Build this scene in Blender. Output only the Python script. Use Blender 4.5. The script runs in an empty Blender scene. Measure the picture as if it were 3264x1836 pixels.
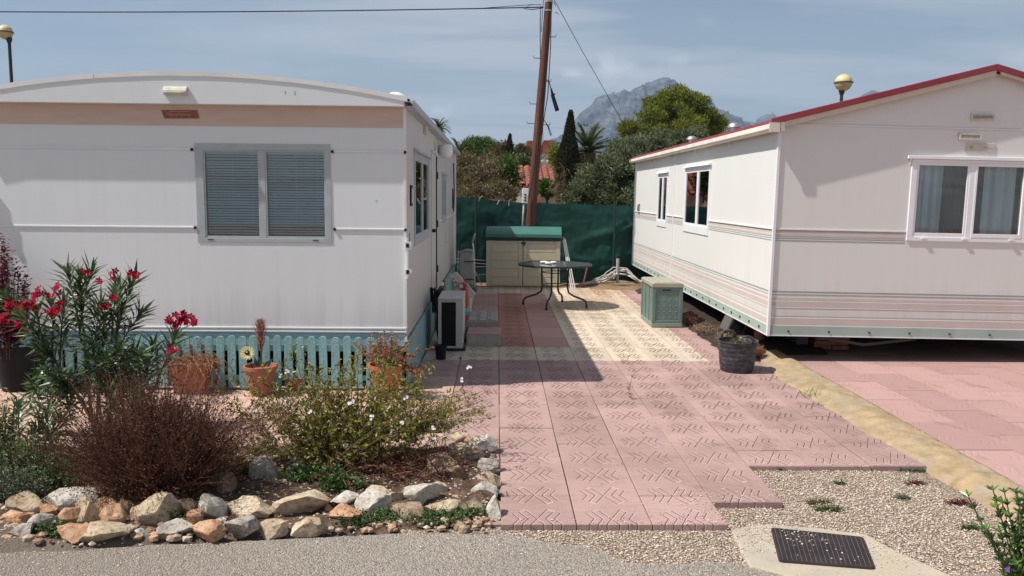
import bpy, bmesh, math, random
from mathutils import Vector, Matrix, noise
random.seed(7)
RND = random.Random(11)
R = math.radians
scene = bpy.context.scene
col = scene.collection
SUN_E, SKY_S, EXPO, HAZE = 5.0, 0.062, 0.24, 0.00017
SKY_TINT = (1.42, 1.36, 1.29); CLOUD_C = (7.7, 8.1, 8.7); CLOUD_B = (10.4, 10.8, 11.2)

# ---------------------------------------------------------------- camera model (units: metres; pixels of a 2576 x 1449 view)
CAM_H, FPX, CX, CY = 1.72, 2600.0, 1632.0, 918.0
PITCH = math.atan(300 / FPX); YAW = 50 / FPX * math.cos(PITCH); ROLL = 0.0095
def cam_basis():
    f = Vector((math.sin(YAW) * math.cos(PITCH), math.cos(YAW) * math.cos(PITCH), -math.sin(PITCH)))
    r0 = Vector((math.cos(YAW), -math.sin(YAW), 0)); u0 = r0.cross(f)
    c, s = math.cos(ROLL), math.sin(ROLL)
    return c * r0 + s * u0, -s * r0 + c * u0, f
CR, CU, CF = cam_basis()
def ray(x, y):
    x *= 3264 / 2576; y *= 3264 / 2576
    return CF + CR * ((x - CX) / FPX) - CU * ((y - CY) / FPX)
def G(x, y, z=0.0):
    d = ray(x, y); t = (z - CAM_H) / d.z; return Vector((d.x * t, d.y * t, z))
def AY(x, y, Y):
    d = ray(x, y); t = Y / d.y; return Vector((d.x * t, Y, CAM_H + d.z * t))
def AX(x, y, X):
    d = ray(x, y); t = X / d.x; return Vector((X, d.y * t, CAM_H + d.z * t))

cd = bpy.data.cameras.new('camera'); cam = bpy.data.objects.new('camera', cd); col.objects.link(cam)
M4 = Matrix((CR, CU, -CF)).transposed().to_4x4(); M4.translation = Vector((0, 0, CAM_H))
cam.matrix_world = M4
cd.sensor_width = 36; cd.lens = FPX / 3264 * 36; cd.clip_start = 0.05; cd.clip_end = 30000
scene.camera = cam

# ---------------------------------------------------------------- node helpers
def new_mat(name):
    m = bpy.data.materials.new(name); m.use_nodes = True
    nt = m.node_tree; nt.nodes.clear()
    return m, nt
def N(nt, t, **kw):
    n = nt.nodes.new(t)
    for k, v in kw.items():
        if k == 'i':
            for a, b in v.items(): n.inputs[a].default_value = b
        else: setattr(n, k, v)
    return n
def L(nt, a, b): nt.links.new(a, b)
def math_n(nt, op, a, b=None, c=None, clamp=False):
    n = N(nt, 'ShaderNodeMath', operation=op, use_clamp=clamp)
    for i, v in enumerate((a, b, c)):
        if v is None: continue
        if isinstance(v, (int, float)): n.inputs[i].default_value = v
        else: L(nt, v, n.inputs[i])
    return n.outputs[0]
def mix_c(nt, fac, a, b, mode='MIX'):
    n = N(nt, 'ShaderNodeMix', data_type='RGBA', blend_type=mode)
    for sock, v in ((n.inputs[0], fac), (n.inputs[6], a), (n.inputs[7], b)):
        if isinstance(v, (int, float)): sock.default_value = v
        elif isinstance(v, tuple): sock.default_value = (*v[:3], 1)
        else: L(nt, v, sock)
    return n.outputs[2]
def ramp(nt, fac, stops, interp='LINEAR'):
    n = N(nt, 'ShaderNodeValToRGB'); e = n.color_ramp.elements; n.color_ramp.interpolation = interp
    while len(e) < len(stops): e.new(0.5)
    for el, (p, c) in zip(e, stops):
        el.position = p; el.color = (*c[:3], 1) if isinstance(c, tuple) else (c, c, c, 1)
    L(nt, fac, n.inputs[0]); return n.outputs[0]
def obj_co(nt, scale=(1, 1, 1)):
    tc = N(nt, 'ShaderNodeNewGeometry'); mp = N(nt, 'ShaderNodeMapping'); mp.inputs['Scale'].default_value = scale
    L(nt, tc.outputs['Position'], mp.inputs['Vector']); return mp.outputs[0]
def noise_n(nt, co, scale, detail=4, rough=0.55, dist=0.0):
    n = N(nt, 'ShaderNodeTexNoise', i={'Scale': scale, 'Detail': detail, 'Roughness': rough, 'Distortion': dist})
    L(nt, co, n.inputs['Vector']); return n.outputs['Fac']
def finish(nt, color, rough=0.6, bump=None, bstr=0.3, bdist=0.01, metal=0.0, spec=0.5, extra=None):
    p = N(nt, 'ShaderNodeBsdfPrincipled')
    if isinstance(color, tuple): p.inputs['Base Color'].default_value = (*color[:3], 1)
    else: L(nt, color, p.inputs['Base Color'])
    if isinstance(rough, (int, float)): p.inputs['Roughness'].default_value = rough
    else: L(nt, rough, p.inputs['Roughness'])
    p.inputs['Metallic'].default_value = metal; p.inputs['Specular IOR Level'].default_value = spec
    if bump is not None:
        b = N(nt, 'ShaderNodeBump', i={'Strength': bstr, 'Distance': bdist}); L(nt, bump, b.inputs['Height'])
        L(nt, b.outputs[0], p.inputs['Normal'])
    o = N(nt, 'ShaderNodeOutputMaterial'); L(nt, p.outputs[0], o.inputs[0]); return p

def simple(name, c, rough=0.55, var=0.12, scale=6.0, bump=0.0, bscale=60.0, metal=0.0, spec=0.4, dirt=None, dscale=2.5, damt=0.5, stretch=(1, 1, 1)):
    """painted / moulded surface: base colour, soft variation, optional patches of dirt, fine bump"""
    m, nt = new_mat(name); co = obj_co(nt, stretch)
    n = noise_n(nt, co, scale, 5)
    lo = tuple(max(0, x * (1 - var)) for x in c); hi = tuple(min(1, x * (1 + var)) for x in c)
    cc = ramp(nt, n, [(0.3, lo), (0.7, hi)])
    if dirt:
        d = noise_n(nt, co, dscale, 8, 0.65)
        f = ramp(nt, d, [(0.45, 0.0), (0.72, damt)])
        cc = mix_c(nt, f, cc, dirt)
    b = noise_n(nt, obj_co(nt), bscale, 3) if bump > 0 else None
    finish(nt, cc, rough, b, bump, 0.01, metal, spec)
    return m

def leafmat(name, cols, rough=0.5, trans=0.25, spec=0.35):
    m, nt = new_mat(name)
    g = N(nt, 'ShaderNodeNewGeometry')
    k = len(cols); c = ramp(nt, g.outputs['Random Per Island'], [(i / max(1, k - 1), cc) for i, cc in enumerate(cols)])
    p = N(nt, 'ShaderNodeBsdfPrincipled', i={'Roughness': rough, 'Specular IOR Level': spec}); L(nt, c, p.inputs['Base Color'])
    t = N(nt, 'ShaderNodeBsdfTranslucent'); L(nt, c, t.inputs['Color'])
    mx = N(nt, 'ShaderNodeMixShader', i={0: trans}); L(nt, p.outputs[0], mx.inputs[1]); L(nt, t.outputs[0], mx.inputs[2])
    o = N(nt, 'ShaderNodeOutputMaterial'); L(nt, mx.outputs[0], o.inputs[0])
    return m

def glassmat(name, tint=(0.75, 0.85, 0.85), fac=0.12):
    m, nt = new_mat(name)
    t = N(nt, 'ShaderNodeBsdfTransparent', i={'Color': (*tint, 1)}); g = N(nt, 'ShaderNodeBsdfGlossy', i={'Roughness': 0.02})
    fr = N(nt, 'ShaderNodeFresnel', i={'IOR': 1.5}); f = math_n(nt, 'MULTIPLY_ADD', fr.outputs[0], 1.0, fac, clamp=True)
    mx = N(nt, 'ShaderNodeMixShader'); L(nt, f, mx.inputs[0]); L(nt, t.outputs[0], mx.inputs[1]); L(nt, g.outputs[0], mx.inputs[2])
    o = N(nt, 'ShaderNodeOutputMaterial'); L(nt, mx.outputs[0], o.inputs[0]); return m

# ---------------------------------------------------------------- object helpers
def tag(o, label=None, cat=None, group=None, kind=None):
    if label: o['label'] = label
    if cat: o['category'] = cat
    if group: o['group'] = group
    if kind: o['kind'] = kind
    return o
def thing(name, label, cat, loc, group=None):
    o = bpy.data.objects.new(name, None); col.objects.link(o); o.location = Vector(loc); o.empty_display_size = 0.1
    return tag(o, label, cat, group)
def wloc(o):
    v = Vector(o.location)
    while o.parent: o = o.parent; v += Vector(o.location)
    return v

class MB:
    """collects geometry in world coordinates; build() links it as ONE object relative to its parent"""
    def __init__(s): s.v = []; s.f = []; s.m = []
    def quad(s, a, b, c, d, m=0):
        i = len(s.v); s.v += [tuple(a), tuple(b), tuple(c), tuple(d)]; s.f.append((i, i + 1, i + 2, i + 3)); s.m.append(m)
    def poly(s, pts, m=0):
        i = len(s.v); s.v += [tuple(p) for p in pts]; s.f.append(tuple(range(i, i + len(pts)))); s.m.append(m)
    def box(s, x0, x1, y0, y1, z0, z1, m=0):
        i = len(s.v)
        s.v += [(x0, y0, z0), (x1, y0, z0), (x1, y1, z0), (x0, y1, z0), (x0, y0, z1), (x1, y0, z1), (x1, y1, z1), (x0, y1, z1)]
        for f in ((0, 3, 2, 1), (4, 5, 6, 7), (0, 1, 5, 4), (1, 2, 6, 5), (2, 3, 7, 6), (3, 0, 4, 7)):
            s.f.append(tuple(i + k for k in f)); s.m.append(m)
        return s
    def bar(s, a, b, w, t, up=(0, 0, 1), m=0):
        a = Vector(a); b = Vector(b); d = (b - a).normalized(); u = Vector(up)
        sd = d.cross(u)
        if sd.length < 1e-5: sd = d.cross(Vector((1, 0, 0)))
        sd.normalize(); u = sd.cross(d).normalized(); i = len(s.v)
        for p in (a, b):
            for p2, q in ((-1, -1), (1, -1), (1, 1), (-1, 1)): s.v.append(tuple(p + sd * (w / 2 * p2) + u * (t / 2 * q)))
        for f in ((3, 2, 1, 0), (4, 5, 6, 7), (0, 1, 5, 4), (1, 2, 6, 5), (2, 3, 7, 6), (3, 0, 4, 7)):
            s.f.append(tuple(i + k for k in f)); s.m.append(m)
        return s
    def tube(s, pts, r, n=8, m=0, caps=True):
        pts = [Vector(p) for p in pts]; k = len(pts)
        rr = r if isinstance(r, (list, tuple)) else [r] * k
        i0 = len(s.v); prev = None
        for j, p in enumerate(pts):
            d = (pts[min(j + 1, k - 1)] - pts[max(j - 1, 0)])
            d = d.normalized() if d.length > 1e-9 else Vector((0, 0, 1))
            if prev is None:
                a = Vector((0, 0, 1)) if abs(d.z) < 0.9 else Vector((1, 0, 0)); u = d.cross(a).normalized()
            else:
                u = prev - d * prev.dot(d)
                u = u.normalized() if u.length > 1e-6 else d.orthogonal().normalized()
            prev = u; w = d.cross(u)
            for q in range(n):
                t = 2 * math.pi * q / n; s.v.append(tuple(p + (u * math.cos(t) + w * math.sin(t)) * rr[j]))
        for j in range(k - 1):
            for q in range(n):
                a = i0 + j * n + q; b = i0 + j * n + (q + 1) % n
                s.f.append((a, b, b + n, a + n)); s.m.append(m)
        if caps:
            s.f.append(tuple(i0 + q for q in range(n - 1, -1, -1))); s.m.append(m)
            s.f.append(tuple(i0 + (k - 1) * n + q for q in range(n))); s.m.append(m)
        return s
    def lathe(s, prof, c, n=20, m=0, sx=1.0, sy=1.0, close=False):
        c = Vector(c); i0 = len(s.v); k = len(prof)
        for (r, z) in prof:
            for q in range(n):
                t = 2 * math.pi * q / n; s.v.append((c.x + r * sx * math.cos(t), c.y + r * sy * math.sin(t), c.z + z))
        for j in range(k - 1 if not close else k):
            j2 = (j + 1) % k
            for q in range(n):
                q2 = (q + 1) % n; s.f.append((i0 + j * n + q, i0 + j * n + q2, i0 + j2 * n + q2, i0 + j2 * n + q)); s.m.append(m)
        if not close:
            if prof[0][0] > 1e-6: s.f.append(tuple(i0 + q for q in range(n - 1, -1, -1))); s.m.append(m)
            if prof[-1][0] > 1e-6: s.f.append(tuple(i0 + (k - 1) * n + q for q in range(n))); s.m.append(m)
        return s
    def prism(s, pts2, y0, y1, m=0, axis='y'):
        """extrude polygon; axis y: pts (x,z); axis x: pts (y,z); axis z: pts (x,y)"""
        n = len(pts2); i = len(s.v)
        f = {'y': lambda p, t: (p[0], t, p[1]), 'x': lambda p, t: (t, p[0], p[1]), 'z': lambda p, t: (p[0], p[1], t)}[axis]
        s.v += [f(p, y0) for p in pts2] + [f(p, y1) for p in pts2]
        s.f.append(tuple(range(i, i + n))); s.m.append(m); s.f.append(tuple(range(i + 2 * n - 1, i + n - 1, -1))); s.m.append(m)
        for k in range(n):
            k2 = (k + 1) % n; s.f.append((i + k, i + n + k, i + n + k2, i + k2)); s.m.append(m)
        return s
    def blob(s, c, r, m=0, sq=(1, 1, 1)):
        """tiny octahedron-ish lump"""
        i = len(s.v); x, y, z = c
        s.v += [(x + r * sq[0], y, z), (x, y + r * sq[1], z), (x - r * sq[0], y, z), (x, y - r * sq[1], z), (x, y, z + r * sq[2]), (x, y, z - r * sq[2])]
        for f in ((0, 1, 4), (1, 2, 4), (2, 3, 4), (3, 0, 4), (1, 0, 5), (2, 1, 5), (3, 2, 5), (0, 3, 5)):
            s.f.append(tuple(i + k for k in f)); s.m.append(m)
    def leaf(s, p, d, ln, w, up=Vector((0, 0, 1)), m=0, bend=0.15, fold=0.0):
        """leaf blade: 2 segments along its length, tapering at both ends"""
        d = d.normalized(); sd = d.cross(up)
        if sd.length < 1e-4: sd = d.orthogonal()
        sd.normalize(); nn = sd.cross(d)
        a = p; b = p + d * (ln * 0.45) + nn * (ln * bend * 0.5); c = p + d * ln - nn * (ln * bend * 0.6)
        i = len(s.v)
        s.v += [tuple(a), tuple(b + sd * w / 2), tuple(c), tuple(b - sd * w / 2)]
        s.f.append((i, i + 1, i + 2, i + 3)); s.m.append(m)
    def build(s, name, mats, parent=None, smooth=False, bevel=0.0, label=None, autos=None):
        me = bpy.data.meshes.new(name)
        off = wloc(parent) if parent else Vector((0, 0, 0))
        if off.length > 0: vs = [(a - off.x, b - off.y, c - off.z) for a, b, c in s.v]
        else: vs = s.v
        me.from_pydata(vs, [], s.f)
        if not isinstance(mats, (list, tuple)): mats = [mats]
        for mm in mats: me.materials.append(mm)
        if len(mats) > 1: me.polygons.foreach_set('material_index', s.m)
        if smooth: me.polygons.foreach_set('use_smooth', [True] * len(me.polygons))
        me.update()
        o = bpy.data.objects.new(name, me); col.objects.link(o)
        if parent: o.parent = parent
        if label: o['label'] = label
        if smooth and autos:
            try: me.set_sharp_from_angle(angle=R(autos))
            except Exception: pass
        if bevel > 0:
            md = o.modifiers.new('bevel', 'BEVEL'); md.width = bevel; md.segments = 2; md.limit_method = 'ANGLE'; md.angle_limit = R(40)
        return o

def dup_tree(o, loc=None, parent=None):
    c = o.copy(); col.objects.link(c)
    if parent: c.parent = parent
    if loc is not None: c.location = Vector(loc)
    for ch in [x for x in bpy.data.objects if x.parent == o]:
        dup_tree(ch, None, c)
    return c
def rv(rnd=RND):
    while True:
        v = Vector((rnd.uniform(-1, 1), rnd.uniform(-1, 1), rnd.uniform(-1, 1)))
        if 0.05 < v.length < 1: return v.normalized()

# ---------------------------------------------------------------- materials
M = {}
def wall_mat(name, c, streak=0.12, dirtc=(0.35, 0.32, 0.26), rib=True):
    m, nt = new_mat(name)
    v = noise_n(nt, obj_co(nt, (9, 9, 0.5)), 1.6, 5, 0.6)            # vertical rain streaks
    w = noise_n(nt, obj_co(nt), 0.9, 4)
    cc = mix_c(nt, ramp(nt, v, [(0.45, 0.0), (0.8, streak)]), c, dirtc)
    cc = mix_c(nt, ramp(nt, w, [(0.35, 0.0), (0.8, streak * 0.8)]), cc, dirtc)
    gz_ = N(nt, 'ShaderNodeNewGeometry'); sz_ = N(nt, 'ShaderNodeSeparateXYZ'); L(nt, gz_.outputs['Position'], sz_.inputs[0])
    low = math_n(nt, 'SUBTRACT', math_n(nt, 'MULTIPLY_ADD', v, 0.55, 0.55), sz_.outputs[2])        # splash grime low on the wall
    cc = mix_c(nt, math_n(nt, 'MULTIPLY', ramp(nt, math_n(nt, 'MULTIPLY', low, 2.5), [(0.0, 0.0), (1.0, 1.0)]), 0.38), cc, dirtc)
    b = None
    if rib:
        g = N(nt, 'ShaderNodeNewGeometry'); sp = N(nt, 'ShaderNodeSeparateXYZ'); L(nt, g.outputs['Position'], sp.inputs[0])
        s1 = math_n(nt, 'SINE', math_n(nt, 'MULTIPLY', sp.outputs[2], 2 * math.pi / 0.018))
        b = math_n(nt, 'ADD', math_n(nt, 'MULTIPLY', s1, 0.3), noise_n(nt, obj_co(nt), 3.0, 2))
    finish(nt, cc, 0.42, b, 0.06, 0.004, 0, 0.4); return m
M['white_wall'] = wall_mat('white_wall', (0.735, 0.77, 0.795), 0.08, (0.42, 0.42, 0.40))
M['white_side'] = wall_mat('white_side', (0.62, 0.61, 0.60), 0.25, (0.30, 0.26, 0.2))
M['cream_wall'] = wall_mat('cream_wall', (0.725, 0.725, 0.70), 0.10, (0.48, 0.44, 0.38))
M['white'] = simple('white_trim', (0.78, 0.78, 0.78), 0.4, 0.05, dirt=(0.5, 0.47, 0.4), damt=0.25)
M['upvc'] = simple('white_upvc', (0.80, 0.81, 0.83), 0.3, 0.03)
M['alu'] = simple('grey_alu', (0.41, 0.455, 0.475), 0.45, 0.08, 12)
M['peach'] = simple('peach_band', (0.60, 0.465, 0.40), 0.5, 0.06, stretch=(1, 1, 4))
M['rust'] = simple('rust_plate', (0.27, 0.10, 0.07), 0.6, 0.25, 40)
M['rust_pale'] = simple('rust_pale', (0.62, 0.42, 0.36), 0.6, 0.1, 30)
M['cream_plastic'] = simple('cream_plastic', (0.60, 0.58, 0.50), 0.5, 0.1, 25, dirt=(0.3, 0.28, 0.2), dscale=20)
M['black'] = simple('black_plastic', (0.014, 0.014, 0.016), 0.65, 0.2, spec=0.2)
M['void'] = simple('dark_void', (0.012, 0.012, 0.012), 0.9, 0.2)
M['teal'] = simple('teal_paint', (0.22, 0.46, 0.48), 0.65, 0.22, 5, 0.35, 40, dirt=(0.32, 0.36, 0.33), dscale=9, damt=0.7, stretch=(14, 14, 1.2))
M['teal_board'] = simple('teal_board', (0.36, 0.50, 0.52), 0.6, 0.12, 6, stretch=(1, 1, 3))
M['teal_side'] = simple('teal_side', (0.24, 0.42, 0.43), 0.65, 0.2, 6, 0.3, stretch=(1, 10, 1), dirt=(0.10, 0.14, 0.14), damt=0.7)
M['glass'] = glassmat('window_glass', (0.88, 0.93, 0.95), 0.05)
M['glass_side'] = glassmat('side_glass', (0.45, 0.55, 0.55), 0.28)
M['blind'] = simple('blind_slat', (0.74, 0.90, 0.99), 0.45, 0.06)
M['curtain'] = simple('curtain_cloth', (0.84, 0.88, 0.88), 0.8, 0.08)
M['curtain_dark'] = simple('curtain_brown', (0.24, 0.22, 0.19), 0.8, 0.15)
M['room'] = simple('room_dark', (0.08, 0.075, 0.07), 0.9, 0.2)
M['green_band'] = simple('sage_band', (0.36, 0.44, 0.40), 0.5, 0.07, dirt=(0.28, 0.33, 0.29), damt=0.4)
M['stripe_dark'] = simple('stripe_green_grey', (0.30, 0.34, 0.33), 0.5, 0.06)
M['stripe_pink'] = simple('stripe_pink', (0.575, 0.50, 0.46), 0.5, 0.06)
M['stripe_pale'] = simple('stripe_pale', (0.78, 0.76, 0.74), 0.45, 0.04)
M['stripe_mid'] = simple('stripe_mid', (0.40, 0.36, 0.34), 0.5, 0.06)
M['red_roof'] = simple('red_roof', (0.26, 0.035, 0.05), 0.45, 0.15, 12, dirt=(0.2, 0.12, 0.1), damt=0.35)
M['soffit'] = simple('cream_soffit', (0.62, 0.52, 0.42), 0.55, 0.08)
M['gutter'] = simple('cream_gutter', (0.74, 0.69, 0.60), 0.4, 0.08, dirt=(0.4, 0.35, 0.27), damt=0.4)
M['metal'] = simple('galvanised', (0.55, 0.55, 0.55), 0.38, 0.1, 12, metal=0.85)
M['brick'] = simple('brick', (0.25, 0.12, 0.07), 0.85, 0.3, 12, 0.4)
M['terracotta'] = simple('terracotta', (0.35, 0.125, 0.075), 0.6, 0.15, 14, 0.1, dirt=(0.30, 0.18, 0.12), dscale=7, damt=0.5)
M['terracotta_o'] = simple('terracotta_orange', (0.45, 0.145, 0.055), 0.55, 0.15, 14, 0.1, dirt=(0.35, 0.15, 0.08), dscale=7, damt=0.5)
M['soil'] = simple('soil', (0.10, 0.055, 0.035), 0.95, 0.5, 22, 0.9, 50)
M['lamp_yellow'] = simple('aged_globe', (0.62, 0.53, 0.27), 0.35, 0.12, 6)
M['lamp_lower'] = simple('aged_globe_lower', (0.48, 0.43, 0.25), 0.35, 0.12, 6)
M['dark_metal'] = simple('dark_metal', (0.03, 0.03, 0.032), 0.5, 0.2)
M['brown_metal'] = simple('brown_tube', (0.035, 0.024, 0.022), 0.4, 0.2)
M['shed'] = simple('khaki_plastic', (0.50, 0.455, 0.345), 0.5, 0.05, 4, 0.05, dirt=(0.35, 0.32, 0.24), damt=0.3)
M['shed_lid'] = simple('green_lid', (0.05, 0.155, 0.128), 0.45, 0.1, 5)
M['net_green'] = None
M['box_green'] = simple('sage_plastic', (0.13, 0.19, 0.178), 0.5, 0.08, 6, dirt=(0.22, 0.24, 0.19), damt=0.35)
M['box_rim'] = simple('sage_rim', (0.22, 0.275, 0.24), 0.5, 0.08, 6, dirt=(0.33, 0.30, 0.20), damt=0.5)
M['box_lid'] = simple('faded_lid', (0.34, 0.34, 0.27), 0.55, 0.1, 3, dirt=(0.36, 0.28, 0.18), dscale=4, damt=0.8, stretch=(1, 5, 1))
M['rubber'] = simple('rubber', (0.035, 0.037, 0.045), 0.6, 0.2, 20, 0.2, 90, dirt=(0.22, 0.22, 0.24), dscale=14, damt=0.55, stretch=(1, 1, 2))
M['red_tin'] = simple('red_paint', (0.40, 0.02, 0.025), 0.35, 0.1)
M['blue_tin'] = simple('blue_label', (0.05, 0.36, 0.50), 0.4, 0.1)
M['ac_white'] = simple('ac_white', (0.47, 0.46, 0.435), 0.45, 0.07, 6, dirt=(0.35, 0.32, 0.25), dscale=8, damt=0.4)
M['concrete'] = simple('concrete', (0.36, 0.33, 0.29), 0.9, 0.15, 10, 0.4, 60, dirt=(0.18, 0.16, 0.14), dscale=4, damt=0.6)
M['concrete_y'] = simple('ochre_concrete', (0.35, 0.255, 0.145), 0.9, 0.25, 9, 1.0, 45, dirt=(0.34, 0.30, 0.245), dscale=5, damt=0.7)
M['concrete_p'] = simple('pale_concrete', (0.42, 0.375, 0.30), 0.9, 0.15, 6, 0.5, 50, dirt=(0.40, 0.30, 0.18), dscale=3, damt=0.6)
M['grey_bag'] = simple('grey_bag', (0.30, 0.30, 0.29), 0.75, 0.15, 9, 0.3, 30)
M['cable_grey'] = simple('grey_cable', (0.38, 0.36, 0.33), 0.6, 0.12)
M['iron'] = simple('cast_iron', (0.035, 0.028, 0.03), 0.55, 0.3, 8, dirt=(0.07, 0.035, 0.03), dscale=3, damt=0.8)
M['iron_ridge'] = simple('worn_ridge', (0.13, 0.11, 0.11), 0.5, 0.3, 20)
M['bark'] = simple('bark', (0.10, 0.075, 0.055), 0.9, 0.3, 12, 0.6, 30)
M['wood_pole'] = None
M['tile_roof'] = simple('clay_tile', (0.27, 0.075, 0.045), 0.8, 0.35, 3.5, 0.2, dirt=(0.20, 0.12, 0.09), dscale=1.8, damt=0.8)
M['render_wall'] = simple('render_wall', (0.52, 0.45, 0.40), 0.85, 0.1)
M['render_white'] = simple('render_white', (0.66, 0.62, 0.55), 0.8, 0.06)

# timber pole with long grain
m, nt = new_mat('timber_pole')
v = noise_n(nt, obj_co(nt, (30, 30, 0.8)), 1.5, 6, 0.6); b = noise_n(nt, obj_co(nt, (60, 60, 1.2)), 1.2, 3)
cc = ramp(nt, v, [(0.3, (0.045, 0.014, 0.008)), (0.55, (0.10, 0.032, 0.016)), (0.75, (0.17, 0.062, 0.032))])
finish(nt, cc, 0.7, b, 0.5, 0.02); M['wood_pole'] = m
# green shade netting
m, nt = new_mat('shade_net')
co = obj_co(nt); w = noise_n(nt, obj_co(nt, (1, 1, 0.4)), 2.2, 6, 0.6); fine = noise_n(nt, co, 120, 2)
cc = ramp(nt, w, [(0.3, (0.001, 0.026, 0.024)), (0.7, (0.003, 0.072, 0.060))])
p = N(nt, 'ShaderNodeBsdfPrincipled', i={'Roughness': 0.7}); L(nt, cc, p.inputs['Base Color'])
bb = N(nt, 'ShaderNodeBump', i={'Strength': 0.3, 'Distance': 0.005}); L(nt, fine, bb.inputs['Height']); L(nt, bb.outputs[0], p.inputs['Normal'])
t = N(nt, 'ShaderNodeBsdfTranslucent'); L(nt, cc, t.inputs[0])
mx = N(nt, 'ShaderNodeMixShader', i={0: 0.25}); L(nt, p.outputs[0], mx.inputs[1]); L(nt, t.outputs[0], mx.inputs[2])
o = N(nt, 'ShaderNodeOutputMaterial'); L(nt, mx.outputs[0], o.inputs[0]); M['net_green'] = m

# concrete paving slabs with a pressed pattern of an X flanked by nested chevrons
MOT_Y0, MOT_P = 4.52, 0.34
def slab_mat(name, c, groove, motif=True, gamt=0.6, stain=(0.3, 0.2, 0.15), x0=0.03, samt=0.45, bs=0.75):
    m, nt = new_mat(name)
    g = N(nt, 'ShaderNodeNewGeometry'); sp = N(nt, 'ShaderNodeSeparateXYZ'); L(nt, g.outputs['Position'], sp.inputs[0])
    X, Y = sp.outputs[0], sp.outputs[1]
    co = obj_co(nt)
    n1 = noise_n(nt, co, 1.7, 6, 0.6); n2 = noise_n(nt, obj_co(nt, (1.2, 9, 1)), 5, 5, 0.65); n3 = noise_n(nt, co, 90, 3)
    isl = g.outputs['Random Per Island']
    base = mix_c(nt, ramp(nt, n1, [(0.35, 0.0), (0.75, samt)]), c, stain)
    base = mix_c(nt, ramp(nt, n2, [(0.48, 0.0), (0.72, 0.55)]), base, stain)
    n4 = noise_n(nt, obj_co(nt, (1, 0.7, 1)), 3.3, 8, 0.72, 0.6)
    base = mix_c(nt, ramp(nt, n4, [(0.56, 0.0), (0.68, 0.5)]), base, tuple(q * 0.55 for q in stain))
    k = math_n(nt, 'MULTIPLY_ADD', isl, 0.22, 0.86)
    k2 = math_n(nt, 'MULTIPLY', k, math_n(nt, 'MULTIPLY_ADD', n3, 0.3, 0.85))
    kk = N(nt, 'ShaderNodeCombineXYZ'); [L(nt, k2, kk.inputs[i]) for i in range(3)]
    base = mix_c(nt, 1.0, base, kk.outputs[0], 'MULTIPLY')
    h = math_n(nt, 'MULTIPLY', n3, 0.15)
    h = math_n(nt, 'ADD', h, math_n(nt, 'MULTIPLY', n2, 0.35))
    if motif:
        u = math_n(nt, 'ABSOLUTE', math_n(nt, 'SUBTRACT', math_n(nt, 'MULTIPLY', math_n(nt, 'FRACT', math_n(nt, 'DIVIDE', math_n(nt, 'SUBTRACT', X, x0), 0.4)), 0.4), 0.2))
        v = math_n(nt, 'ABSOLUTE', math_n(nt, 'SUBTRACT', math_n(nt, 'MULTIPLY', math_n(nt, 'FRACT', math_n(nt, 'ADD', math_n(nt, 'DIVIDE', math_n(nt, 'SUBTRACT', Y, MOT_Y0), MOT_P), 0.5)), MOT_P), MOT_P / 2))
        S = 0.047
        w = math_n(nt, 'SUBTRACT', u, math_n(nt, 'MULTIPLY', v, 0.48))
        d = math_n(nt, 'MULTIPLY', math_n(nt, 'ABSOLUTE', math_n(nt, 'SUBTRACT', math_n(nt, 'FRACT', math_n(nt, 'ADD', math_n(nt, 'DIVIDE', w, S), 0.5)), 0.5)), S)
        line = math_n(nt, 'SMOOTH_MIN', 1.0, math_n(nt, 'MULTIPLY', math_n(nt, 'SUBTRACT', 0.0085, d), 190), 0.0)
        line = math_n(nt, 'MAXIMUM', line, 0.0)
        inr = math_n(nt, 'MULTIPLY', math_n(nt, 'GREATER_THAN', w, -S * 0.4), math_n(nt, 'LESS_THAN', w, S * 2.4))
        vmax = math_n(nt, 'SUBTRACT', 0.128, math_n(nt, 'MULTIPLY', w, 0.55))
        inv = math_n(nt, 'LESS_THAN', v, vmax)
        mask = math_n(nt, 'MULTIPLY', math_n(nt, 'MULTIPLY', line, inr), inv)
        # short cross strokes that close the chevrons
        dv = math_n(nt, 'ABSOLUTE', math_n(nt, 'SUBTRACT', v, vmax))
        cl = math_n(nt, 'MULTIPLY', math_n(nt, 'MULTIPLY', math_n(nt, 'LESS_THAN', dv, 0.007), math_n(nt, 'GREATER_THAN', w, 0.0)), math_n(nt, 'LESS_THAN', w, S))
        mask = math_n(nt, 'MAXIMUM', mask, cl)
        br = ramp(nt, noise_n(nt, co, 7.0, 3), [(0.35, 0.35), (0.6, 1.0)])
        gd = math_n(nt, 'MULTIPLY', math_n(nt, 'MULTIPLY', mask, br), gamt)
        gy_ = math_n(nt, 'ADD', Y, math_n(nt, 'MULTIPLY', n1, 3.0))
        gcol = mix_c(nt, ramp(nt, math_n(nt, 'DIVIDE', gy_, 14.0), [(0.46, 0.0), (0.58, 1.0)]), tuple(min(0.8, q * 1.30 + 0.05) for q in c), groove)  # near grooves paler: sunlit groove walls put into the colour; far ones dirt-dark
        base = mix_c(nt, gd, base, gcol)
        h = math_n(nt, 'SUBTRACT', h, math_n(nt, 'MULTIPLY', mask, 1.3))
    finish(nt, base, 0.85, h, bs, 0.011, 0, 0.25); return m
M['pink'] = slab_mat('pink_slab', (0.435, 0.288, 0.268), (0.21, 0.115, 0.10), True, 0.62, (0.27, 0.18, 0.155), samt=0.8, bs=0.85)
M['pink_plain'] = slab_mat('pink_plain', (0.46, 0.27, 0.24), (0.2, 0.1, 0.08), False, 0, (0.38, 0.26, 0.2))
M['pink_dirty'] = slab_mat('pink_dirty', (0.42, 0.20, 0.16), (0.10, 0.05, 0.035), True, 0.9, (0.30, 0.15, 0.10))
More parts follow.
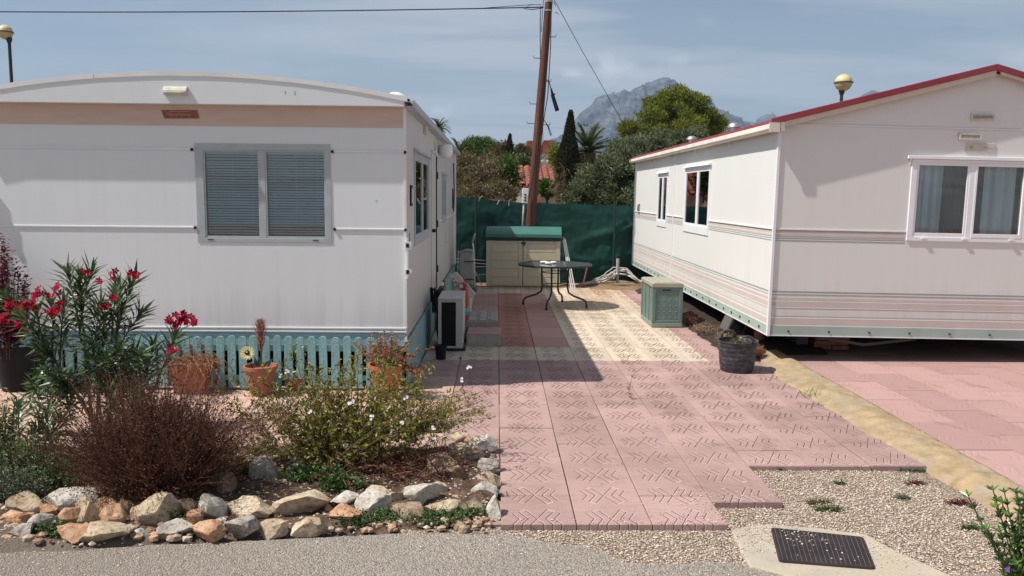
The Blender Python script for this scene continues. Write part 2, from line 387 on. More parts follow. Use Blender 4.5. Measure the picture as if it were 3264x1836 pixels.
M['cream'] = slab_mat('cream_slab', (0.55, 0.475, 0.385), (0.12, 0.06, 0.035), True, 0.95, (0.52, 0.38, 0.25), samt=0.4)
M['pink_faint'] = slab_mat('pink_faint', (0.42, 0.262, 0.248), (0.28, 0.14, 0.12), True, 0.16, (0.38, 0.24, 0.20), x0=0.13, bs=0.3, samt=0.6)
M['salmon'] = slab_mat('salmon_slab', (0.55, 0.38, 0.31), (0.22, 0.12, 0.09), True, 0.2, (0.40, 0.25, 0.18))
# ================================================================ SETTING
def struct(o, kind='structure'): o['kind'] = kind; return o
def sm(a, b, x):
    t = max(0, min(1, (x - a) / (b - a))); return t * t * (3 - 2 * t)

# ground sheet: flat plot, a dry bank behind the net fence, then level land to the horizon
m, nt = new_mat('dry_ground'); co = obj_co(nt)
c1 = ramp(nt, noise_n(nt, co, 0.7, 8, 0.65), [(0.3, (0.17, 0.11, 0.07)), (0.5, (0.26, 0.18, 0.11)), (0.7, (0.34, 0.25, 0.15))])
c2 = mix_c(nt, ramp(nt, noise_n(nt, co, 30, 4), [(0.4, 0.0), (0.7, 0.6)]), c1, (0.10, 0.06, 0.035))
finish(nt, c2, 0.95, noise_n(nt, co, 18, 6, 0.7), 0.8, 0.03, 0, 0.2); M['ground'] = m
def gz(x, y):
    b = sm(17.2, 21.5, y)
    z = -0.06 - 0.06 * sm(15.1, 15.8, y) * (1 - sm(17.0, 17.5, y)) + b * 1.25
    if y > 17.2 and y < 60: z += b * 0.12 * noise.noise(Vector((x * 0.5, y * 0.5, 0)))
    return z
ys = [-30, -8, 0, 3, 6, 9, 12, 15.05, 15.2, 15.5, 16, 16.5, 17, 17.3, 17.8, 18.3, 18.8, 19.3, 19.8, 20.3, 20.8, 21.5, 23, 25, 28, 32, 40, 55, 80, 130, 250, 600, 1500, 4000, 9000]
xs = [-6000, -2000, -600, -200, -80, -40, -20] + [-14 + i * 1.0 for i in range(29)] + [20, 40, 80, 200, 600, 2000, 6000]
b = MB(); nx = len(xs)
for y in ys:
    for x in xs: b.v.append((x, y, gz(x, y)))
for j in range(len(ys) - 1):
    for i in range(nx - 1):
        a = j * nx + i; b.f.append((a, a + 1, a + nx + 1, a + nx)); b.m.append(0)
struct(b.build('ground', M['ground'], smooth=True))

# asphalt road in the foreground
m, nt = new_mat('old_asphalt'); co = obj_co(nt)
vo = N(nt, 'ShaderNodeTexVoronoi', i={'Scale': 120.0, 'Randomness': 1.0}); L(nt, co, vo.inputs['Vector'])
sep = N(nt, 'ShaderNodeSeparateColor'); L(nt, vo.outputs['Color'], sep.inputs[0])
agg = ramp(nt, sep.outputs[0], [(0.0, (0.10, 0.088, 0.075)), (0.25, (0.25, 0.22, 0.185)), (0.6, (0.33, 0.29, 0.24)), (1.0, (0.54, 0.48, 0.40))])
big = noise_n(nt, co, 1.3, 6, 0.6)
dust = mix_c(nt, ramp(nt, big, [(0.35, 0.3), (0.65, 0.75)]), agg, (0.27, 0.235, 0.20))
gx = N(nt, 'ShaderNodeNewGeometry'); spx = N(nt, 'ShaderNodeSeparateXYZ'); L(nt, gx.outputs['Position'], spx.inputs[0])
wx = math_n(nt, 'ADD', math_n(nt, 'MULTIPLY', spx.outputs[0], 0.5), math_n(nt, 'MULTIPLY', big, 0.8))   # browner silt on the left stretch
dust = mix_c(nt, ramp(nt, math_n(nt, 'MULTIPLY_ADD', wx, 0.5, 0.62), [(0.25, 1.0), (0.7, 0.0)]), dust, mix_c(nt, 0.5, dust, (0.175, 0.14, 0.115)))
n9 = noise_n(nt, co, 55, 4)
dust = mix_c(nt, ramp(nt, n9, [(0.62, 0.0), (0.72, 0.75)]), dust, (0.06, 0.05, 0.045))
hh = math_n(nt, 'ADD', math_n(nt, 'MULTIPLY', vo.outputs['Distance'], -1.0), noise_n(nt, co, 40, 4))
finish(nt, dust, 0.85, hh, 0.9, 0.008, 0, 0.3); M['asphalt'] = m
edge = [(-90, 1400), (0, 1392), (200, 1384), (400, 1371), (600, 1362), (800, 1352), (950, 1345), (1100, 1341), (1270, 1346), (1380, 1362), (1500, 1383), (1570, 1412), (1640, 1420), (1760, 1414), (1860, 1417), (2000, 1436), (2150, 1441), (2300, 1447), (2420, 1446), (2576, 1440), (2800, 1440)]
pts = []
for k in range(len(edge) - 1):
    (x0, y0), (x1, y1) = edge[k], edge[k + 1]
    for q in range(8):
        t = q / 8; p = G(x0 + (x1 - x0) * t, y0 + (y1 - y0) * t, -0.030)
        p.y += 0.022 * noise.noise(Vector((p.x * 5, 1, 0))) + 0.012 * noise.noise(Vector((p.x * 19, 4, 0))); pts.append(p)
pts = [Vector((-14, 3.7, -0.030))] + pts + [Vector((14, 3.3, -0.030))]
b = MB()
for k in range(len(pts) - 1):
    a, c = pts[k], pts[k + 1]
    b.quad((a.x, -6, -0.030), (c.x, -6, -0.030), (c.x, c.y, -0.030), (a.x, a.y, -0.030))
    b.quad((a.x, a.y, -0.030), (c.x, c.y, -0.030), (c.x, c.y, -0.07), (a.x, a.y, -0.07))
struct(b.build('road', M['asphalt']))

# gravel bed sheet + real pebbles
m, nt = new_mat('gravel_bed'); co = obj_co(nt)
vo = N(nt, 'ShaderNodeTexVoronoi', i={'Scale': 75.0}); L(nt, co, vo.inputs['Vector'])
sep = N(nt, 'ShaderNodeSeparateColor'); L(nt, vo.outputs['Color'], sep.inputs[0])
cc = ramp(nt, sep.outputs[0], [(0.0, (0.26, 0.19, 0.14)), (0.4, (0.42, 0.33, 0.25)), (0.8, (0.54, 0.44, 0.34)), (1.0, (0.60, 0.54, 0.45))])
cc = mix_c(nt, ramp(nt, vo.outputs['Distance'], [(0.2, 0.0), (0.75, 0.8)]), cc, (0.10, 0.07, 0.05))
finish(nt, cc, 0.9, math_n(nt, 'MULTIPLY', vo.outputs['Distance'], -1.0), 1.0, 0.012, 0, 0.25); M['gravel'] = m
b = MB(); b.box(-0.5, 3.2, 3.0, 5.3, -0.075, -0.036)
struct(b.build('gravel_path', M['gravel']))
m, nt = new_mat('pebbles'); g = N(nt, 'ShaderNodeNewGeometry')
cc = ramp(nt, g.outputs['Random Per Island'], [(0.0, (0.24, 0.17, 0.125)), (0.2, (0.44, 0.35, 0.27)), (0.5, (0.57, 0.475, 0.38)), (0.75, (0.54, 0.415, 0.335)), (0.93, (0.66, 0.59, 0.51)), (1.0, (0.74, 0.71, 0.66))])
finish(nt, cc, 0.8, None, spec=0.3); M['pebble'] = m
def road_y(x):
    for k in range(len(pts) - 1):
        if pts[k].x <= x <= pts[k + 1].x:
            t = (x - pts[k].x) / max(1e-6, pts[k + 1].x - pts[k].x); return pts[k].y * (1 - t) + pts[k + 1].y * t
    return 3.4
def gravel_limit(x):
    if x < 1.24: return 4.10
    if x < 1.64: return 4.42
    return 5.05
b = MB(); rr = random.Random(5)
for k in range(26000):
    x = rr.uniform(-0.05, 2.95); y = rr.uniform(3.45, 5.06)
    ry = road_y(x)
    if y < ry - 0.015 * rr.random() or y > gravel_limit(x): continue
    if x > 2.62 and y > 4.5 and x > 2.62 + 0.25 * (y - 5.0) ** 2 + 0.05: continue
    if x < 0.03 and y > 4.05: continue
    r = rr.uniform(0.0028, 0.0068)
    b.blob((x, y, -0.034 + r * 0.3), r, 0, (rr.uniform(.7, 1.3), rr.uniform(.7, 1.3), rr.uniform(.5, .9)))
for k in range(1100):                                   # strays over the slabs and road
    if k < 330: x = rr.gauss(1.32, 0.22); y = rr.uniform(4.12, 4.6); z = 0.004
    else: x = rr.uniform(-2.6, 2.4); y = road_y(x) - abs(rr.gauss(0, 0.16)); z = -0.028
    if k < 330 and (y < gravel_limit(x) - 0.0 or x > 1.6 or rr.random() < abs(x - 1.3) * 1.6): continue
    b.blob((x, y, z), rr.uniform(0.002, 0.0065), 0, (1, 1, 0.6))
for k in range(900):                                   # spilling over the concrete surround and slab edges
    g_ = rr.random()
    if g_ < 0.45: p = G(rr.gauss(1915, 45), rr.gauss(1338, 22), 0); z = -0.015
    elif g_ < 0.7: p = G(rr.gauss(2240, 60), rr.gauss(1372, 22), 0); z = -0.015
    else: x_ = rr.uniform(0.1, 2.7); p = Vector((x_, gravel_limit(x_) + abs(rr.gauss(0, 0.07)), 0)); z = 0.003
    b.blob((p.x, p.y, z), rr.uniform(0.002, 0.006), 0, (1, 1, 0.7))
o = b.build('gravel_pebbles', M['pebble']); tag(o, 'pale crushed gravel spread beside the pink slabs', 'gravel', kind='stuff')

# paving slabs
def slab_kind(c, y):
    if c < 0 and y < 7.3 and c < -1: return 'salmon'
    if y < 8.30: return 'pink'
    if c >= 6: return 'pink'
    if y > 14.1: return 'cream'
    if y > 9.0:
        if c == 0: return 'pink_dirty'
        if c == 1: return 'pink_plain'
        if c == -1 and y > 10.1: return 'pink_plain'
    return 'cream'
kinds = ['pink', 'pink_plain', 'pink_dirty', 'cream', 'salmon']
rr = random.Random(3); b = MB()
offs = {-1: 0.0, 0: 0.0, 1: 0.29, 2: 0.0, 3: 0.34, 4: 0.17, 5: 0.0, 6: 0.34, 7: 0.1}
rows = {}
for c in range(-14, 8):
    x0 = 0.03 + 0.4 * c; x1 = x0 + 0.4
    st = 5.7 if c == 7 else 5.36 if c < -1 else 5.03 if c == -1 else 4.11 if c < 3 else 4.42 if c == 3 else 5.05
    en = 8.0 if c == 7 else 15.02 if c == 6 else (15.02 if c >= -2 else 7.3)
    y = st; lim = [8.34, 9.08, 14.12]
    nxt = MOT_Y0 + offs.get(c, 0.17 * (c % 4))
    while nxt - 0.2 < st: nxt += 0.68
    while y < en - 0.05:
        y2 = min(nxt, en)
        for lv in lim:
            if y < lv - 0.05 and y2 > lv - 0.2: y2 = lv; nxt = lv
        jz = rr.uniform(-0.0025, 0.0025); g = 0.0026; gy = 0.0009; t1 = rr.uniform(-0.002, 0.002); t2 = rr.uniform(-0.002, 0.002)
        i = len(b.v); mi = kinds.index(slab_kind(c, (y + y2) / 2))
        dx = rr.uniform(-0.0015, 0.0015)
        if c == 0 and y < 4.2: jz += 0.0
        if c >= 5 and y > 8.2:
            if c == 5: x0, x1 = 2.03, 2.235
            else: x0, x1 = 2.235, 2.53
        X0, X1, Y0, Y1 = x0 + g + dx, x1 - g + dx, y + gy, y2 - gy
        ch = 0.004
        for (xx, yy, zz) in ((X0, Y0, -0.05), (X1, Y0, -0.05), (X1, Y1, -0.05), (X0, Y1, -0.05)): b.v.append((xx, yy, zz))
        for (xx, yy) in ((X0, Y0), (X1, Y0), (X1, Y1), (X0, Y1)): b.v.append((xx, yy, jz - ch))
        for (xx, yy, s1, s2) in ((X0 + ch, Y0 + ch, -1, -1), (X1 - ch, Y0 + ch, 1, -1), (X1 - ch, Y1 - ch, 1, 1), (X0 + ch, Y1 - ch, -1, 1)): b.v.append((xx, yy, jz + t1 * s1 + t2 * s2))
        for a in (0, 4):
            for q in range(4): b.f.append((i + a + q, i + a + (q + 1) % 4, i + a + 4 + (q + 1) % 4, i + a + 4 + q)); b.m.append(mi)
        b.f.append((i + 8, i + 9, i + 10, i + 11)); b.m.append(mi)
        y = y2; nxt += 0.68
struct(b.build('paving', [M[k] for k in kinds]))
b = MB()                                               # neighbour's forecourt to the right of the kerb
for c in range(15):
    for r_ in range(14):
        x0 = 3.12 + 0.4 * c; y0 = 2.6 + 0.68 * r_ + (0.34 if c % 2 else 0)
        if y0 > 10.5: continue
        jz = 0.022 + rr.uniform(-0.002, 0.002)
        b.box(x0 + 0.0025, x0 + 0.3975, y0 + 0.0025, y0 + 0.6775, -0.05, jz)
struct(b.build('forecourt_paving', M['pink_faint']))

# mortar bed between slabs
b = MB(); b.box(-0.37, 1.22, 4.15, 15.0, -0.058, -0.022); b.box(1.22, 1.62, 4.46, 15.0, -0.058, -0.022); b.box(1.62, 2.53, 5.09, 15.0, -0.058, -0.022); b.box(2.53, 2.8, 5.09, 8.2, -0.058, -0.022); b.box(-5.5, -0.37, 5.4, 7.5, -0.058, -0.024); b.box(3.1, 9, 2.6, 10.5, -0.058, 0.008)
struct(b.build('mortar_bed', simple('mortar', (0.33, 0.24, 0.20), 0.95, 0.35, 14, 0.3, 60)))

# rough ochre concrete kerb strip between the two plots
KL = [(3.9, 2.80), (4.45, 2.79), (4.76, 2.79), (5.7, 2.72), (6.65, 2.69), (7.5, 2.66), (8.45, 2.80), (8.8, 2.88)]
def lin0(p, x):
    for (a, b_), (c_, d_) in zip(p, p[1:]):
        if a <= x <= c_: return b_ + (d_ - b_) * (x - a) / (c_ - a)
    return p[-1][1]
b = MB(); prof = 16; rowsY = 130
for j in range(rowsY + 1):
    y = 3.9 + (8.75 - 3.9) * j / rowsY
    xl = lin0(KL, y) + 0.035 * noise.noise(Vector((0, y * 2.3, 3))) + 0.02 * noise.noise(Vector((0, y * 9, 3)))
    xr = 3.11 + 0.008 * noise.noise(Vector((5, y * 3, 0)))
    for q in range(prof + 1):
        t = q / prof; x = xl + (xr - xl) * t
        z = 0.004 + 0.045 * min(1, t * 2.2) + 0.014 * noise.noise(Vector((x * 6, y * 4, 0))) + 0.011 * noise.noise(Vector((x * 19, y * 19, 0))) + 0.006 * noise.noise(Vector((x * 45, y * 45, 0)))
        if t > 0.93: z = min(z, 0.045)
        if q == 0 or q == prof: z = -0.05
        b.v.append((x, y, z))
for j in range(rowsY):
    for q in range(prof):
        a = j * (prof + 1) + q; b.f.append((a, a + 1, a + prof + 2, a + prof + 1)); b.m.append(0)
struct(b.build('kerb', M['concrete_y'], smooth=True))

m, nt = new_mat('bed_soil'); co = obj_co(nt)
c1 = ramp(nt, noise_n(nt, co, 9, 8, 0.7), [(0.3, (0.045, 0.026, 0.018)), (0.48, (0.12, 0.075, 0.052)), (0.62, (0.23, 0.155, 0.11)), (0.78, (0.38, 0.32, 0.25))])
gb_ = N(nt, 'ShaderNodeNewGeometry'); sb_ = N(nt, 'ShaderNodeSeparateXYZ'); L(nt, gb_.outputs['Position'], sb_.inputs[0])
yy_ = math_n(nt, 'ADD', sb_.outputs[1], math_n(nt, 'MULTIPLY', noise_n(nt, co, 7, 5), 0.35))
c1 = mix_c(nt, ramp(nt, math_n(nt, 'SUBTRACT', yy_, 3.7), [(0.38, 0.9), (0.62, 0.0)]), c1, (0.23, 0.19, 0.15))
finish(nt, c1, 0.95, noise_n(nt, co, 45, 6, 0.7), 1.0, 0.03, 0, 0.2); M['bed'] = m
# loose soil bank along and under the right-hand home, and in the far corner
def patch(name, x0, x1, y0, y1, fz, mat, step=0.06, smooth=True):
    nxx = max(2, int((x1 - x0) / step)); nyy = max(2, int((y1 - y0) / step)); b = MB()
    for j in range(nyy + 1):
        for i in range(nxx + 1):
            x = x0 + (x1 - x0) * i / nxx; y = y0 + (y1 - y0) * j / nyy; b.v.append((x, y, fz(x, y)))
    for j in range(nyy):
        for i in range(nxx):
            a = j * (nxx + 1) + i; b.f.append((a, a + 1, a + nxx + 2, a + nxx + 1)); b.m.append(0)
    return struct(b.build(name, mat, smooth=smooth))
patch('soil_bank', 2.40, 3.6, 7.9, 15.0, lambda x, y: -0.02 + 0.10 * sm(2.42, 2.75, x) * sm(8.3, 9.0, y) - 0.10 * (1 - sm(2.40, 2.46, x)) - 0.1 * sm(14.6, 15, y) - 0.1 * (1 - sm(8.0, 8.5, y)) + 0.025 * noise.noise(Vector((x * 6, y * 6, 1))), simple('shade_dark_soil', (0.035, 0.022, 0.015), 0.95, 0.5, 20, 0.9, 50))  # near-black soil: the shade under the home is put into the colour
patch('corner_soil', 1.45, 3.6, 14.3, 16.3, lambda x, y: -0.03 + 0.07 * sm(14.4, 15.1, y) * sm(1.5, 2.0, x) + 0.03 * noise.noise(Vector((x * 5, y * 5, 1))) - 0.1 * (1 - sm(1.45, 1.6, x)) - 0.08 * sm(15.9, 16.3, y), M['ground'])

# planted bed
def bed_z(x, y):
    e = sm(road_y(x) + 0.01, road_y(x) + 0.12, y) * sm(5.42, 5.3, y) * sm(0.0, -0.06, x)
    return -0.06 + e * (0.045 + 0.05 * sm(4.1, 4.6, y) + 0.03 * noise.noise(Vector((x * 3, y * 3, 0))) + 0.015 * noise.noise(Vector((x * 14, y * 14, 0))))
patch('flower_bed_soil', -5.2, 0.02, 3.8, 5.45, bed_z, M['bed'], 0.035)
b = MB(); rr = random.Random(9)
for k in range(2600):                                   # crumbs and chips on the bed
    x = rr.uniform(-3.2, 0); y = rr.uniform(3.84, 5.2); r = rr.uniform(0.003, 0.011)
    b.blob((x, y, bed_z(x, y) + r * 0.3), r, 0, (rr.uniform(.7, 1.3), rr.uniform(.7, 1.3), .6))
o = b.build('soil_chips', M['pebble']); tag(o, 'small stone chips scattered over the bare soil of the bed', 'stone chips', kind='stuff')

# inspection cover surround
b = MB(); ring = [(1840, 1333), (1880, 1324), (1935, 1317), (2060, 1328), (2178, 1343), (2255, 1385), (2330, 1418), (2395, 1449), (2430, 1490), (2200, 1476), (2050, 1464), (1950, 1440), (1885, 1423), (1868, 1390), (1850, 1360)]
gp = [G(x, y, -0.018) for x, y in ring]; pp = []
for k in range(len(gp)):
    for q in range(4):
        p = gp[k].lerp(gp[(k + 1) % len(gp)], q / 4); p = p + Vector((noise.noise(p * 9), noise.noise(p * 9 + Vector((3, 3, 3))), 0)) * 0.015; pp.append((p.x, p.y))
b.prism(pp[::-1], -0.06, -0.018, axis='z'); struct(b.build('concrete_surround', M['concrete_p'], bevel=0.008))

# mountains
def lin(pts_, x):
    if x <= pts_[0][0]: return pts_[0][1]
    for (a, b_), (c_, d_) in zip(pts_, pts_[1:]):
        if a <= x <= c_: return b_ + (d_ - b_) * (x - a) / (c_ - a)
    return pts_[-1][1]
sky_line = [(1040, 420), (1130, 395), (1180, 378), (1222, 352), (1240, 347), (1262, 358), (1290, 385), (1310, 376), (1358, 366), (1407, 343), (1443, 323), (1444, 304), (1459, 284), (1485, 268), (1498, 248), (1528, 240), (1541, 237), (1544, 248), (1548, 236), (1564, 230), (1583, 232), (1596, 222), (1645, 204), (1668, 198), (1681, 202), (1701, 216), (1717, 225), (1760, 250), (1792, 265), (1805, 278), (1841, 297), (1870, 310), (1890, 310), (1907, 297), (1930, 286), (1960, 297), (2080, 300), (2140, 262), (2170, 238), (2190, 228), (2215, 236), (2280, 300), (2400, 330), (2576, 350), (2800, 380)]
MD = 3200.0
m, nt = new_mat('mountain'); g = N(nt, 'ShaderNodeNewGeometry'); co = obj_co(nt, (0.001, 0.001, 0.001))
spm = N(nt, 'ShaderNodeSeparateXYZ'); L(nt, g.outputs['Position'], spm.inputs[0])
n1 = noise_n(nt, co, 9, 10, 0.65); n2 = noise_n(nt, obj_co(nt, (0.002, 0.002, 0.0045)), 8, 10, 0.7)
rockc = ramp(nt, n2, [(0.38, (0.035, 0.035, 0.037)), (0.5, (0.10, 0.096, 0.095)), (0.64, (0.22, 0.205, 0.195))])
zz = math_n(nt, 'ADD', math_n(nt, 'DIVIDE', spm.outputs[2], 330.0), math_n(nt, 'MULTIPLY', n1, 0.7))
cc = mix_c(nt, ramp(nt, zz, [(0.78, 1.0), (1.12, 0.0)]), rockc, mix_c(nt, ramp(nt, n2, [(0.45, 0), (0.65, 0.6)]), (0.018, 0.028, 0.022), (0.055, 0.055, 0.048)))
finish(nt, cc, 0.95, n2, 1.0, 30.0, 0, 0.1); M['mountain'] = m
def mount(name, s0, s1, Y0, depth, seedz, nxx=300, nyy=60):
    b = MB()
    for j in range(nyy + 1):
        v = j / nyy; Y = Y0 - depth * 1.2 * (1 - v)
        for i in range(nxx + 1):
            sx = s0 + (s1 - s0) * i / nxx
            p = AY(sx, lin(sky_line, sx), Y0)
            p0 = Vector((p.x * (Y / Y0) ** 0.0, Y, 0)); e = min(sm(0, 0.03, i / nxx), sm(0, 0.03, 1 - i / nxx))
            ht = p.z * (0.22 * v ** 0.8 + 0.78 * sm(0.30, 1.0, v) ** 1.15) * e
            q = Vector((p0.x / 110, Y / 160, seedz))
            rid = (1 - abs(noise.noise(q)) * 2) * 0.5 + (1 - abs(noise.noise(q * 2.7)) * 2) * 0.3 + noise.noise(q * 7) * 0.22 + noise.noise(q * 17) * 0.08
            ht += (rid - 0.45) * p.z * 0.34 * math.sin(math.pi * min(1, v)) ** 0.7 * e
            yy = Y + 60 * noise.noise(Vector((p0.x / 90, ht / 60, seedz + 5))) * math.sin(math.pi * v)
            b.v.append((p0.x, yy, max(-1, ht)))
    base = len(b.v)
    for i in range(nxx + 1):                       # back slope
        x, y, z = b.v[nyy * (nxx + 1) + i]; b.v.append((x, Y0 + depth, -1))
    for j in range(nyy + 1):
        for i in range(nxx):
            a = j * (nxx + 1) + i; b.f.append((a, a + 1, a + nxx + 2, a + nxx + 1)); b.m.append(0)
    return struct(b.build(name, M['mountain'], smooth=True))
mount('mountain', 1270, 1905, MD, 900, 0.3)
mount('far_hills', 1060, 1300, MD + 600, 600, 4.0, 120, 30)
mount('eastern_hills', 1880, 2700, MD + 600, 600, 8.0, 200, 30)

# ================================================================ SKY AND SUN
SUNV = Vector((-1.0, -0.23, 1.45)).normalized()            # towards the sun
el = math.asin(SUNV.z); az = math.atan2(SUNV.x, SUNV.y)    # azimuth from +Y, clockwise
sd = bpy.data.lights.new('sun', 'SUN'); sd.energy = SUN_E; sd.angle = R(0.53); sd.color = (1.0, 0.955, 0.89)
so = bpy.data.objects.new('sun', sd); col.objects.link(so); so.rotation_euler = (-SUNV).to_track_quat('-Z', 'Y').to_euler(); so.location = (-20, -5, 30)
w = bpy.data.worlds.new('World'); scene.world = w; w.use_nodes = True; nt = w.node_tree; nt.nodes.clear()
sky = N(nt, 'ShaderNodeTexSky', sky_type='NISHITA'); sky.sun_disc = False; sky.sun_elevation = el; sky.sun_rotation = az
sky.air_density = 1.0; sky.dust_density = 1.6; sky.ozone_density = 1.3; sky.altitude = 50
tc = N(nt, 'ShaderNodeTexCoord'); sp = N(nt, 'ShaderNodeSeparateXYZ'); L(nt, tc.outputs['Generated'], sp.inputs[0])
zc = math_n(nt, 'MAXIMUM', sp.outputs[2], 0.0)
dz = math_n(nt, 'ADD', zc, 0.10)
cv = N(nt, 'ShaderNodeCombineXYZ'); L(nt, math_n(nt, 'DIVIDE', sp.outputs[0], dz), cv.inputs[0]); L(nt, math_n(nt, 'DIVIDE', sp.outputs[1], dz), cv.inputs[1])
mp = N(nt, 'ShaderNodeMapping'); mp.inputs['Scale'].default_value = (0.5, 1.5, 1); mp.inputs['Rotation'].default_value = (0, 0, R(12)); mp.inputs['Location'].default_value = (0.4, 0.15, 0); L(nt, cv.outputs[0], mp.inputs['Vector'])
cl = noise_n(nt, mp.outputs[0], 1.1, 9, 0.55, 0.35)
veil = ramp(nt, cl, [(0.40, 0.0), (0.52, 0.6), (0.66, 1.0)])
# thicker veil to the right of the view and towards the horizon
side = ramp(nt, math_n(nt, 'MULTIPLY_ADD', sp.outputs[0], 0.9, 0.55), [(0.15, 0.25), (0.5, 1.0), (0.95, 0.7)])
hor = ramp(nt, sp.outputs[2], [(0.0, 0.75), (0.12, 0.5), (0.35, 0.0)])
vv = math_n(nt, 'ADD', math_n(nt, 'MULTIPLY', veil, side), math_n(nt, 'MULTIPLY', math_n(nt, 'MULTIPLY', hor, side), 0.8), clamp=True)
skyc = mix_c(nt, 1.0, sky.outputs[0], SKY_TINT, 'MULTIPLY')
c = mix_c(nt, math_n(nt, 'MULTIPLY', vv, 0.85), skyc, CLOUD_C)
# small fair-weather clouds low over the land
pn = noise_n(nt, tc.outputs['Generated'], 22, 9, 0.58)
acc = None
for (px, py, rx, ry, st) in ((1552, 175, 74, 44, 1.0), (1690, 152, 58, 24, 0.8), (1440, 182, 34, 18, 0.8), (1105, 278, 30, 16, 0.8), (1290, 236, 75, 22, 0.3), (1775, 55, 30, 16, 0.25), (2240, 180, 60, 14, 0.2), (1600, 190, 90, 20, 0.35), (2560, 155, 50, 20, 0.35), (700, 90, 300, 26, 0.12)):
    d = ray(px, py).normalized(); sx_ = 1 / (rx * 1.267 / 2650); sy_ = 1 / (ry * 1.267 / 2650)
    v1 = N(nt, 'ShaderNodeVectorMath', operation='SUBTRACT'); L(nt, tc.outputs['Generated'], v1.inputs[0]); v1.inputs[1].default_value = tuple(d)
    v2 = N(nt, 'ShaderNodeVectorMath', operation='MULTIPLY'); L(nt, v1.outputs[0], v2.inputs[0]); v2.inputs[1].default_value = (sx_, sx_ * 0.3, sy_)
    v3 = N(nt, 'ShaderNodeVectorMath', operation='LENGTH'); L(nt, v2.outputs[0], v3.inputs[0])
    f = math_n(nt, 'SUBTRACT', 3.05, math_n(nt, 'ADD', v3.outputs['Value'], math_n(nt, 'MULTIPLY', pn, 4.2)))
    f = math_n(nt, 'MULTIPLY', math_n(nt, 'MULTIPLY', f, 0.8, clamp=True), st)
    acc = f if acc is None else math_n(nt, 'MAXIMUM', acc, f)
c = mix_c(nt, math_n(nt, 'MULTIPLY', acc, 0.95), c, CLOUD_B)
bg = N(nt, 'ShaderNodeBackground', i={'Strength': SKY_S}); L(nt, c, bg.inputs[0])
ow = N(nt, 'ShaderNodeOutputWorld'); L(nt, bg.outputs[0], ow.inputs[0])
scene.view_settings.view_transform = 'Standard'; scene.view_settings.look = 'None'; scene.view_settings.gamma = 1; scene.view_settings.exposure = EXPO
scene.view_settings.use_curve_mapping = False

# air: one closed box of thin haze round everything
if HAZE:
    b = MB(); b.box(-5500, 6500, -60, 4800, -3, 520)
    m, nt = new_mat('haze_air'); pv = N(nt, 'ShaderNodeVolumePrincipled', i={'Density': HAZE, 'Color': (0.50, 0.70, 0.98, 1), 'Anisotropy': 0.1})
    o2 = N(nt, 'ShaderNodeOutputMaterial'); L(nt, pv.outputs[0], o2.inputs['Volume'])
    o = b.build('haze', m); tag(o, 'thin blue haze in the air over the land', 'haze', kind='stuff')
# ================================================================ MOBILE HOMES
def panel_y(b, x0, x1, z0, z1, y0, y1, holes, m=0):
    """wall slab facing -Y with rectangular openings (x0,x1,z0,z1)"""
    xs_ = sorted({x0, x1, *[h[0] for h in holes], *[h[1] for h in holes]}); zs_ = sorted({z0, z1, *[h[2] for h in holes], *[h[3] for h in holes]})
    for xa, xb in zip(xs_, xs_[1:]):
        for za, zb in zip(zs_, zs_[1:]):
            cx, cz = (xa + xb) / 2, (za + zb) / 2
            if any(h[0] < cx < h[1] and h[2] < cz < h[3] for h in holes): continue
            b.box(xa, xb, y0, y1, za, zb, m)
def panel_x(b, y0, y1, z0, z1, x0, x1, holes, m=0):
    ys_ = sorted({y0, y1, *[h[0] for h in holes], *[h[1] for h in holes]}); zs_ = sorted({z0, z1, *[h[2] for h in holes], *[h[3] for h in holes]})
    for ya, yb in zip(ys_, ys_[1:]):
        for za, zb in zip(zs_, zs_[1:]):
            cy, cz = (ya + yb) / 2, (za + zb) / 2
            if any(h[0] < cy < h[1] and h[2] < cz < h[3] for h in holes): continue
            b.box(x0, x1, ya, yb, za, zb, m)

# ---------------------------------------------------------------- left home
YF, XR, XL, YB = 7.10, -0.79, -4.62, 15.8
def arc(x): return 2.697 - 0.055 * (x + 2.62) ** 2
home = thing('mobile_home', 'white mobile home with a shallow curved roof and a wide blinded window', 'mobile home', (-2.65, YF, 0))
WIN = (-2.515, -1.475, 1.318, 2.07)
SW1 = (7.84, 9.42, 1.285, 2.06); SW2 = (11.75, 12.5, 1.36, 1.94)
b = MB(); panel_y(b, XL, XR, 0.49, 2.45, YF, YF + 0.05, [WIN]); b.build('front_wall', M['white_wall'], home)
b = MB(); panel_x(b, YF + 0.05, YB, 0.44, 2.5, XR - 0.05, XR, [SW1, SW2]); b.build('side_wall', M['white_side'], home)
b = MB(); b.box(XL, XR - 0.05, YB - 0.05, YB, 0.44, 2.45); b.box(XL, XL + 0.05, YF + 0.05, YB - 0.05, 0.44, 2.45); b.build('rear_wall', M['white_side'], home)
b = MB(); b.box(XL + 0.05, XR - 0.05, YF + 1.6, YF + 1.62, 0.5, 2.43); b.box(XL + 0.05, XR - 0.05, YF + 0.05, YB - 0.05, 0.47, 0.5); b.box(XR - 1.4, XR - 1.38, YF + 1.62, YB - 0.05, 0.5, 2.43); b.build('interior', M['room'], home)
n = 40; gx_ = [XL + (XR - XL) * i / n for i in range(n + 1)]
b = MB(); b.prism([(XL, 2.443)] + [(XR, 2.443)] + [(x, arc(x) - 0.012) for x in gx_[::-1]], YF - 0.103, YF - 0.001); b.build('gable_panel', M['white_wall'], home)
b = MB()
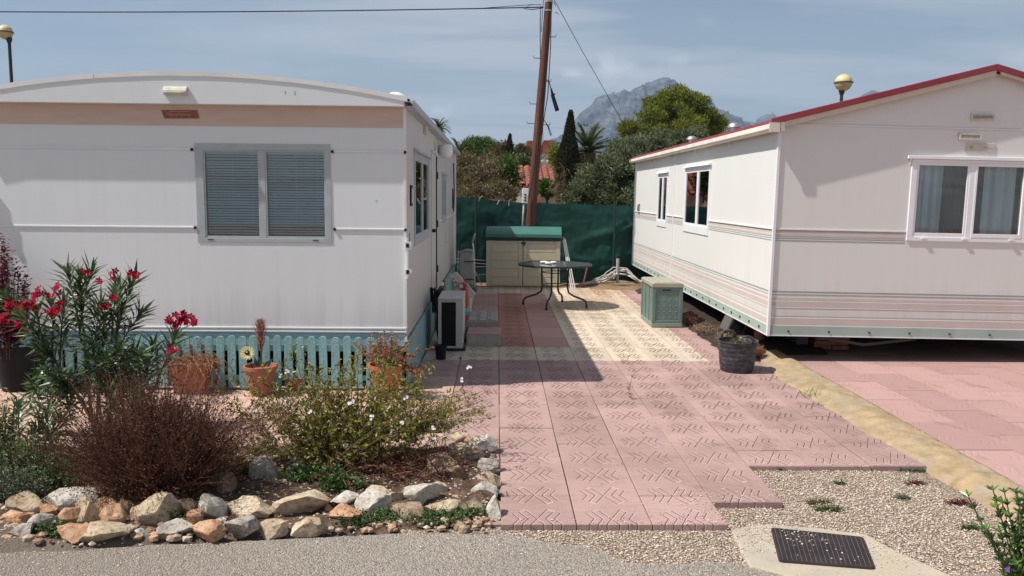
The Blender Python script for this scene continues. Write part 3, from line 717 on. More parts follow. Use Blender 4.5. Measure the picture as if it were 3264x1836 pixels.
for i in range(n):
    xa = XL - 0.05 + (XR - XL + 0.1) * i / n; xb = XL - 0.05 + (XR - XL + 0.1) * (i + 1) / n
    b.quad((xa, YF - 0.102, arc(xa)), (xb, YF - 0.102, arc(xb)), (xb, YB + 0.05, arc(xb)), (xa, YB + 0.05, arc(xa)))
    b.quad((xb, YF - 0.102, arc(xb) - 0.02), (xa, YF - 0.102, arc(xa) - 0.02), (xa, YB + 0.05, arc(xa) - 0.02), (xb, YB + 0.05, arc(xb) - 0.02))
xe = XR + 0.05; b.quad((xe, YF - 0.102, arc(xe)), (xe, YF - 0.102, arc(xe) - 0.02), (xe, YB + 0.05, arc(xe) - 0.02), (xe, YB + 0.05, arc(xe)))
b.build('roof', M['white'], home)
for (a0, a1) in ((XL - 0.05, -3.36), (-3.355, XR + 0.03)):
    b = MB(); k = 24
    up_ = [(a0 + (a1 - a0) * i / k, arc(a0 + (a1 - a0) * i / k) + 0.012) for i in range(k + 1)]
    lo_ = [(x, z - 0.040 - 0.004 * noise.noise(Vector((x * 6, 0, 0)))) for x, z in up_]
    for (p, q, p2, q2) in zip(up_, up_[1:], lo_, lo_[1:]):
        b.prism([p2, q2, q, p], YF - 0.109, YF - 0.1035)
    b.build('roof_trim', M['white'], home)
b = MB(); b.box(XR + 0.001, XR + 0.075, YF - 0.02, YB + 0.03, 2.435, 2.455); b.box(XR + 0.065, XR + 0.08, YF - 0.04, YB + 0.03, 2.44, 2.5)
b.build('eave_gutter', M['alu'], home)
b = MB(); b.box(XL, XR - 0.002, YF - 0.004, YF - 0.001, 2.27, 2.442); b.build('peach_stripe', M['peach'], home)
b = MB(); b.box(XR - 0.016, XR + 0.006, YF - 0.006, YF + 0.016, 0.42, 2.44); b.build('corner_trim', M['white'], home)
b = MB(); b.box(XL, XR, YF - 0.012, YF - 0.001, 0.528, 0.543); b.box(XL, XR, YF - 0.012, YF - 0.001, 0.497, 0.512); b.build('bottom_trim', M['white'], home, bevel=0.003)
b = MB(); b.box(XL, XR - 0.002, YF - 0.002, YF + 0.03, 0.33, 0.488); b.build('skirt_board', M['teal_board'], home)
b = MB(); b.box(XL + 0.3, XL + 0.42, YF + 0.3, YB - 0.3, 0.25, 0.44); b.box(XR - 0.9, XR - 0.78, YF + 0.3, YB - 0.3, 0.25, 0.44); b.box(XL + 0.1, XR - 0.1, YF + 0.5, YF + 0.55, 0.0, 0.44); b.build('chassis', M['void'], home)
# rails with dark end caps
for (xa, xb, z) in ((XL, -2.605, 2.073), (-1.415, XR + 0.0, 2.068), (XL, -2.60, 1.408), (-1.405, XR + 0.0, 1.404)):
    b = MB(); b.box(xa, xb, YF - 0.0075, YF - 0.001, z - 0.008, z + 0.008); r_ = b.build('rail', M['white'], home, bevel=0.003)
    b = MB(); b.box(xb - 0.012, xb + 0.008, YF - 0.012, YF - 0.001, z - 0.015, z + 0.009); e_ = b.build('end_cap', M['black'], r_)
    if xa > -2:
        b = MB(); b.box(xa - 0.008, xa + 0.012, YF - 0.012, YF - 0.001, z - 0.015, z + 0.009); b.build('end_cap', M['black'], r_)
# front window
x0, x1, z0, z1 = WIN
w_ = MB(); o_ = 0.07
for (xa, xb, za, zb) in ((x0 - o_, x1 + o_, z1, z1 + 0.055), (x0 - o_, x1 + o_, z0 - 0.035, z0), (x0 - o_, x0, z0, z1), (x1, x1 + 0.045, z0, z1)):
    w_.box(xa, min(xb, x1 + 0.045), YF - 0.0055, YF + 0.02, za, zb)
xm = -2.015
wo = w_.build('window', M['alu'], home, bevel=0.002)
b = MB(); b.box(xm - 0.024, xm + 0.024, YF - 0.003, YF + 0.02, z0, z1)
for (xa, xb) in ((x0, xm - 0.024), (xm + 0.024, x1)):
    b.box(xa, xa + 0.014, YF - 0.001, YF + 0.018, z0, z1); b.box(xb - 0.014, xb, YF - 0.001, YF + 0.018, z0, z1)
    b.box(xa + 0.014, xb - 0.014, YF - 0.001, YF + 0.018, z0, z0 + 0.018); b.box(xa + 0.014, xb - 0.014, YF - 0.001, YF + 0.018, z1 - 0.014, z1)
b.build('frame', M['alu'], wo, bevel=0.002)
for (xa, xb) in ((x0 + 0.014, xm - 0.038), (xm + 0.038, x1 - 0.014)):
    b = MB(); b.box(xa, xb, YF + 0.004, YF + 0.008, z0 + 0.018, z1 - 0.014); b.build('pane', M['glass'], wo)
    b = MB(); zz_ = z1 - 0.03; k = 0
    b.box(xa, xb, YF + 0.028, YF + 0.05, z1 - 0.03, z1 - 0.012)
    while zz_ > z0 + 0.02:
        i = len(b.v); y1_ = YF + 0.031; y2_ = YF + 0.047
        zt = 0.0012 * math.sin(k * 1.7)
        b.box(xa + 0.003, xb - 0.003, y1_, y1_ + 0.0012, zz_ - 0.0078 + zt, zz_ + 0.0068 + zt)
        for q in range(i, i + 8):
            v = b.v[q]; b.v[q] = (v[0], v[1] + (v[2] - zz_) * 0.8, v[2])
        zz_ -= 0.0228; k += 1
    for xx in (xa + 0.06, (xa + xb) / 2, xb - 0.06): b.box(xx - 0.001, xx + 0.001, YF + 0.027, YF + 0.028, z0 + 0.02, z1 - 0.02)
    b.build('blind', M['blind'], wo)
for xs0 in (x0 + 0.02, x1 - 0.12): b = MB(); b.box(xs0, xs0 + 0.05, YF - 0.0085, YF - 0.0060, z0 - 0.016, z0 - 0.010); b.build('drain_slot', M['black'], wo)
# vent on the gable + painted plate
p0 = AY(413, 217, YF - 0.1); p1 = AY(473, 240, YF - 0.1)
b = MB(); vx0, vx1, vz0, vz1 = p0.x, p1.x, p1.z, p0.z
b.prism([(YF - 0.104, vz0), (YF - 0.140, vz0), (YF - 0.140, vz0 + 0.035), (YF - 0.128, vz1 - 0.012), (YF - 0.104, vz1)], vx0, vx1, axis='x')
b.box(vx0 + 0.01, vx1 - 0.01, YF - 0.147, YF - 0.1402, vz0 + 0.012, vz0 + 0.026)
b.box(vx0 - 0.006, vx1 + 0.006, YF - 0.098, YF - 0.0885, vz0 - 0.006, vz1 + 0.006)
b.build('vent_cover', M['cream_plastic'], home, bevel=0.004)
b = MB(); p0 = AY(406, 277, YF); p1 = AY(497, 277, YF); p2 = AY(502, 298, YF); p3 = AY(415, 298, YF); y_ = YF - 0.009
pts_ = [(p.x, p.z) for p in (p3, p2, p1, p0)]; b.prism(pts_, YF - 0.009, YF - 0.0045); npl = b.build('nameplate', M['rust'], home)
b = MB(); rr = random.Random(21)                      # worn scroll lettering on the plate
cx_, cz_ = (p0.x + p2.x) / 2, (p0.z + p2.z) / 2
pts_ = [Vector((cx_ - 0.09 + 0.18 * i / 26, y_ - 0.0015, cz_ - 0.004 + 0.014 * math.sin(i * 1.25) * (0.6 + 0.4 * math.cos(i * .5)))) for i in range(27)]
b.tube(pts_, 0.0022, 4); b.tube([Vector((cx_ - 0.115, y_ - .001, cz_ - 0.012)), Vector((cx_ - 0.10, y_ - .001, cz_ + 0.012)), Vector((cx_ - 0.085, y_ - .001, cz_ - 0.012))], 0.0022, 4)
b.tube([Vector((cx_ - 0.09, y_ - .001, cz_ + 0.021)), Vector((cx_ + 0.08, y_ - .001, cz_ + 0.023))], 0.0016, 4)
b.build('plate_lettering', M['rust_pale'], npl)
# side wall windows
def side_window(sw, x, parent, sill, fr, header=True, sgn=1, mullion=0.5, curt=None, thick=0.03):
    ya, yb, za, zb = sw; b = MB(); e = 0.045 if sgn > 0 else 0.05
    xo = x + 0.014 * sgn; xi = x - 0.02 * sgn; X0_, X1_ = min(xo, xi), max(xo, xi)
    b.box(X0_, X1_, ya - e, yb + e, zb, zb + e); b.box(X0_, X1_, ya - e, yb + e, za - sill, za); b.box(X0_, X1_, ya - e, ya, za, zb); b.box(X0_, X1_, yb, yb + e, za, zb)
    wn = b.build('window', fr, parent, bevel=0.003)
    ym = ya + (yb - ya) * mullion; b = MB(); xo2 = x + 0.008 * sgn; X2, X3 = min(xo2, xi), max(xo2, xi)
    b.box(X2, X3, ym - 0.03, ym + 0.03, za, zb)
    for (c0, c1) in ((ya, ym - 0.03), (ym + 0.03, yb)):
        b.box(X2, X3 - 0.001, c0, c0 + thick, za, zb); b.box(X2, X3 - 0.001, c1 - thick, c1, za, zb); b.box(X2, X3 - 0.001, c0 + thick, c1 - thick, za, za + thick); b.box(X2, X3 - 0.001, c0 + thick, c1 - thick, zb - thick, zb)
    b.build('frame', fr, wn)
    for (c0, c1) in ((ya + thick, ym - 0.03 - thick), (ym + 0.03 + thick, yb - thick)):
        b = MB(); b.box(min(x - 0.002 * sgn, x - 0.006 * sgn), max(x - 0.002 * sgn, x - 0.006 * sgn), c0, c1, za + thick, zb - thick); b.build('pane', M['glass_side'], wn)
    if header:
        b = MB(); t = zb + e; b.prism([(x, t), (x + 0.05 * sgn, t), (x + 0.045 * sgn, t + 0.012), (x, t + 0.045)] if sgn > 0 else [(x, t + 0.045), (x + 0.045 * sgn, t + 0.012), (x + 0.05 * sgn, t), (x, t)], ya - e - 0.02, yb + e + 0.02)
        b.build('drip_hood', fr, wn)
    if curt:
        b = MB(); nseg = 50
        for (c0, c1) in curt:
            for i in range(nseg):
                a = c0 + (c1 - c0) * i / nseg; d = c0 + (c1 - c0) * (i + 1) / nseg
                f = lambda q: x - sgn * (0.07 + 0.018 * math.sin(q * 55) + 0.008 * math.sin(q * 23))
                b.quad((f(a), a, za - 0.02), (f(d), d, za - 0.02), (f(d), d, zb + 0.02), (f(a), a, zb + 0.02))
        b.build('curtain', M['curtain'], wn, smooth=True)
    return wn
side_window(SW1, XR, home, 0.07, M['alu'], True, 1, 0.52)
side_window(SW2, XR, home, 0.06, M['alu'], True, 1, 0.5)
# door
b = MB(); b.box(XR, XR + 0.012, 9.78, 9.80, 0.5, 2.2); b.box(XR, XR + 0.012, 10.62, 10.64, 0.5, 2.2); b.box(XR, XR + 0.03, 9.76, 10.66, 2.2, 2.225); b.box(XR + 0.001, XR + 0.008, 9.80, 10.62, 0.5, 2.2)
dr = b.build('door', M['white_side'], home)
b = MB(); b.box(XR + 0.008, XR + 0.022, 10.5, 10.515, 0.5, 2.18); b.build('door_seal', M['black'], dr)
for z in (0.7, 1.28, 1.9): b = MB(); b.box(XR + 0.008, XR + 0.03, 10.59, 10.62, z, z + 0.09); b.build('hinge', M['dark_metal'], dr)
b = MB(); b.box(XR + 0.008, XR + 0.05, 9.86, 9.90, 1.25, 1.29); b.build('door_handle', M['black'], dr)
# small things fixed to the side wall
p = AX(1125, 380, XR + 0.12); b = MB(); b.lathe([(0.0, -0.10), (0.07, -0.085), (0.095, -0.03), (0.095, 0.03), (0.08, 0.08), (0.0, 0.10)], (XR + 0.10, p.y, p.z), 16, sy=1.3)
b.build('bulkhead_lamp', M['white'], home, smooth=True)
b = MB(); b.box(XR, XR + 0.02, p.y - 0.7, p.y - 0.5, p.z - 0.09, p.z + 0.07); b.build('side_grille', M['cream_plastic'], home)
p = AX(1066, 325, XR); b = MB(); b.box(XR, XR + 0.035, p.y - 0.05, p.y + 0.12, p.z - 0.05, p.z + 0.05); b.build('side_bracket', M['cream_plastic'], home, bevel=0.006)
b = MB(); b.box(XR + 0.001, XR + 0.014, 7.44, 7.56, 1.60, 1.79); fr = b.build('wall_thermometer', M['black'], home); b = MB(); b.box(XR + 0.0145, XR + 0.017, 7.46, 7.54, 1.63, 1.76); b.build('thermometer_face', M['cream_plastic'], fr)
b = MB(); b.box(XR + 0.001, XR + 0.014, 7.36, 7.48, 1.24, 1.36); b.build('socket_plate', M['cream_plastic'], home, bevel=0.004)
b = MB(); b.box(XR + 0.001, XR + 0.012, 12.55, 12.75, 0.95, 1.12); b.build('service_hatch', M['cream_plastic'], home)
b = MB(); b.box(XR + 0.001, XR + 0.012, 10.66, 14.9, 1.33, 1.35); b.build('side_rail', M['white'], home)
for (ya, yb) in ((14.95, 15.12),): b = MB(); b.box(XR + 0.001, XR + 0.035, ya, yb, 0.42, 2.44); b.build('rear_pilaster', M['white'], home)
b = MB(); b.box(XR + 0.001, XR + 0.02, 14.4, 14.48, 1.45, 1.8); b.tube([(XR + 0.02, 14.55, 1.4), (XR + 0.03, 14.55, 1.75), (XR + 0.02, 14.5, 2.25)], 0.012, 6); b.build('side_cable', M['dark_metal'], home)
b = MB(); b.box(XR - 0.004, XR + 0.05, YF - 0.03, YF - 0.007, 1.23, 1.30); b.box(XR + 0.0065, XR + 0.02, YF - 0.028, YF + 0.05, 0.98, 1.33); b.box(XR - 0.004, XR + 0.05, YF - 0.03, YF - 0.007, 1.02, 1.06)
br = b.build('awning_bracket', M['white'], home); 
for z in (1.25, 1.02): b = MB(); b.box(XR + 0.005, XR + 0.03, YF - 0.036, YF - 0.031, z, z + 0.035); b.build('bracket_bolt', M['black'], br)
b = MB(); b.box(-4.70, -4.60, YF - 0.10, YF - 0.07, 0.5, 2.15); b.box(-4.60, -4.52, YF - 0.10, YF - 0.08, 1.78, 1.95); b.tube([(-4.52, YF - 0.09, 1.80), (-4.48, YF - 0.09, 1.72), (-4.50, YF - 0.09, 1.68)], 0.008, 5); b.tube([(-4.60, YF - 0.09, 1.20), (-4.54, YF - 0.09, 1.18)], 0.012, 5); b.build('shadow_post', M['white'], home)  # unseen post past the corner, added to cast a shadow on the wall
# roof vent dome near the front corner
b = MB(); p = AY(995, 240, YF + 0.4); b.lathe([(0.13, 0.0), (0.125, 0.03), (0.09, 0.065), (0.04, 0.08), (0, 0.083)], (p.x, p.y, arc(p.x) - 0.003), 20, sx=0.85); b.build('roof_dome', M['white'], home, smooth=True)
for (x, z, l, a) in ((-1.78, 2.535, 0.022, 0.2), (-1.70, 2.525, 0.03, -0.2), (-1.045, 1.64, 0.018, 0.0)):
    y = YF - 0.1035 if z > 2.44 else YF - 0.0015
    b = MB(); b.box(x, x + 0.003, y - 0.001, y, z, z + l); b.build('wall_scratch', M['black'], home)

# picket fence along the front
pf = thing('picket_fence', 'weathered teal picket fence with rounded tops below the white mobile home', 'picket fence', (-2.6, 7.0, 0))
b = MB(); b.box(-4.6, -0.80, 7.012, 7.03, 0.345, 0.40); b.box(-4.6, -0.80, 7.012, 7.03, 0.235, 0.29) if False else None; b.build('cross_rail', M['teal'], pf)
b = MB(); b.box(-4.6, -0.80, 7.012, 7.03, 0.085, 0.13); b.build('cross_rail', M['teal'], pf)
rr = random.Random(4); x = -4.57
while x < -0.82:
    wd = 0.0345 + rr.uniform(-0.002, 0.002); h = 0.478 + rr.uniform(-0.008, 0.006); z0_ = 0.02 + rr.uniform(-0.01, 0.012); tl = rr.uniform(-0.006, 0.006)
    pr = [(-wd, z0_), (wd, z0_), (wd, h - wd * 0.75)] + [(wd * math.cos(t * math.pi / 6), h - wd * 0.75 + wd * 0.75 * math.sin(t * math.pi / 6)) for t in range(1, 6)] + [(-wd, h - wd * 0.75)]
    b = MB(); b.prism([(x + a + tl * (z / 0.48), z) for a, z in pr], 6.994, 7.010); b.build('picket', M['teal'], pf, bevel=0.0015)
    x += 0.0995 + rr.uniform(-0.003, 0.003)
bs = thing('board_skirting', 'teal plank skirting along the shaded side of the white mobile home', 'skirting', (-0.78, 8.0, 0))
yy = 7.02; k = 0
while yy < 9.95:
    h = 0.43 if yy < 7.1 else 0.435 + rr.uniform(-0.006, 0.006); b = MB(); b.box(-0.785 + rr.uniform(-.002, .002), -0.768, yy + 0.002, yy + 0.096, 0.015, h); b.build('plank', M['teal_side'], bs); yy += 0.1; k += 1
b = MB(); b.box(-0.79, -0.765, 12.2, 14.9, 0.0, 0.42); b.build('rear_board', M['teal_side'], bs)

# ---------------------------------------------------------------- right home (leans a little, so it is built square and tilted)
RX, RY, RYB, RXE = 2.794, 8.25, 16.75, 6.97
rh = thing('mobile_home', 'cream mobile home with a red tiled roof and striped lower walls', 'mobile home', (RX, RY, 0))
RW = (4.215, 5.33, 1.345, 2.095)
D1 = (10.86, 12.22, 1.30, 2.075); D2 = (13.56, 14.28, 1.29, 2.04)
def rz(x): return 2.487 + 0.263 * (x - RX) if x <= 4.885 else 3.035 - 0.263 * (x - 4.885)
b = MB(); panel_y(b, RX, RXE, 0.40, 2.45, RY, RY + 0.05, [RW])
b.prism([(RX, 2.4501), (RXE, 2.4501), (RXE, rz(RXE) - 0.03), (4.885, 3.0), (RX, rz(RX) - 0.03)], RY - 0.003, RY + 0.05); b.build('front_wall', M['cream_wall'], rh)
b = MB(); panel_x(b, RY + 0.05, RYB, 0.40, 2.46, RX, RX + 0.05, [D1, D2]); b.build('side_wall', M['cream_wall'], rh)
b = MB(); b.box(RX + 0.05, RXE - 0.05, RYB - 0.05, RYB, 0.4, 2.46); b.box(RXE - 0.05, RXE, RY + 0.05, RYB, 0.4, 2.46); b.build('rear_wall', M['cream_wall'], rh)
b = MB(); b.box(RX + 0.05, RXE - 0.05, RY + 2.2, RY + 2.22, 0.4, 2.45); b.box(RX + 0.05, RXE - 0.05, RY + 0.05, RYB - 0.05, 0.36, 0.4); b.box(RX + 1.6, RX + 1.62, RY + 2.3, RYB - 0.05, 0.4, 2.44); b.build('interior', M['room'], rh)
b = MB(); b.box(RX - 0.004, RXE, RY - 0.006, RY + 0.02, 0.30, 0.3995); b.box(RX - 0.006, RX + 0.02, RY + 0.0201, RYB, 0.30, 0.3995); b.build('sage_skirt', M['green_band'], rh)
b = MB(); b.box(RX - 0.006, RXE, RY - 0.010, RY - 0.0062, 0.293, 0.303); b.box(RX - 0.010, RX - 0.0062, RY, RYB, 0.293, 0.303); b.build('skirt_lip', M['white'], rh)
b = MB(); x = RX + 0.21
while x < RXE: b.lathe([(0.011, 0), (0.011, 0.006), (0.0, 0.012)], (0, 0, 0), 8) ; nv = len(b.v); b.v[-24:] = [(x + vx, RY - 0.006 - vz, 0.345 + vy) for vx, vy, vz in b.v[-24:]]; x += 0.42
y = RY + 0.25
while y < RYB: b.box(RX - 0.014, RX - 0.006, y, y + 0.03, 0.335, 0.36); y += 0.34
b.build('skirt_bolt', M['dark_metal'], rh)
# printed stripes, both visible faces
b = MB(); mats_ = ['stripe_dark', 'stripe_pink', 'stripe_pale', 'stripe_mid', 'upvc']
for (za, zb, k) in ((1.372, 1.383, 3), (1.352, 1.369, 1), (1.345, 1.349, 2), (1.322, 1.338, 1), (1.315, 1.319, 3), (1.294, 1.303, 0), (1.284, 1.288, 2), (1.272, 1.280, 0),
                    (0.744, 0.760, 0), (0.732, 0.738, 2), (0.719, 0.726, 0), (0.664, 0.694, 1), (0.652, 0.660, 2), (0.632, 0.646, 1), (0.598, 0.632, 1), (0.586, 0.594, 2), (0.580, 0.583, 3), (0.500, 0.504, 3), (0.478, 0.486, 2), (0.415, 0.470, 1), (0.4005, 0.410, 2)):
    if k == 1 and za == 0.598: zb = 0.6315
    sp_ = 0.0018
    if 1.27 < za < 1.39:
        b.box(RX + 0.02, RW[0] - 0.07, RY - sp_, RY + 0.001, za, zb, k); b.box(RW[1] + 0.06, RXE - 0.02, RY - sp_, RY + 0.001, za, zb, k)
    else: b.box(RX + 0.02, RXE - 0.02, RY - sp_, RY + 0.001, za, zb, k)
    if 1.27 < za < 1.39:
        for (ya, yb) in ((RY + 0.02, 10.80), (12.28, 13.5), (14.34, RYB - 0.01)): b.box(RX - sp_, RX + 0.001, ya, yb, za, zb, k)
    else: b.box(RX - sp_, RX + 0.001, RY + 0.02, RYB - 0.01, za, zb, k)
b.build('stripe_decal', [M[k] for k in mats_], rh)
b = MB()
for (xa, xb) in ((RX + 0.02, RW[0] - 0.062), (RW[1] + 0.058, RXE)): b = MB(); b.box(xa, xb, RY - 0.006, RY - 0.0001, 1.386, 1.398); b.build('waist_moulding', M['stripe_pale'], rh)
for (ya, yb) in ((RY + 0.02, 10.80), (12.28, 13.5), (14.34, RYB)): b = MB(); b.box(RX - 0.013, RX - 0.0001, ya, yb, 1.386, 1.398); b.build('waist_moulding', M['stripe_pale'], rh)
b = MB(); b.box(RX + 0.02, RXE, RY - 0.009, RY - 0.0035, 2.432, 2.446); b.build('belt_moulding', M['white'], rh)
b = MB(); b.box(RX - 0.012, RX + 0.018, RY - 0.014, RY + 0.018, 0.29, 2.40); b.build('corner_trim', M['upvc'], rh, bevel=0.003); b = MB(); b.box(RX - 0.012, RX + 0.015, RYB - 0.02, RYB + 0.012, 0.3, 2.44); b.build('corner_trim', M['upvc'], rh, bevel=0.003)
b = MB(); b.box(RX - 0.012, RX - 0.0001, 12.97, 13.01, 0.31, 2.42); b.build('side_seam_trim', M['upvc'], rh)
# roof
OH = 0.080; XE = RX - 0.10; XE2 = RXE + 0.10; XP = 4.885
def corr(y): return 0.014 * abs(math.sin(math.pi * y / 0.19))
b = MB(); ystep = 0.0475; yy = RY - OH; rows_ = []
while yy < RYB + 0.08: rows_.append(yy); yy += ystep
for ya, yb in zip(rows_, rows_[1:]):
    for (xa, xb) in ((XE - 0.01, XP), (XP, XE2)):
        b.quad((xa, ya, rz(xa) + corr(ya)), (xb, ya, rz(xb) + corr(ya)), (xb, yb, rz(xb) + corr(yb)), (xa, yb, rz(xa) + corr(yb)))
    b.quad((XE - 0.01, ya, rz(XE) - 0.02), (XE - 0.01, ya, rz(XE) + corr(ya)), (XE - 0.01, yb, rz(XE) + corr(yb)), (XE - 0.01, yb, rz(XE) - 0.02))
    b.quad((XE - 0.01, ya, rz(XE) - 0.021), (XE - 0.01, yb, rz(XE) - 0.021), (XP, yb, rz(XP) - 0.021), (XP, ya, rz(XP) - 0.021))
    b.quad((XP, ya, rz(XP) - 0.021), (XP, yb, rz(XP) - 0.021), (XE2, yb, rz(XE2) - 0.021), (XE2, ya, rz(XE2) - 0.021))
rf = b.build('roof', M['red_roof'], rh)
for (xa, xb) in ((XE - 0.02, XP), (XP, XE2)):
    za, zb = rz(xa), rz(xb); b = MB(); y0_, y1_ = RY - OH - 0.02, RY - OH + 0.02
    b.prism([(xa, za - 0.032), (xb, zb - 0.032), (xb, zb + 0.030), (xa, za + 0.030)], y0_, y1_); b.build('verge_trim', M['red_roof'], rf, bevel=0.006)
    b = MB(); b.prism([(xa + 0.05, za - 0.072), (xb, zb - 0.086), (xb, zb - 0.033), (xa + 0.05, za - 0.033 + 0.013)], y0_ + 0.012, y0_ + 0.03); b.build('bargeboard', M['soffit'], rf)
b = MB(); b.box(RX - 0.075, RX, RY - OH + 0.03, RYB, 2.452, 2.458); b.build('soffit', M['soffit'], rh)
b = MB(); gpts = [(XE - 0.03, 2.435), (XE - 0.035, 2.385), (XE - 0.02, 2.362), (XE + 0.05, 2.362), (XE + 0.065, 2.385), (XE + 0.065, 2.435)]
b.prism([(x, z) for x, z in gpts], RY - OH - 0.01, RYB + 0.05); gt = b.build('gutter', M['gutter'], rh, bevel=0.004)
b = MB(); b.box(XE - 0.037, XE + 0.067, RY - OH - 0.022, RY - OH - 0.0105, 2.352, 2.445); b.build('gutter_end_cap', M['gutter'], gt)
b = MB(); b.box(RX - 0.02, RX + 0.02, RY - OH - 0.01, RY - OH + 0.006, 2.36, 2.452); b.build('gutter_bracket', M['white'], gt)
for y in (9.9, 11.6, 13.3, 15.0): b = MB(); b.box(XE + 0.05, RX, y, y + 0.02, 2.33, 2.36); b.build('gutter_clip', M['gutter'], gt)
for (ox, oy, rr_) in ((1736, 341, 0.085), (1842, 307, 0.09)):
    p = AX(ox, oy, 3.15); b = MB(); base = rz(3.15) + 0.0; h = p.z - base
    b.lathe([(rr_ * 0.62, 0), (rr_ * 0.62, h * 0.45), (rr_ * 1.0, h * 0.45), (rr_ * 0.95, h * 0.66), (rr_ * 0.7, h * 0.88), (rr_ * 0.35, h * 0.98), (0, h)], (3.15, p.y, base), 24); b.build('roof_vent', M['metal'], rh, smooth=True, autos=35)
# front window of the right home
x0, x1, z0, z1 = RW; b = MB(); e = 0.06
b.box(x0 - e, x1 + e, RY - 0.012, RY + 0.03, z1, z1 + 0.03); b.box(x0 - e, x1 + e, RY - 0.012, RY + 0.03, z0 - 0.045, z0); b.box(x0 - e, x0, RY - 0.012, RY + 0.03, z0, z1); b.box(x1, x1 + e - 0.01, RY - 0.012, RY + 0.03, z0, z1)
wn = b.build('window', M['upvc'], rh, bevel=0.005)
b = MB(); b.box(x0 - 0.11, x1 + 0.11, RY - 0.03, RY - 0.0001, z1 + 0.031, z1 + 0.066); b.prism([(RY - 0.0001, z1 + 0.03), (RY - 0.026, z1 + 0.03), (RY - 0.0001, z1 - 0.04)], x0 - 0.085, x0 - 0.07, axis='x'); b.build('drip_hood', M['upvc'], wn, bevel=0.004)
xm = x0 + (x1 - x0) * 0.512; b = MB(); b.box(xm - 0.032, xm + 0.026, RY - 0.010, RY + 0.02, z0, z1)
for (xa, xb, yo) in ((x0, xm - 0.032, 0.0), (xm + 0.026, x1, -0.008)):
    b.box(xa, xa + 0.022, RY - 0.006 + yo, RY + 0.018, z0, z1); b.box(xb - 0.022, xb, RY - 0.006 + yo, RY + 0.018, z0, z1)
    b.box(xa + 0.022, xb - 0.022, RY - 0.006 + yo, RY + 0.018, z0, z0 + 0.04); b.box(xa + 0.022, xb - 0.022, RY - 0.006 + yo, RY + 0.018, z1 - 0.03, z1)
b.build('frame', M['upvc'], wn, bevel=0.002)
for (xa, xb) in ((x0 + 0.022, xm - 0.054), (xm + 0.048, x1 - 0.022)):
    b = MB(); b.box(xa, xb, RY + 0.004, RY + 0.008, z0 + 0.04, z1 - 0.03); b.build('pane', M['glass'], wn)
b = MB(); [b.box(xx, xx + 0.05, RY - 0.024, RY - 0.0125, z0 - 0.022, z0 - 0.006) for xx in (x0 + 0.09, xm - 0.06, x1 - 0.12)]; b.build('drain_cap', M['upvc'], wn)
def curtain(xa, xb, y, amp, fr_, mat, nm='curtain', lean=0.0):
    b = MB(); k = 60
    for i in range(k):
        a = xa + (xb - xa) * i / k; d = xa + (xb - xa) * (i + 1) / k
        f = lambda q: y + amp * math.sin(q * fr_) + amp * 0.5 * math.sin(q * fr_ * 2.3 + 1)
        b.quad((a + lean * 0.0, f(a), z0), (d, f(d), z0), (d + lean, f(d), z1), (a + lean, f(a), z1))
    return b.build(nm, mat, wn, smooth=True)
curtain(x0 + 0.05, x0 + 0.31, RY + 0.10, 0.02, 62, M['curtain']); curtain(xm + 0.19, x1 - 0.03, RY + 0.10, 0.02, 38, M['curtain'])
curtain(x0 - 0.03, x1 + 0.03, RY + 0.35, 0.015, 40, M['curtain_dark'], 'inner_curtain')
side_window(D1, RX, rh, 0.11, M['upvc'], True, -1, 0.46, curt=((11.75, 12.15),), thick=0.025)
side_window(D2, RX, rh, 0.10, M['upvc'], True, -1, 0.5, thick=0.025)
# vents, plaque
for (ax_, ay_, bx_, by_, nm) in ((2433, 285, 2490, 303, 1), (2404, 335, 2459, 352, 2)):
    p, q = AY(ax_, ay_, RY), AY(bx_, by_, RY); dz_ = 0.0125 * (p.x - RX); xa, xb, za, zb = p.x, q.x, q.z + dz_, p.z + dz_
    fy = RY - 0.0035
    b = MB(); b.box(xa, xb, fy - 0.022, fy, za, za + 0.014); b.box(xa, xb, fy - 0.022, fy, zb - 0.014, zb); b.box(xa, xa + 0.016, fy - 0.022, fy, za + 0.014, zb - 0.014); b.box(xb - 0.016, xb, fy - 0.022, fy, za + 0.014, zb - 0.014)
    k = 3
    for i in range(k): zc_ = za + 0.014 + (zb - za - 0.028) * (i + 0.5) / k; b.box(xa + 0.016, xb - 0.016, fy - 0.018, fy - 0.004, zc_ - 0.0035, zc_ + 0.0035)
    b.build('vent_grille', M['cream_plastic'], rh)
    b = MB(); b.box(xa + 0.017, xb - 0.017, fy - 0.0025, fy, za + 0.015, zb - 0.015); b.build('vent_opening', M['void'], rh)
p, q = AY(2423, 359, RY), AY(2495, 382, RY); dz_ = 0.0125 * (p.x - RX)
b = MB(); b.box(p.x, q.x, RY - 0.008, RY - 0.0002, q.z + dz_, p.z + dz_); pl = b.build('name_plaque', simple('plaque', (0.55, 0.52, 0.46), 0.4, 0.1, 20), rh, bevel=0.003)
b = MB(); cx_, cz_ = p.x + 0.05, (p.z + q.z) / 2 + dz_
b.prism([(cx_ - 0.02, cz_ + 0.022), (cx_ - 0.005, cz_ - 0.02), (cx_ + 0.018, cz_ - 0.012), (cx_ + 0.014, cz_ + 0.014), (cx_ + 0.0, cz_ + 0.008)], RY - 0.0095, RY - 0.0082)
b.build('plaque_emblem', simple('ochre_ink', (0.42, 0.32, 0.08), 0.5), pl)
b = MB(); rr = random.Random(8)
for k in range(5):
    xx = q.x - 0.11 + k * 0.017; b.tube([Vector((xx, RY - 0.0088, cz_ - 0.008)), Vector((xx + 0.005, RY - 0.0088, cz_ + 0.010)), Vector((xx + 0.011, RY - 0.0088, cz_ - 0.004))], 0.0016, 4)
b.build('plaque_writing', simple('faded_ink', (0.36, 0.27, 0.24), 0.6), pl)
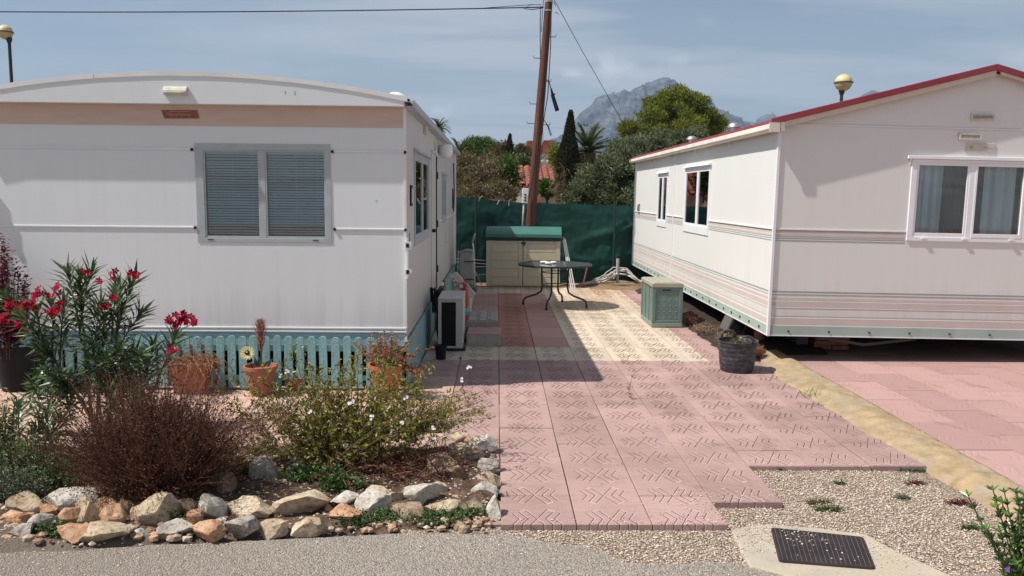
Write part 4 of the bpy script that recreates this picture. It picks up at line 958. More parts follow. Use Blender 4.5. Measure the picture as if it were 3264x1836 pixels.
b = MB(); [b.blob((xx, RY - 0.0092, cz_ - 0.004), 0.004) for xx in (p.x + 0.01, q.x - 0.01)]; b.build('plaque_screw', M['dark_metal'], pl)
# pitch number on the side wall: 40
b = MB(); xx = RX - 0.004
y0_, z0_ = 16.33, 1.375
def st(y1, z1, y2, z2): b.bar((xx, y1, z1), (xx, y2, z2), 0.006, 0.022, up=(0, 0.0, 1) if abs(z2 - z1) < 0.01 else (0, 1, 0))
st(y0_ - 0.02, z0_ + 0.15, y0_ + 0.03, z0_ + 0.05); st(y0_ + 0.03, z0_ + 0.05, y0_ - 0.08, z0_ + 0.05); st(y0_ - 0.05, z0_ + 0.16, y0_ - 0.05, z0_)
for s_ in ((-0.13, .16, -.13, -0.02), (-0.23, .16, -.23, -0.02), (-0.13, .16, -.23, .16), (-0.13, -0.02, -.23, -0.02)): st(y0_ + s_[0], z0_ + s_[1], y0_ + s_[2], z0_ + s_[3])
b.build('pitch_number', M['dark_metal'], rh)
# underframe
b = MB(); b.box(RX + 0.5, RX + 0.62, RY + 0.5, RYB - 0.3, 0.12, 0.30); b.box(RXE - 0.9, RXE - 0.78, RY + 0.5, RYB - 0.3, 0.12, 0.30); b.box(RX + 0.3, RXE - 0.3, RY + 0.8, RY + 0.88, 0.18, 0.3)
b.bar((3.35, RY + 0.12, 0.27), (3.85, RY + 0.10, 0.20), 0.03, 0.03); b.bar((4.4, RY + 0.12, 0.27), (3.85, RY + 0.10, 0.20), 0.03, 0.03); b.build('underframe', M['dark_metal'], rh)
rh.rotation_euler = (0, 0.0125, 0)
# brick support pier under the frame
def brick_pier(x, y, n, lab):
    t = thing('brick_pier', lab, 'brick pier', (x, y, 0.04)); rr = random.Random(int(x * 10))
    for k in range(n):
        b = MB(); z = 0.04 + k * 0.052; e = rr.uniform(-0.012, 0.012)
        if k % 2: b.box(x - 0.19 + e, x + 0.19 + e, y - 0.12, y + 0.12, z, z + 0.045)
        else: b.box(x - 0.19, x - 0.005, y - 0.11 + e, y + 0.13, z, z + 0.045); b.box(x + 0.005, x + 0.19, y - 0.12, y + 0.12 + e, z, z + 0.045)
        b.build('brick', M['brick'], t, bevel=0.003)
brick_pier(3.72, 8.95, 3, 'low stack of bricks in the shadow under the striped mobile home, nearest the kerb')
# ================================================================ YARD OBJECTS
# ---- shade-net fence at the back
nf = thing('net_fence', 'dark green shade-net fence closing off the back of the yard', 'fence', (0.9, 16.9, -0.12))
b = MB(); NX, NZ = 150, 40; xa, xb = -1.6, 4.0
for j in range(NZ + 1):
    for i in range(NX + 1):
        x = xa + (xb - xa) * i / NX; t = j / NZ
        zt = lin([(-1.6, 1.70), (-0.8, 1.655), (-0.45, 1.63), (0.1, 1.56), (1.3, 1.53), (2.7, 1.495), (4, 1.47)], x) + 0.006 * math.sin(x * 9)
        z = -0.16 + (zt + 0.16) * t
        fold = 0.030 * noise.noise(Vector((x * 2.2, z * 3, 1))) + (0.05 * math.exp(-((z - 0.35 + 0.12 * math.sin(x * 4)) / 0.16) ** 2) * sm(0.9, 1.6, x) * (0.5 + noise.noise(Vector((x * 4, z * 9, 5)))))
        fold += 0.05 * math.exp(-((z - 0.85 - 0.25 * (x - 2.0)) / 0.10) ** 2) * sm(1.5, 2.1, x) + 0.012 * noise.noise(Vector((x * 9, z * 9, 3)))
        b.v.append((x, 16.9 - fold - 0.04 * math.sin(math.pi * t), z))
for j in range(NZ):
    for i in range(NX):
        a = j * (NX + 1) + i; b.f.append((a, a + 1, a + NX + 2, a + NX + 1)); b.m.append(0)
b.build('netting', M['net_green'], nf, smooth=True)
postm = simple('green_post', (0.012, 0.035, 0.03), 0.5)
for x, zt in ((-0.43, 1.68), (2.42, 1.56)):
    b = MB(); b.tube([(x, 16.80, -0.15), (x, 16.80, zt)], 0.026, 10); b.build('post', postm, nf, smooth=True, autos=40)
for (x, z, dx, dz) in ((-0.36, 1.625, 0.06, 0.05), (-0.36, 1.62, -0.02, -0.06), (0.0, 1.50, 0.045, 0.09), (0.24, 1.47, 0.004, 0.11)):
    b = MB(); b.tube([(x, 16.82, z), (x + dx, 16.80, z + dz)], 0.006, 5); b.build('cable_tie', M['white'], nf)

# ---- plastic garden shed
sx0, sx1, sy0, sy1 = -0.175, 1.19, 15.0, 15.72
sh = thing('garden_shed', 'low khaki plastic garden shed with a green lid at the back', 'shed', (0.5, 15.35, 0))
b = MB(); b.box(sx0, sx1, sy0 + 0.022, sy1, 0.02, 0.86); b.build('body', M['shed'], sh, bevel=0.01)
b = MB(); b.box(sx0 + 0.003, sx1 - 0.003, sy0 + 0.03, sy1 - 0.01, 0.8605, 0.93); b.build('lid_recess', simple('dark_green', (0.02, 0.06, 0.05), 0.6), sh)
xm = 0.505
def door(xa, xb, stile_l, stile_r):
    b = MB(); y0_ = sy0; b.box(xa, xb, y0_ + 0.010, y0_ + 0.0215, 0.025, 0.86)
    b.box(xa, xa + stile_l, y0_ - 0.004, y0_ + 0.0098, 0.025, 0.86); b.box(xb - stile_r, xb, y0_ - 0.004, y0_ + 0.0098, 0.025, 0.86)
    z = 0.04; k = 0
    while z < 0.84:
        zt = min(z + 0.15, 0.855); b.box(xa + stile_l + 0.004, xb - stile_r - 0.004, y0_ + 0.001, y0_ + 0.0098, z, zt - 0.010); z += 0.155; k += 1
    return b.build('door', M['shed'], sh, bevel=0.003)
door(sx0 + 0.001, xm - 0.006, 0.085, 0.075); door(xm + 0.006, sx1 - 0.001, 0.075, 0.085)
b = MB(); b.box(xm - 0.005, xm + 0.005, sy0 + 0.012, sy0 + 0.02, 0.03, 0.86); b.build('door_gap', M['void'], sh)
b = MB(); pr = [(sy0 - 0.03, 0.935), (sy0 - 0.035, 0.985), (sy0 + 0.02, 1.035), (sy0 + 0.14, 1.085), (sy0 + 0.36, 1.105), (sy1 + 0.02, 1.10), (sy1 + 0.02, 0.94), (sy1, 0.932), (sy0, 0.932)]
b.prism([(y, z) for y, z in pr], sx0 - 0.012, sx1 + 0.02, axis='x')
b.box(sx0 - 0.014, sx1 + 0.022, sy0 - 0.045, sy0 - 0.0355, 0.925, 0.965)
b.build('lid', M['shed_lid'], sh, bevel=0.006)
b = MB(); b.box(xm - 0.03, xm + 0.05, sy0 - 0.012, sy0 - 0.0045, 0.80, 0.845); b.tube([(xm + 0.02, sy0 - 0.014, 0.81), (xm + 0.02, sy0 - 0.02, 0.775)], 0.012, 8); b.build('hasp', M['dark_metal'], sh)

sh.rotation_euler = (0, 0, R(-3.5))
# ---- white poles leaning on the shed
for k, (xt, xb, zt) in enumerate(((1.245, 1.42, 0.93), (1.275, 1.47, 0.90), (1.30, 1.53, 0.86))):
    pass
lp = thing('folding_airer', 'folded white tube airer leaning on the right side of the shed', 'clothes airer', (1.4, 14.95, 0))
for (xt, xb, zt) in ((1.235, 1.40, 0.93), (1.262, 1.44, 0.90), (1.225, 1.365, 0.88)):
    b = MB(); b.tube([(xb, 14.82, 0.005), (xt, 15.08, zt)], 0.009, 8); b.build('tube', M['white'], lp, smooth=True, autos=40)

# ---- white tube frame behind the trolley
wf = thing('drying_rack', 'white wire drying rack standing behind the shopping trolley', 'drying rack', (-0.45, 15.1, 0))
for (xa, za, xb, zb) in ((-0.80, 0.50, -0.19, 0.475), (-0.80, 0.44, -0.19, 0.41), (-0.75, 0.34, -0.19, 0.36), (-0.60, 0.16, -0.19, 0.22), (-0.74, 0.0, -0.72, 0.66), (-0.28, 0.0, -0.5, 0.48)):
    b = MB(); b.tube([(xa, 15.3, za + .004), (xb, 15.25, zb)], 0.009, 6); b.build('tube', M['white'], wf, smooth=True, autos=40)

# ---- shopping trolley
tx, ty = -0.50, 14.1
st_ = thing('shopping_trolley', 'grey fabric shopping trolley on two wheels beside the shed', 'shopping trolley', (tx, ty, 0))
b = MB(); prof = [(-0.13, 0.14), (0.10, 0.14), (0.105, 0.35), (0.10, 0.60), (0.09, 0.72), (-0.02, 0.735), (-0.135, 0.70), (-0.15, 0.45)]
b.prism([(tx + x, z) for x, z in prof], ty - 0.13, ty + 0.12); b.build('bag', M['grey_bag'], st_, bevel=0.03)
b = MB(); b.prism([(tx - 0.145, 0.69), (tx - 0.02, 0.735), (tx + 0.10, 0.72), (tx + 0.095, 0.745), (tx - 0.02, 0.765), (tx - 0.15, 0.715)], ty - 0.14, ty + 0.13); b.build('flap', M['grey_bag'], st_, bevel=0.01)
for z in (0.55, 0.24): b = MB(); b.box(tx - 0.06, tx + 0.112, ty - 0.137, ty - 0.128, z, z + 0.02); b.build('strap', M['dark_metal'], st_)
b = MB(); b.tube([(tx + 0.125, ty - 0.09, 0.08), (tx + 0.10, ty - 0.09, 0.75), (tx + 0.08, ty - 0.09, 0.90)], 0.009, 8); b.tube([(tx + 0.125, ty + 0.09, 0.08), (tx + 0.10, ty + 0.09, 0.75), (tx + 0.08, ty + 0.09, 0.90)], 0.009, 8); b.build('frame', M['metal'], st_, smooth=True, autos=40)
b = MB(); b.tube([(tx + 0.08, ty - 0.09, 0.88), (tx + 0.12, ty - 0.09, 1.03), (tx + 0.12, ty + 0.09, 1.03), (tx + 0.08, ty + 0.09, 0.88)], 0.016, 8); b.build('handle', M['grey_bag'], st_, smooth=True)
for yy in (ty - 0.17, ty + 0.15):
    b = MB(); i0 = len(b.v); b.lathe([(0.045, -0.018), (0.075, -0.018), (0.075, 0.018), (0.045, 0.018)], (0, 0, 0), 20, close=True)
    b.v = [(tx + 0.10 + x, yy + z, 0.077 + y) for x, y, z in b.v]; wl = b.build('wheel', simple('tyre_grey', (0.28, 0.27, 0.25), 0.8), st_, smooth=True, autos=40)
    b = MB(); b.lathe([(0.0, -0.010), (0.046, -0.010), (0.046, 0.010), (0.0, 0.010)], (0, 0, 0), 20); b.v = [(tx + 0.10 + x, yy + z, 0.077 + y) for x, y, z in b.v]; b.build('hub', simple('hub_brown', (0.16, 0.12, 0.09), 0.6), wl)

# ---- garden table
TX, TY, TH = 0.90, 12.5, 0.655
tb = thing('garden_table', 'round glass-topped garden table with dark tube legs', 'table', (TX, TY, 0))
b = MB(); b.lathe([(0.0, TH - 0.006), (0.548, TH - 0.006), (0.548, TH), (0.0, TH)], (TX, TY, 0), 56)
b.build('table_top', simple('table_glass', (0.10, 0.12, 0.13), 0.12, 0.1, spec=0.7), tb)
b = MB(); b.lathe([(0.552, TH - 0.022), (0.566, TH - 0.022), (0.570, TH - 0.010), (0.566, TH + 0.006), (0.550, TH + 0.006), (0.549, TH - 0.010)], (TX, TY, 0), 56, close=True); b.build('rim', M['dark_metal'], tb, smooth=True, autos=50)
for z, r_ in ((0.53, 0.20), (0.33, 0.20)):
    b = MB(); b.tube([(TX + r_ * math.cos(t * math.pi / 12), TY + r_ * math.sin(t * math.pi / 12), z) for t in range(25)], 0.008, 6, caps=False); b.build('ring', M['brown_metal'], tb, smooth=True)
for k in range(4):
    a = R(-108 + 90 * k); ca, sa = math.cos(a), math.sin(a)
    pr = [(0.215, 0.63), (0.205, 0.40), (0.20, 0.30), (0.22, 0.22), (0.30, 0.17), (0.44, 0.125), (0.485, 0.10), (0.50, 0.06), (0.505, 0.0)]
    b = MB(); b.tube([(TX + r_ * ca, TY + r_ * sa, z) for r_, z in pr], 0.015, 10); lg = b.build('leg', M['brown_metal'], tb, smooth=True, autos=50)
    b = MB(); b.tube([(TX + 0.505 * ca, TY + 0.505 * sa, 0.0), (TX + 0.505 * ca, TY + 0.505 * sa, 0.03)], 0.019, 10); b.build('foot_cap', M['black'], lg)
b = MB(); [b.bar((TX + 0.2 * math.cos(a), TY + 0.2 * math.sin(a), TH - 0.015), (TX + 0.545 * math.cos(a), TY + 0.545 * math.sin(a), TH - 0.015), 0.02, 0.012) for a in (R(-18), R(72), R(162), R(252))]; b.build('support_arm', M['brown_metal'], tb)

def make_rock(name, label, cat, c, size, mat, seed, rotz=0.0, cuts=9, rough=0.10, group=None, sub=3, base=True):
    bm = bmesh.new(); bmesh.ops.create_icosphere(bm, subdivisions=sub, radius=1.0); rr = random.Random(seed)
    for _ in range(cuts):
        n_ = rv(rr); d = rr.uniform(0.40, 0.80)
        for v in bm.verts:
            t = v.co.dot(n_) - d
            if t > 0: v.co -= n_ * t
    off = Vector((seed * 1.7 % 50, 3, 1))
    for v in bm.verts:
        q = v.co * 1.6 + off; v.co += v.co.normalized() * (rough * noise.noise(q * 1.2) + rough * 0.6 * noise.noise(q * 3.1) + rough * 0.3 * noise.noise(q * 7))
    xs_ = [v.co.x for v in bm.verts]; ys_ = [v.co.y for v in bm.verts]; zs_ = [v.co.z for v in bm.verts]
    ex, ey, ez = max(xs_) - min(xs_), max(ys_) - min(ys_), max(zs_) - min(zs_); z0 = min(zs_)
    mx_, my_ = (max(xs_) + min(xs_)) / 2, (max(ys_) + min(ys_)) / 2
    ca, sa = math.cos(rotz), math.sin(rotz)
    for v in bm.verts:
        x = (v.co.x - mx_) / ex * size[0]; y = (v.co.y - my_) / ey * size[1]; z = (v.co.z - z0) / ez * size[2]
        v.co = Vector((x * ca - y * sa, x * sa + y * ca, z))
    me = bpy.data.meshes.new(name); bm.to_mesh(me); bm.free(); me.materials.append(mat)
    me.polygons.foreach_set('use_smooth', [True] * len(me.polygons))
    try: me.set_sharp_from_angle(angle=R(20))
    except Exception: pass
    o = bpy.data.objects.new(name, me); col.objects.link(o); o.location = c
    return tag(o, label, cat, group)
peb_w = simple('white_pebble', (0.74, 0.72, 0.66), 0.5, 0.06, 30)
for k, (ox, oy, w_, lab) in enumerate(((1369, 661, 0.13, 'white pebble on the garden table, leftmost of three'), (1380, 664, 0.115, 'flat white pebble on the garden table, nearest the camera'), (1392, 659, 0.105, 'white pebble on the garden table, rightmost of three'))):
    p = AY(ox, oy, 12.5 + (0.08, -0.08, 0.05)[k]); make_rock('pebble', lab, 'pebble', (p.x, p.y, TH), (w_, 0.08, 0.04), peb_w, 40 + k, 0, 0, 0.05, 'white pebbles on the garden table')

# ---- sage storage box
bx0, bx1, by0, by1 = 2.03, 2.43, 10.5, 11.32
gb = thing('storage_box', 'sage green plastic storage box beside the striped mobile home', 'storage box', (2.23, 10.9, 0))
b = MB(); b.box(bx0 + 0.012, bx1 - 0.012, by0 + 0.012, by1 - 0.012, 0.03, 0.53); b.build('body', M['box_green'], gb, bevel=0.006)
b = MB(); b.box(bx0, bx1, by0, by1, 0.008, 0.06); b.build('base_rim', M['box_rim'], gb, bevel=0.006)
for (xa, xb, ya, yb) in ((bx0, bx0 + 0.045, by0, by0 + 0.04), (bx1 - 0.045, bx1, by0, by0 + 0.04), (bx0, bx0 + 0.04, by1 - 0.04, by1)): b = MB(); b.box(xa, xb, ya, yb, 0.0601, 0.5299); b.build('corner_post', M['box_green'], gb, bevel=0.004)
b = MB()
for (xa, xb, ya, yb, za, zb) in ((bx0 + 0.045, bx1 - 0.045, by0 + 0.002, by0 + 0.0115, 0.0601, 0.095), (bx0 + 0.045, bx1 - 0.045, by0 + 0.002, by0 + 0.0115, 0.485, 0.5299), (bx0 + 0.004, bx0 + 0.0115, by0 + 0.27, by0 + 0.29, 0.0601, 0.5299), (bx0 + 0.004, bx0 + 0.0115, by0 + 0.53, by0 + 0.55, 0.0601, 0.5299)): b = MB(); b.box(xa, xb, ya, yb, za, zb); b.build('panel_rail', M['box_green'], gb, bevel=0.004)
b = MB()
for i in range(4):
    for j in range(5): b.blob((bx0 + 0.082 + i * 0.078, by0 + 0.0118, 0.135 + j * 0.078), 0.011, 0, (1, 0.5, 0.6))
b.build('stud_panel', M['box_rim'], gb)
b = MB(); b.box(bx0 + 0.13, bx0 + 0.24, by0 - 0.001, by0 + 0.003, 0.487, 0.503); b.build('handle_slot', M['void'], gb, bevel=0.002)
b = MB(); b.prism([(bx0 - 0.006, 0.531), (bx1 + 0.006, 0.531), (bx1 + 0.006, 0.575), (bx1 - 0.03, 0.585), (bx0 + 0.03, 0.585), (bx0 - 0.006, 0.575)], by0 - 0.006, by1 + 0.006)
for k in range(4): b.box(bx0 + 0.03 + k * 0.088, bx0 + 0.105 + k * 0.088, by0 + 0.04, by1 - 0.04, 0.5851, 0.590)
b.build('lid', M['box_lid'], gb, bevel=0.003)

# ---- rubble bucket
kx, ky = 2.385, 7.90
bk = thing('rubber_bucket', 'black rubber garden bucket with two loop handles, full of weeds', 'bucket', (kx, ky, 0))
b = MB(); prof = [(0.0, 0.004), (0.152, 0.004), (0.158, 0.012), (0.163, 0.05)]
for k in range(10): z = 0.06 + k * 0.022; r_ = 0.163 + (z / 0.30) * 0.026; prof += [(r_ + (0.0015 if k % 2 else 0), z), (r_ + (0.0015 if k % 2 else 0), z + 0.018)]
prof += [(0.192, 0.295), (0.200, 0.300), (0.200, 0.308), (0.188, 0.308), (0.182, 0.25), (0.176, 0.20), (0.0, 0.20)]
b.lathe(prof, (kx, ky, 0), 40); b.build('tub', M['rubber'], bk, smooth=True, autos=50)
for k, (dx, dy, w_, mt) in enumerate(((-0.045, 0.18, 0.068, 'rubber'), (0.035, -0.185, 0.068, 'rubber'))):
    b = MB(); q = [(-w_, 0.295), (-w_ * 0.92, 0.34), (-w_ * 0.6, 0.368), (0, 0.375), (w_ * 0.6, 0.368), (w_ * 0.92, 0.34), (w_, 0.295)]
    b.tube([(kx + dx + a, ky + dy, z) for a, z in q], 0.0125, 8); b.build('handle', M['rubber'], bk, smooth=True)
b = MB(); b.box(kx + 0.03, kx + 0.08, ky + 0.01, ky + 0.03, 0.24, 0.335); b.build('plant_label', simple('pale_green_card', (0.42, 0.60, 0.48), 0.6), bk)

# ---- air-conditioning unit
ax0, ax1, ay0, ay1 = -0.632, -0.365, 8.78, 9.50
ac = thing('air_conditioner', 'outdoor air-conditioning unit with a black coil side beside the white mobile home', 'air conditioner', (-0.5, 9.1, 0))
b = MB(); b.box(ax0, ax1, ay0 + 0.012, ay1, 0.04, 0.57); b.build('casing', M['ac_white'], ac, bevel=0.008)
b = MB(); b.box(ax0, ax0 + 0.035, ay0, ay0 + 0.0118, 0.04, 0.568); b.box(ax1 - 0.075, ax1, ay0, ay0 + 0.0118, 0.04, 0.568); b.box(ax0 + 0.035, ax1 - 0.075, ay0, ay0 + 0.0118, 0.04, 0.062); b.box(ax0 + 0.035, ax1 - 0.075, ay0, ay0 + 0.0118, 0.545, 0.568); b.build('side_frame', M['ac_white'], ac, bevel=0.003)
b = MB(); b.box(ax0 + 0.036, ax1 - 0.076, ay0 + 0.008, ay0 + 0.0115, 0.063, 0.544)
for k in range(24): z = 0.07 + k * 0.02; b.box(ax0 + 0.036, ax1 - 0.076, ay0 + 0.002, ay0 + 0.0075, z, z + 0.002)
for k in range(8): x = ax0 + 0.045 + k * 0.02; b.box(x, x + 0.0016, ay0 + 0.001, ay0 + 0.0018, 0.063, 0.544)
b.build('coil_grille', M['black'], ac)
b = MB(); b.box(ax0 - 0.004, ax1 + 0.004, ay0 - 0.006, ay1 + 0.004, 0.5705, 0.588); b.build('top_cover', M['ac_white'], ac, bevel=0.004)
for yy in (ay0 + 0.05, ay1 - 0.12): b = MB(); b.box(ax0 - 0.01, ax1 + 0.03, yy, yy + 0.06, 0.0, 0.039); b.build('foot', M['dark_metal'], ac)
b = MB(); b.tube([(ax0 - 0.02, 9.6, 0.50), (ax0 - 0.09, 9.55, 0.62), (ax0 - 0.11, 9.6, 0.45), (ax0 - 0.05, 9.5, 0.3), (ax0 - 0.03, 9.0, 0.22), (ax0 + 0.02, 8.86, 0.05)], 0.016, 6); b.tube([(ax0 - 0.02, 9.6, 0.52), (ax0 - 0.14, 9.65, 0.60), (ax0 - 0.13, 9.7, 0.3)], 0.02, 6); b.build('pipe', M['black'], ac, smooth=True)
p = G(1109, 903); pt = thing('plant_pot', 'small empty black plastic pot on the slabs beside the air conditioner', 'plant pot', p)
b = MB(); b.lathe([(0.0, 0.002), (0.05, 0.002), (0.062, 0.13), (0.068, 0.13), (0.068, 0.145), (0.060, 0.145), (0.055, 0.1), (0.0, 0.1)], p, 22); b.build('pot', M['black'], pt, smooth=True, autos=40)
# red extinguisher
ex_, ey_ = AY(1168, 820, 9.72).x, 9.72
fe = thing('fire_extinguisher', 'red fire extinguisher with a light blue band behind the air conditioner', 'fire extinguisher', (ex_, ey_, 0))
b = MB(); b.box(ex_ - 0.06, ex_ + 0.06, ey_ - 0.06, ey_ + 0.06, 0.0, 0.14); b.build('stand', M['concrete'], fe, bevel=0.005)
b = MB(); b.lathe([(0.0, 0.142), (0.046, 0.142), (0.05, 0.16), (0.05, 0.55), (0.04, 0.585), (0.018, 0.60), (0.0, 0.60)], (ex_, ey_, 0), 24); b.build('cylinder', M['red_tin'], fe, smooth=True, autos=50)
b = MB(); b.lathe([(0.0512, 0.27), (0.0512, 0.36)], (ex_, ey_, 0), 24); b.build('label_band', M['blue_tin'], fe, smooth=True)
b = MB(); b.lathe([(0.0, 0.6), (0.017, 0.6), (0.017, 0.64), (0.0, 0.645)], (ex_, ey_, 0), 12); b.bar((ex_ + 0.03, ey_ - 0.01, 0.635), (ex_ - 0.10, ey_, 0.66), 0.03, 0.012); b.bar((ex_ + 0.02, ey_ - 0.01, 0.65), (ex_ - 0.02, ey_ - 0.01, 0.73), 0.03, 0.014); b.bar((ex_ - 0.02, ey_, 0.66), (ex_ + 0.05, ey_, 0.60), 0.025, 0.012); b.build('trigger', M['red_tin'], fe)
# dismantled indoor unit leaning
la = thing('indoor_unit', 'old dismantled white air-conditioner panel leaning on the wall behind the red extinguisher', 'appliance panel', (-0.45, 10.4, 0))
qa, qb, qc, qd = [AY(*q, 10.3) for q in ((1127, 694), (1148, 684), (1197, 740), (1178, 752))]
b = MB(); b.prism([(qa.x, qa.z), (qb.x, qb.z), (qc.x, qc.z), (qd.x, qd.z)], 10.28, 10.36); b.build('panel', M['ac_white'], la, bevel=0.008)
qe, qf = qa.lerp(qb, 0.12), qa.lerp(qb, 0.45); qg, qh = qd.lerp(qc, 0.45), qd.lerp(qc, 0.12)
b = MB(); b.prism([(qe.x, qe.z - .01), (qf.x, qf.z - .01), (qg.x, qg.z + .02), (qh.x, qh.z + .02)], 10.262, 10.279); b.build('vent_strip', M['cream_plastic'], la)
for k in range(6): u_ = qe.lerp(qh, (k + 0.7) / 7); v_ = qe.lerp(qh, (k + 1.1) / 7); b = MB(); b.bar((u_.x + .02, 10.258, u_.z), (v_.x + .02, 10.258, v_.z), 0.012, 0.006, up=(0, 1, 0)); b.build('vent_slot', M['black'], la)
b = MB(); b.box(-0.60, -0.33, 10.4, 10.75, 0.0, 0.399); b.build('backing_box', M['cream_plastic'], la, bevel=0.01)
p = AX(1160, 712, -0.74)
# concrete steps
s1 = thing('concrete_step', 'lower grey concrete step with a pink slab on top, next to the air conditioner', 'step', (-0.14, 9.4, 0))
b = MB(); b.box(-0.335, 0.055, 9.12, 9.62, 0.0, 0.125); b.build('block', M['concrete'], s1, bevel=0.006); b = MB(); b.box(-0.333, 0.053, 9.125, 9.615, 0.1255, 0.14); b.build('tread', M['pink_plain'], s1, bevel=0.003)
s2 = thing('concrete_step', 'upper concrete step with dark slotted holes in its top', 'step', (-0.14, 10.2, 0))
b = MB(); b.box(-0.36, 0.02, 9.66, 10.45, 0.0, 0.20); b.build('block', M['concrete'], s2, bevel=0.006)
b = MB()
for i in range(3):
    for j in range(3): b.box(-0.36 + 0.01 + 0.123 * i, -0.36 + 0.118 + 0.123 * i, 9.67 + 0.255 * j, 9.67 + 0.235 + 0.255 * j, 0.2005, 0.212)
b.build('slab', M['concrete'], s2, bevel=0.002)
b = MB()
for (i, j) in ((0, 0), (1, 0), (2, 0), (0, 1), (1, 1), (2, 1), (0, 2), (2, 2), (1, 2)): b.box(-0.345 + 0.13 * i, -0.33 + 0.13 * i, 9.72 + 0.26 * j, 9.79 + 0.26 * j, 0.2121, 0.2135)
b.build('slot', M['void'], s2)

# ---- hose and cable heap by the back fence + grey post
ch = thing('cable_heap', 'tangle of grey and white cables lying at the foot of the net fence', 'cables', (2.2, 15.6, 0))
rr = random.Random(2)
for k in range(9):
    x0_ = 1.50 + rr.uniform(-0.05, 0.35); y0_ = 15.25 + rr.uniform(0, 0.3); pk = 0.20 + rr.uniform(0, 0.13)
    ctl = [(x0_, y0_, 0.02), (x0_ + 0.25, y0_ + 0.05, 0.06), (x0_ + 0.5, y0_ + 0.1, 0.10 + pk * 0.3), (2.30 + rr.uniform(-.05, .05), 15.75, pk), (2.50 + rr.uniform(-.04, .04), 15.7, pk - 0.02), (2.72, 15.5 + rr.uniform(-.1, .1), 0.10), (2.9, 15.3, 0.03)]
    pts_ = []
    for i in range(len(ctl) - 1):
        a, c = Vector(ctl[i]), Vector(ctl[i + 1])
        for q in range(5): pts_.append(a.lerp(c, q / 5) + Vector((noise.noise(Vector((i + q / 5, k, 0)) * 2), noise.noise(Vector((i + q / 5, k, 9)) * 2), 0.6 * noise.noise(Vector((i + q / 5, k, 5)) * 2))) * 0.035)
    b = MB(); b.tube(pts_, 0.011 if k % 3 else 0.016, 7); b.build('cable', M['cable_grey'] if k % 3 else M['cream_plastic'], ch, smooth=True)
gp_ = thing('water_standpipe', 'short grey standpipe beside the cable heap', 'standpipe', (2.33, 15.6, 0)); b = MB(); b.lathe([(0.03, -0.05), (0.03, 0.50), (0.0, 0.50)], (2.33, 15.62, 0), 14); b.build('pipe', simple('grey_pvc', (0.38, 0.39, 0.40), 0.5), gp_, smooth=True, autos=40)
b = MB(); b.tube([(2.33, 15.58, 0.2), (2.26, 15.5, 0.2), (2.24, 15.48, 0.12)], 0.014, 8); b.build('spout', M['cable_grey'], gp_)
b = MB(); b.box(1.15, 1.9, 15.95, 15.99, -0.05, 0.05)
for (x, y, l, a) in ((2.15, 15.12, 0.5, 0.1),): pass
pk = thing('plank', 'weathered wooden batten lying on the soil by the cable heap', 'plank', (2.4, 15.2, 0)); b = MB(); b.bar((2.1, 15.15, 0.05), (2.75, 15.05, 0.06), 0.06, 0.03); b.build('board', simple('old_wood', (0.30, 0.22, 0.15), 0.85, 0.3, 10), pk)
rp = thing('rusty_stake', 'short rusty stake leaning on the net behind the garden table', 'stake', (1.72, 15.8, 0)); b = MB(); b.tube([(1.70, 15.9, -0.05), (1.80, 15.95, 0.40)], 0.014, 7); b.build('bar', M['rust'], rp)

# ---- object under the right home
p = G(1815, 838); tv = thing('dumped_monitor', 'dark boxy casing dumped under the striped mobile home behind the bucket', 'scrap box', (2.95, 9.55, 0.05))
b = MB(); b.prism([(2.72, 0.12), (2.93, 0.05), (3.0, 0.24), (2.80, 0.31)], 9.5, 9.8); b.build('casing', simple('dull_plastic', (0.10, 0.09, 0.085), 0.6), tv, bevel=0.012)
b = MB(); b.prism([(2.745, 0.135), (2.90, 0.083), (2.955, 0.225), (2.815, 0.272)], 9.488, 9.4995); b.build('front_panel', M['black'], tv)
b = MB(); b.bar((2.79, 9.484, 0.305), (2.98, 9.484, 0.24), 0.012, 0.012); b.build('edge_strip', M['cream_plastic'], tv)
ot = thing('terracotta_pipe', 'short terracotta pipe standing under the striped mobile home', 'pipe', (3.05, 9.3, 0.05)); b = MB(); b.lathe([(0.06, 0.0), (0.06, 0.25), (0.05, 0.25), (0.05, 0.0)], (3.04, 9.25, 0.06), 16, close=True); b.build('tube', M['terracotta'], ot, smooth=True, autos=40)

# ---- manhole grate
mg = [G(x, y, 0.0) for x, y in ((1939, 1324), (2172, 1348), (2202, 1425), (1960, 1406))]
mc = thing('manhole_cover', 'rusty dark ribbed manhole cover set in pale concrete', 'manhole cover', sum(mg, Vector()) / 4)
cx_, cy_ = sum(p.x for p in mg) / 4, sum(p.y for p in mg) / 4
def shr(p, f): return (cx_ + (p.x - cx_) * f, cy_ + (p.y - cy_) * f)
def rounded(ps, r):
    out = []
    for i in range(4):
        p = Vector(ps[i]); a = Vector(ps[i - 1]); c = Vector(ps[(i + 1) % 4]); u = (a - p).normalized(); v = (c - p).normalized()
        p1_, p2_ = p + u * r, p + v * r
        for t in (0, .25, .5, .75, 1): out.append(tuple(p1_.lerp(p, t).lerp(p.lerp(p2_, t), t)))
    return out
b = MB(); b.prism(rounded([shr(p, 1.0) for p in mg][::-1], 0.022)[::1], -0.022, -0.004, axis='z'); b.build('plate', M['iron'], mc, bevel=0.003)
b = MB(); A_, B_, C_, D_ = [Vector((*shr(p, 0.97), -0.0035)) for p in mg]
for k in range(19): t = (k + 0.5) / 19; b.bar(A_.lerp(B_, t), D_.lerp(C_, t), 0.0022, 0.003)
b.build('rib', M['iron_ridge'], mc)
b = MB()
for k in range(28): t = (k + 0.5) / 28; b.bar(A_.lerp(D_, t), B_.lerp(C_, t), 0.004, 0.0018)
b.build('tread_pattern', M['iron'], mc)
rr = random.Random(12); b = MB()
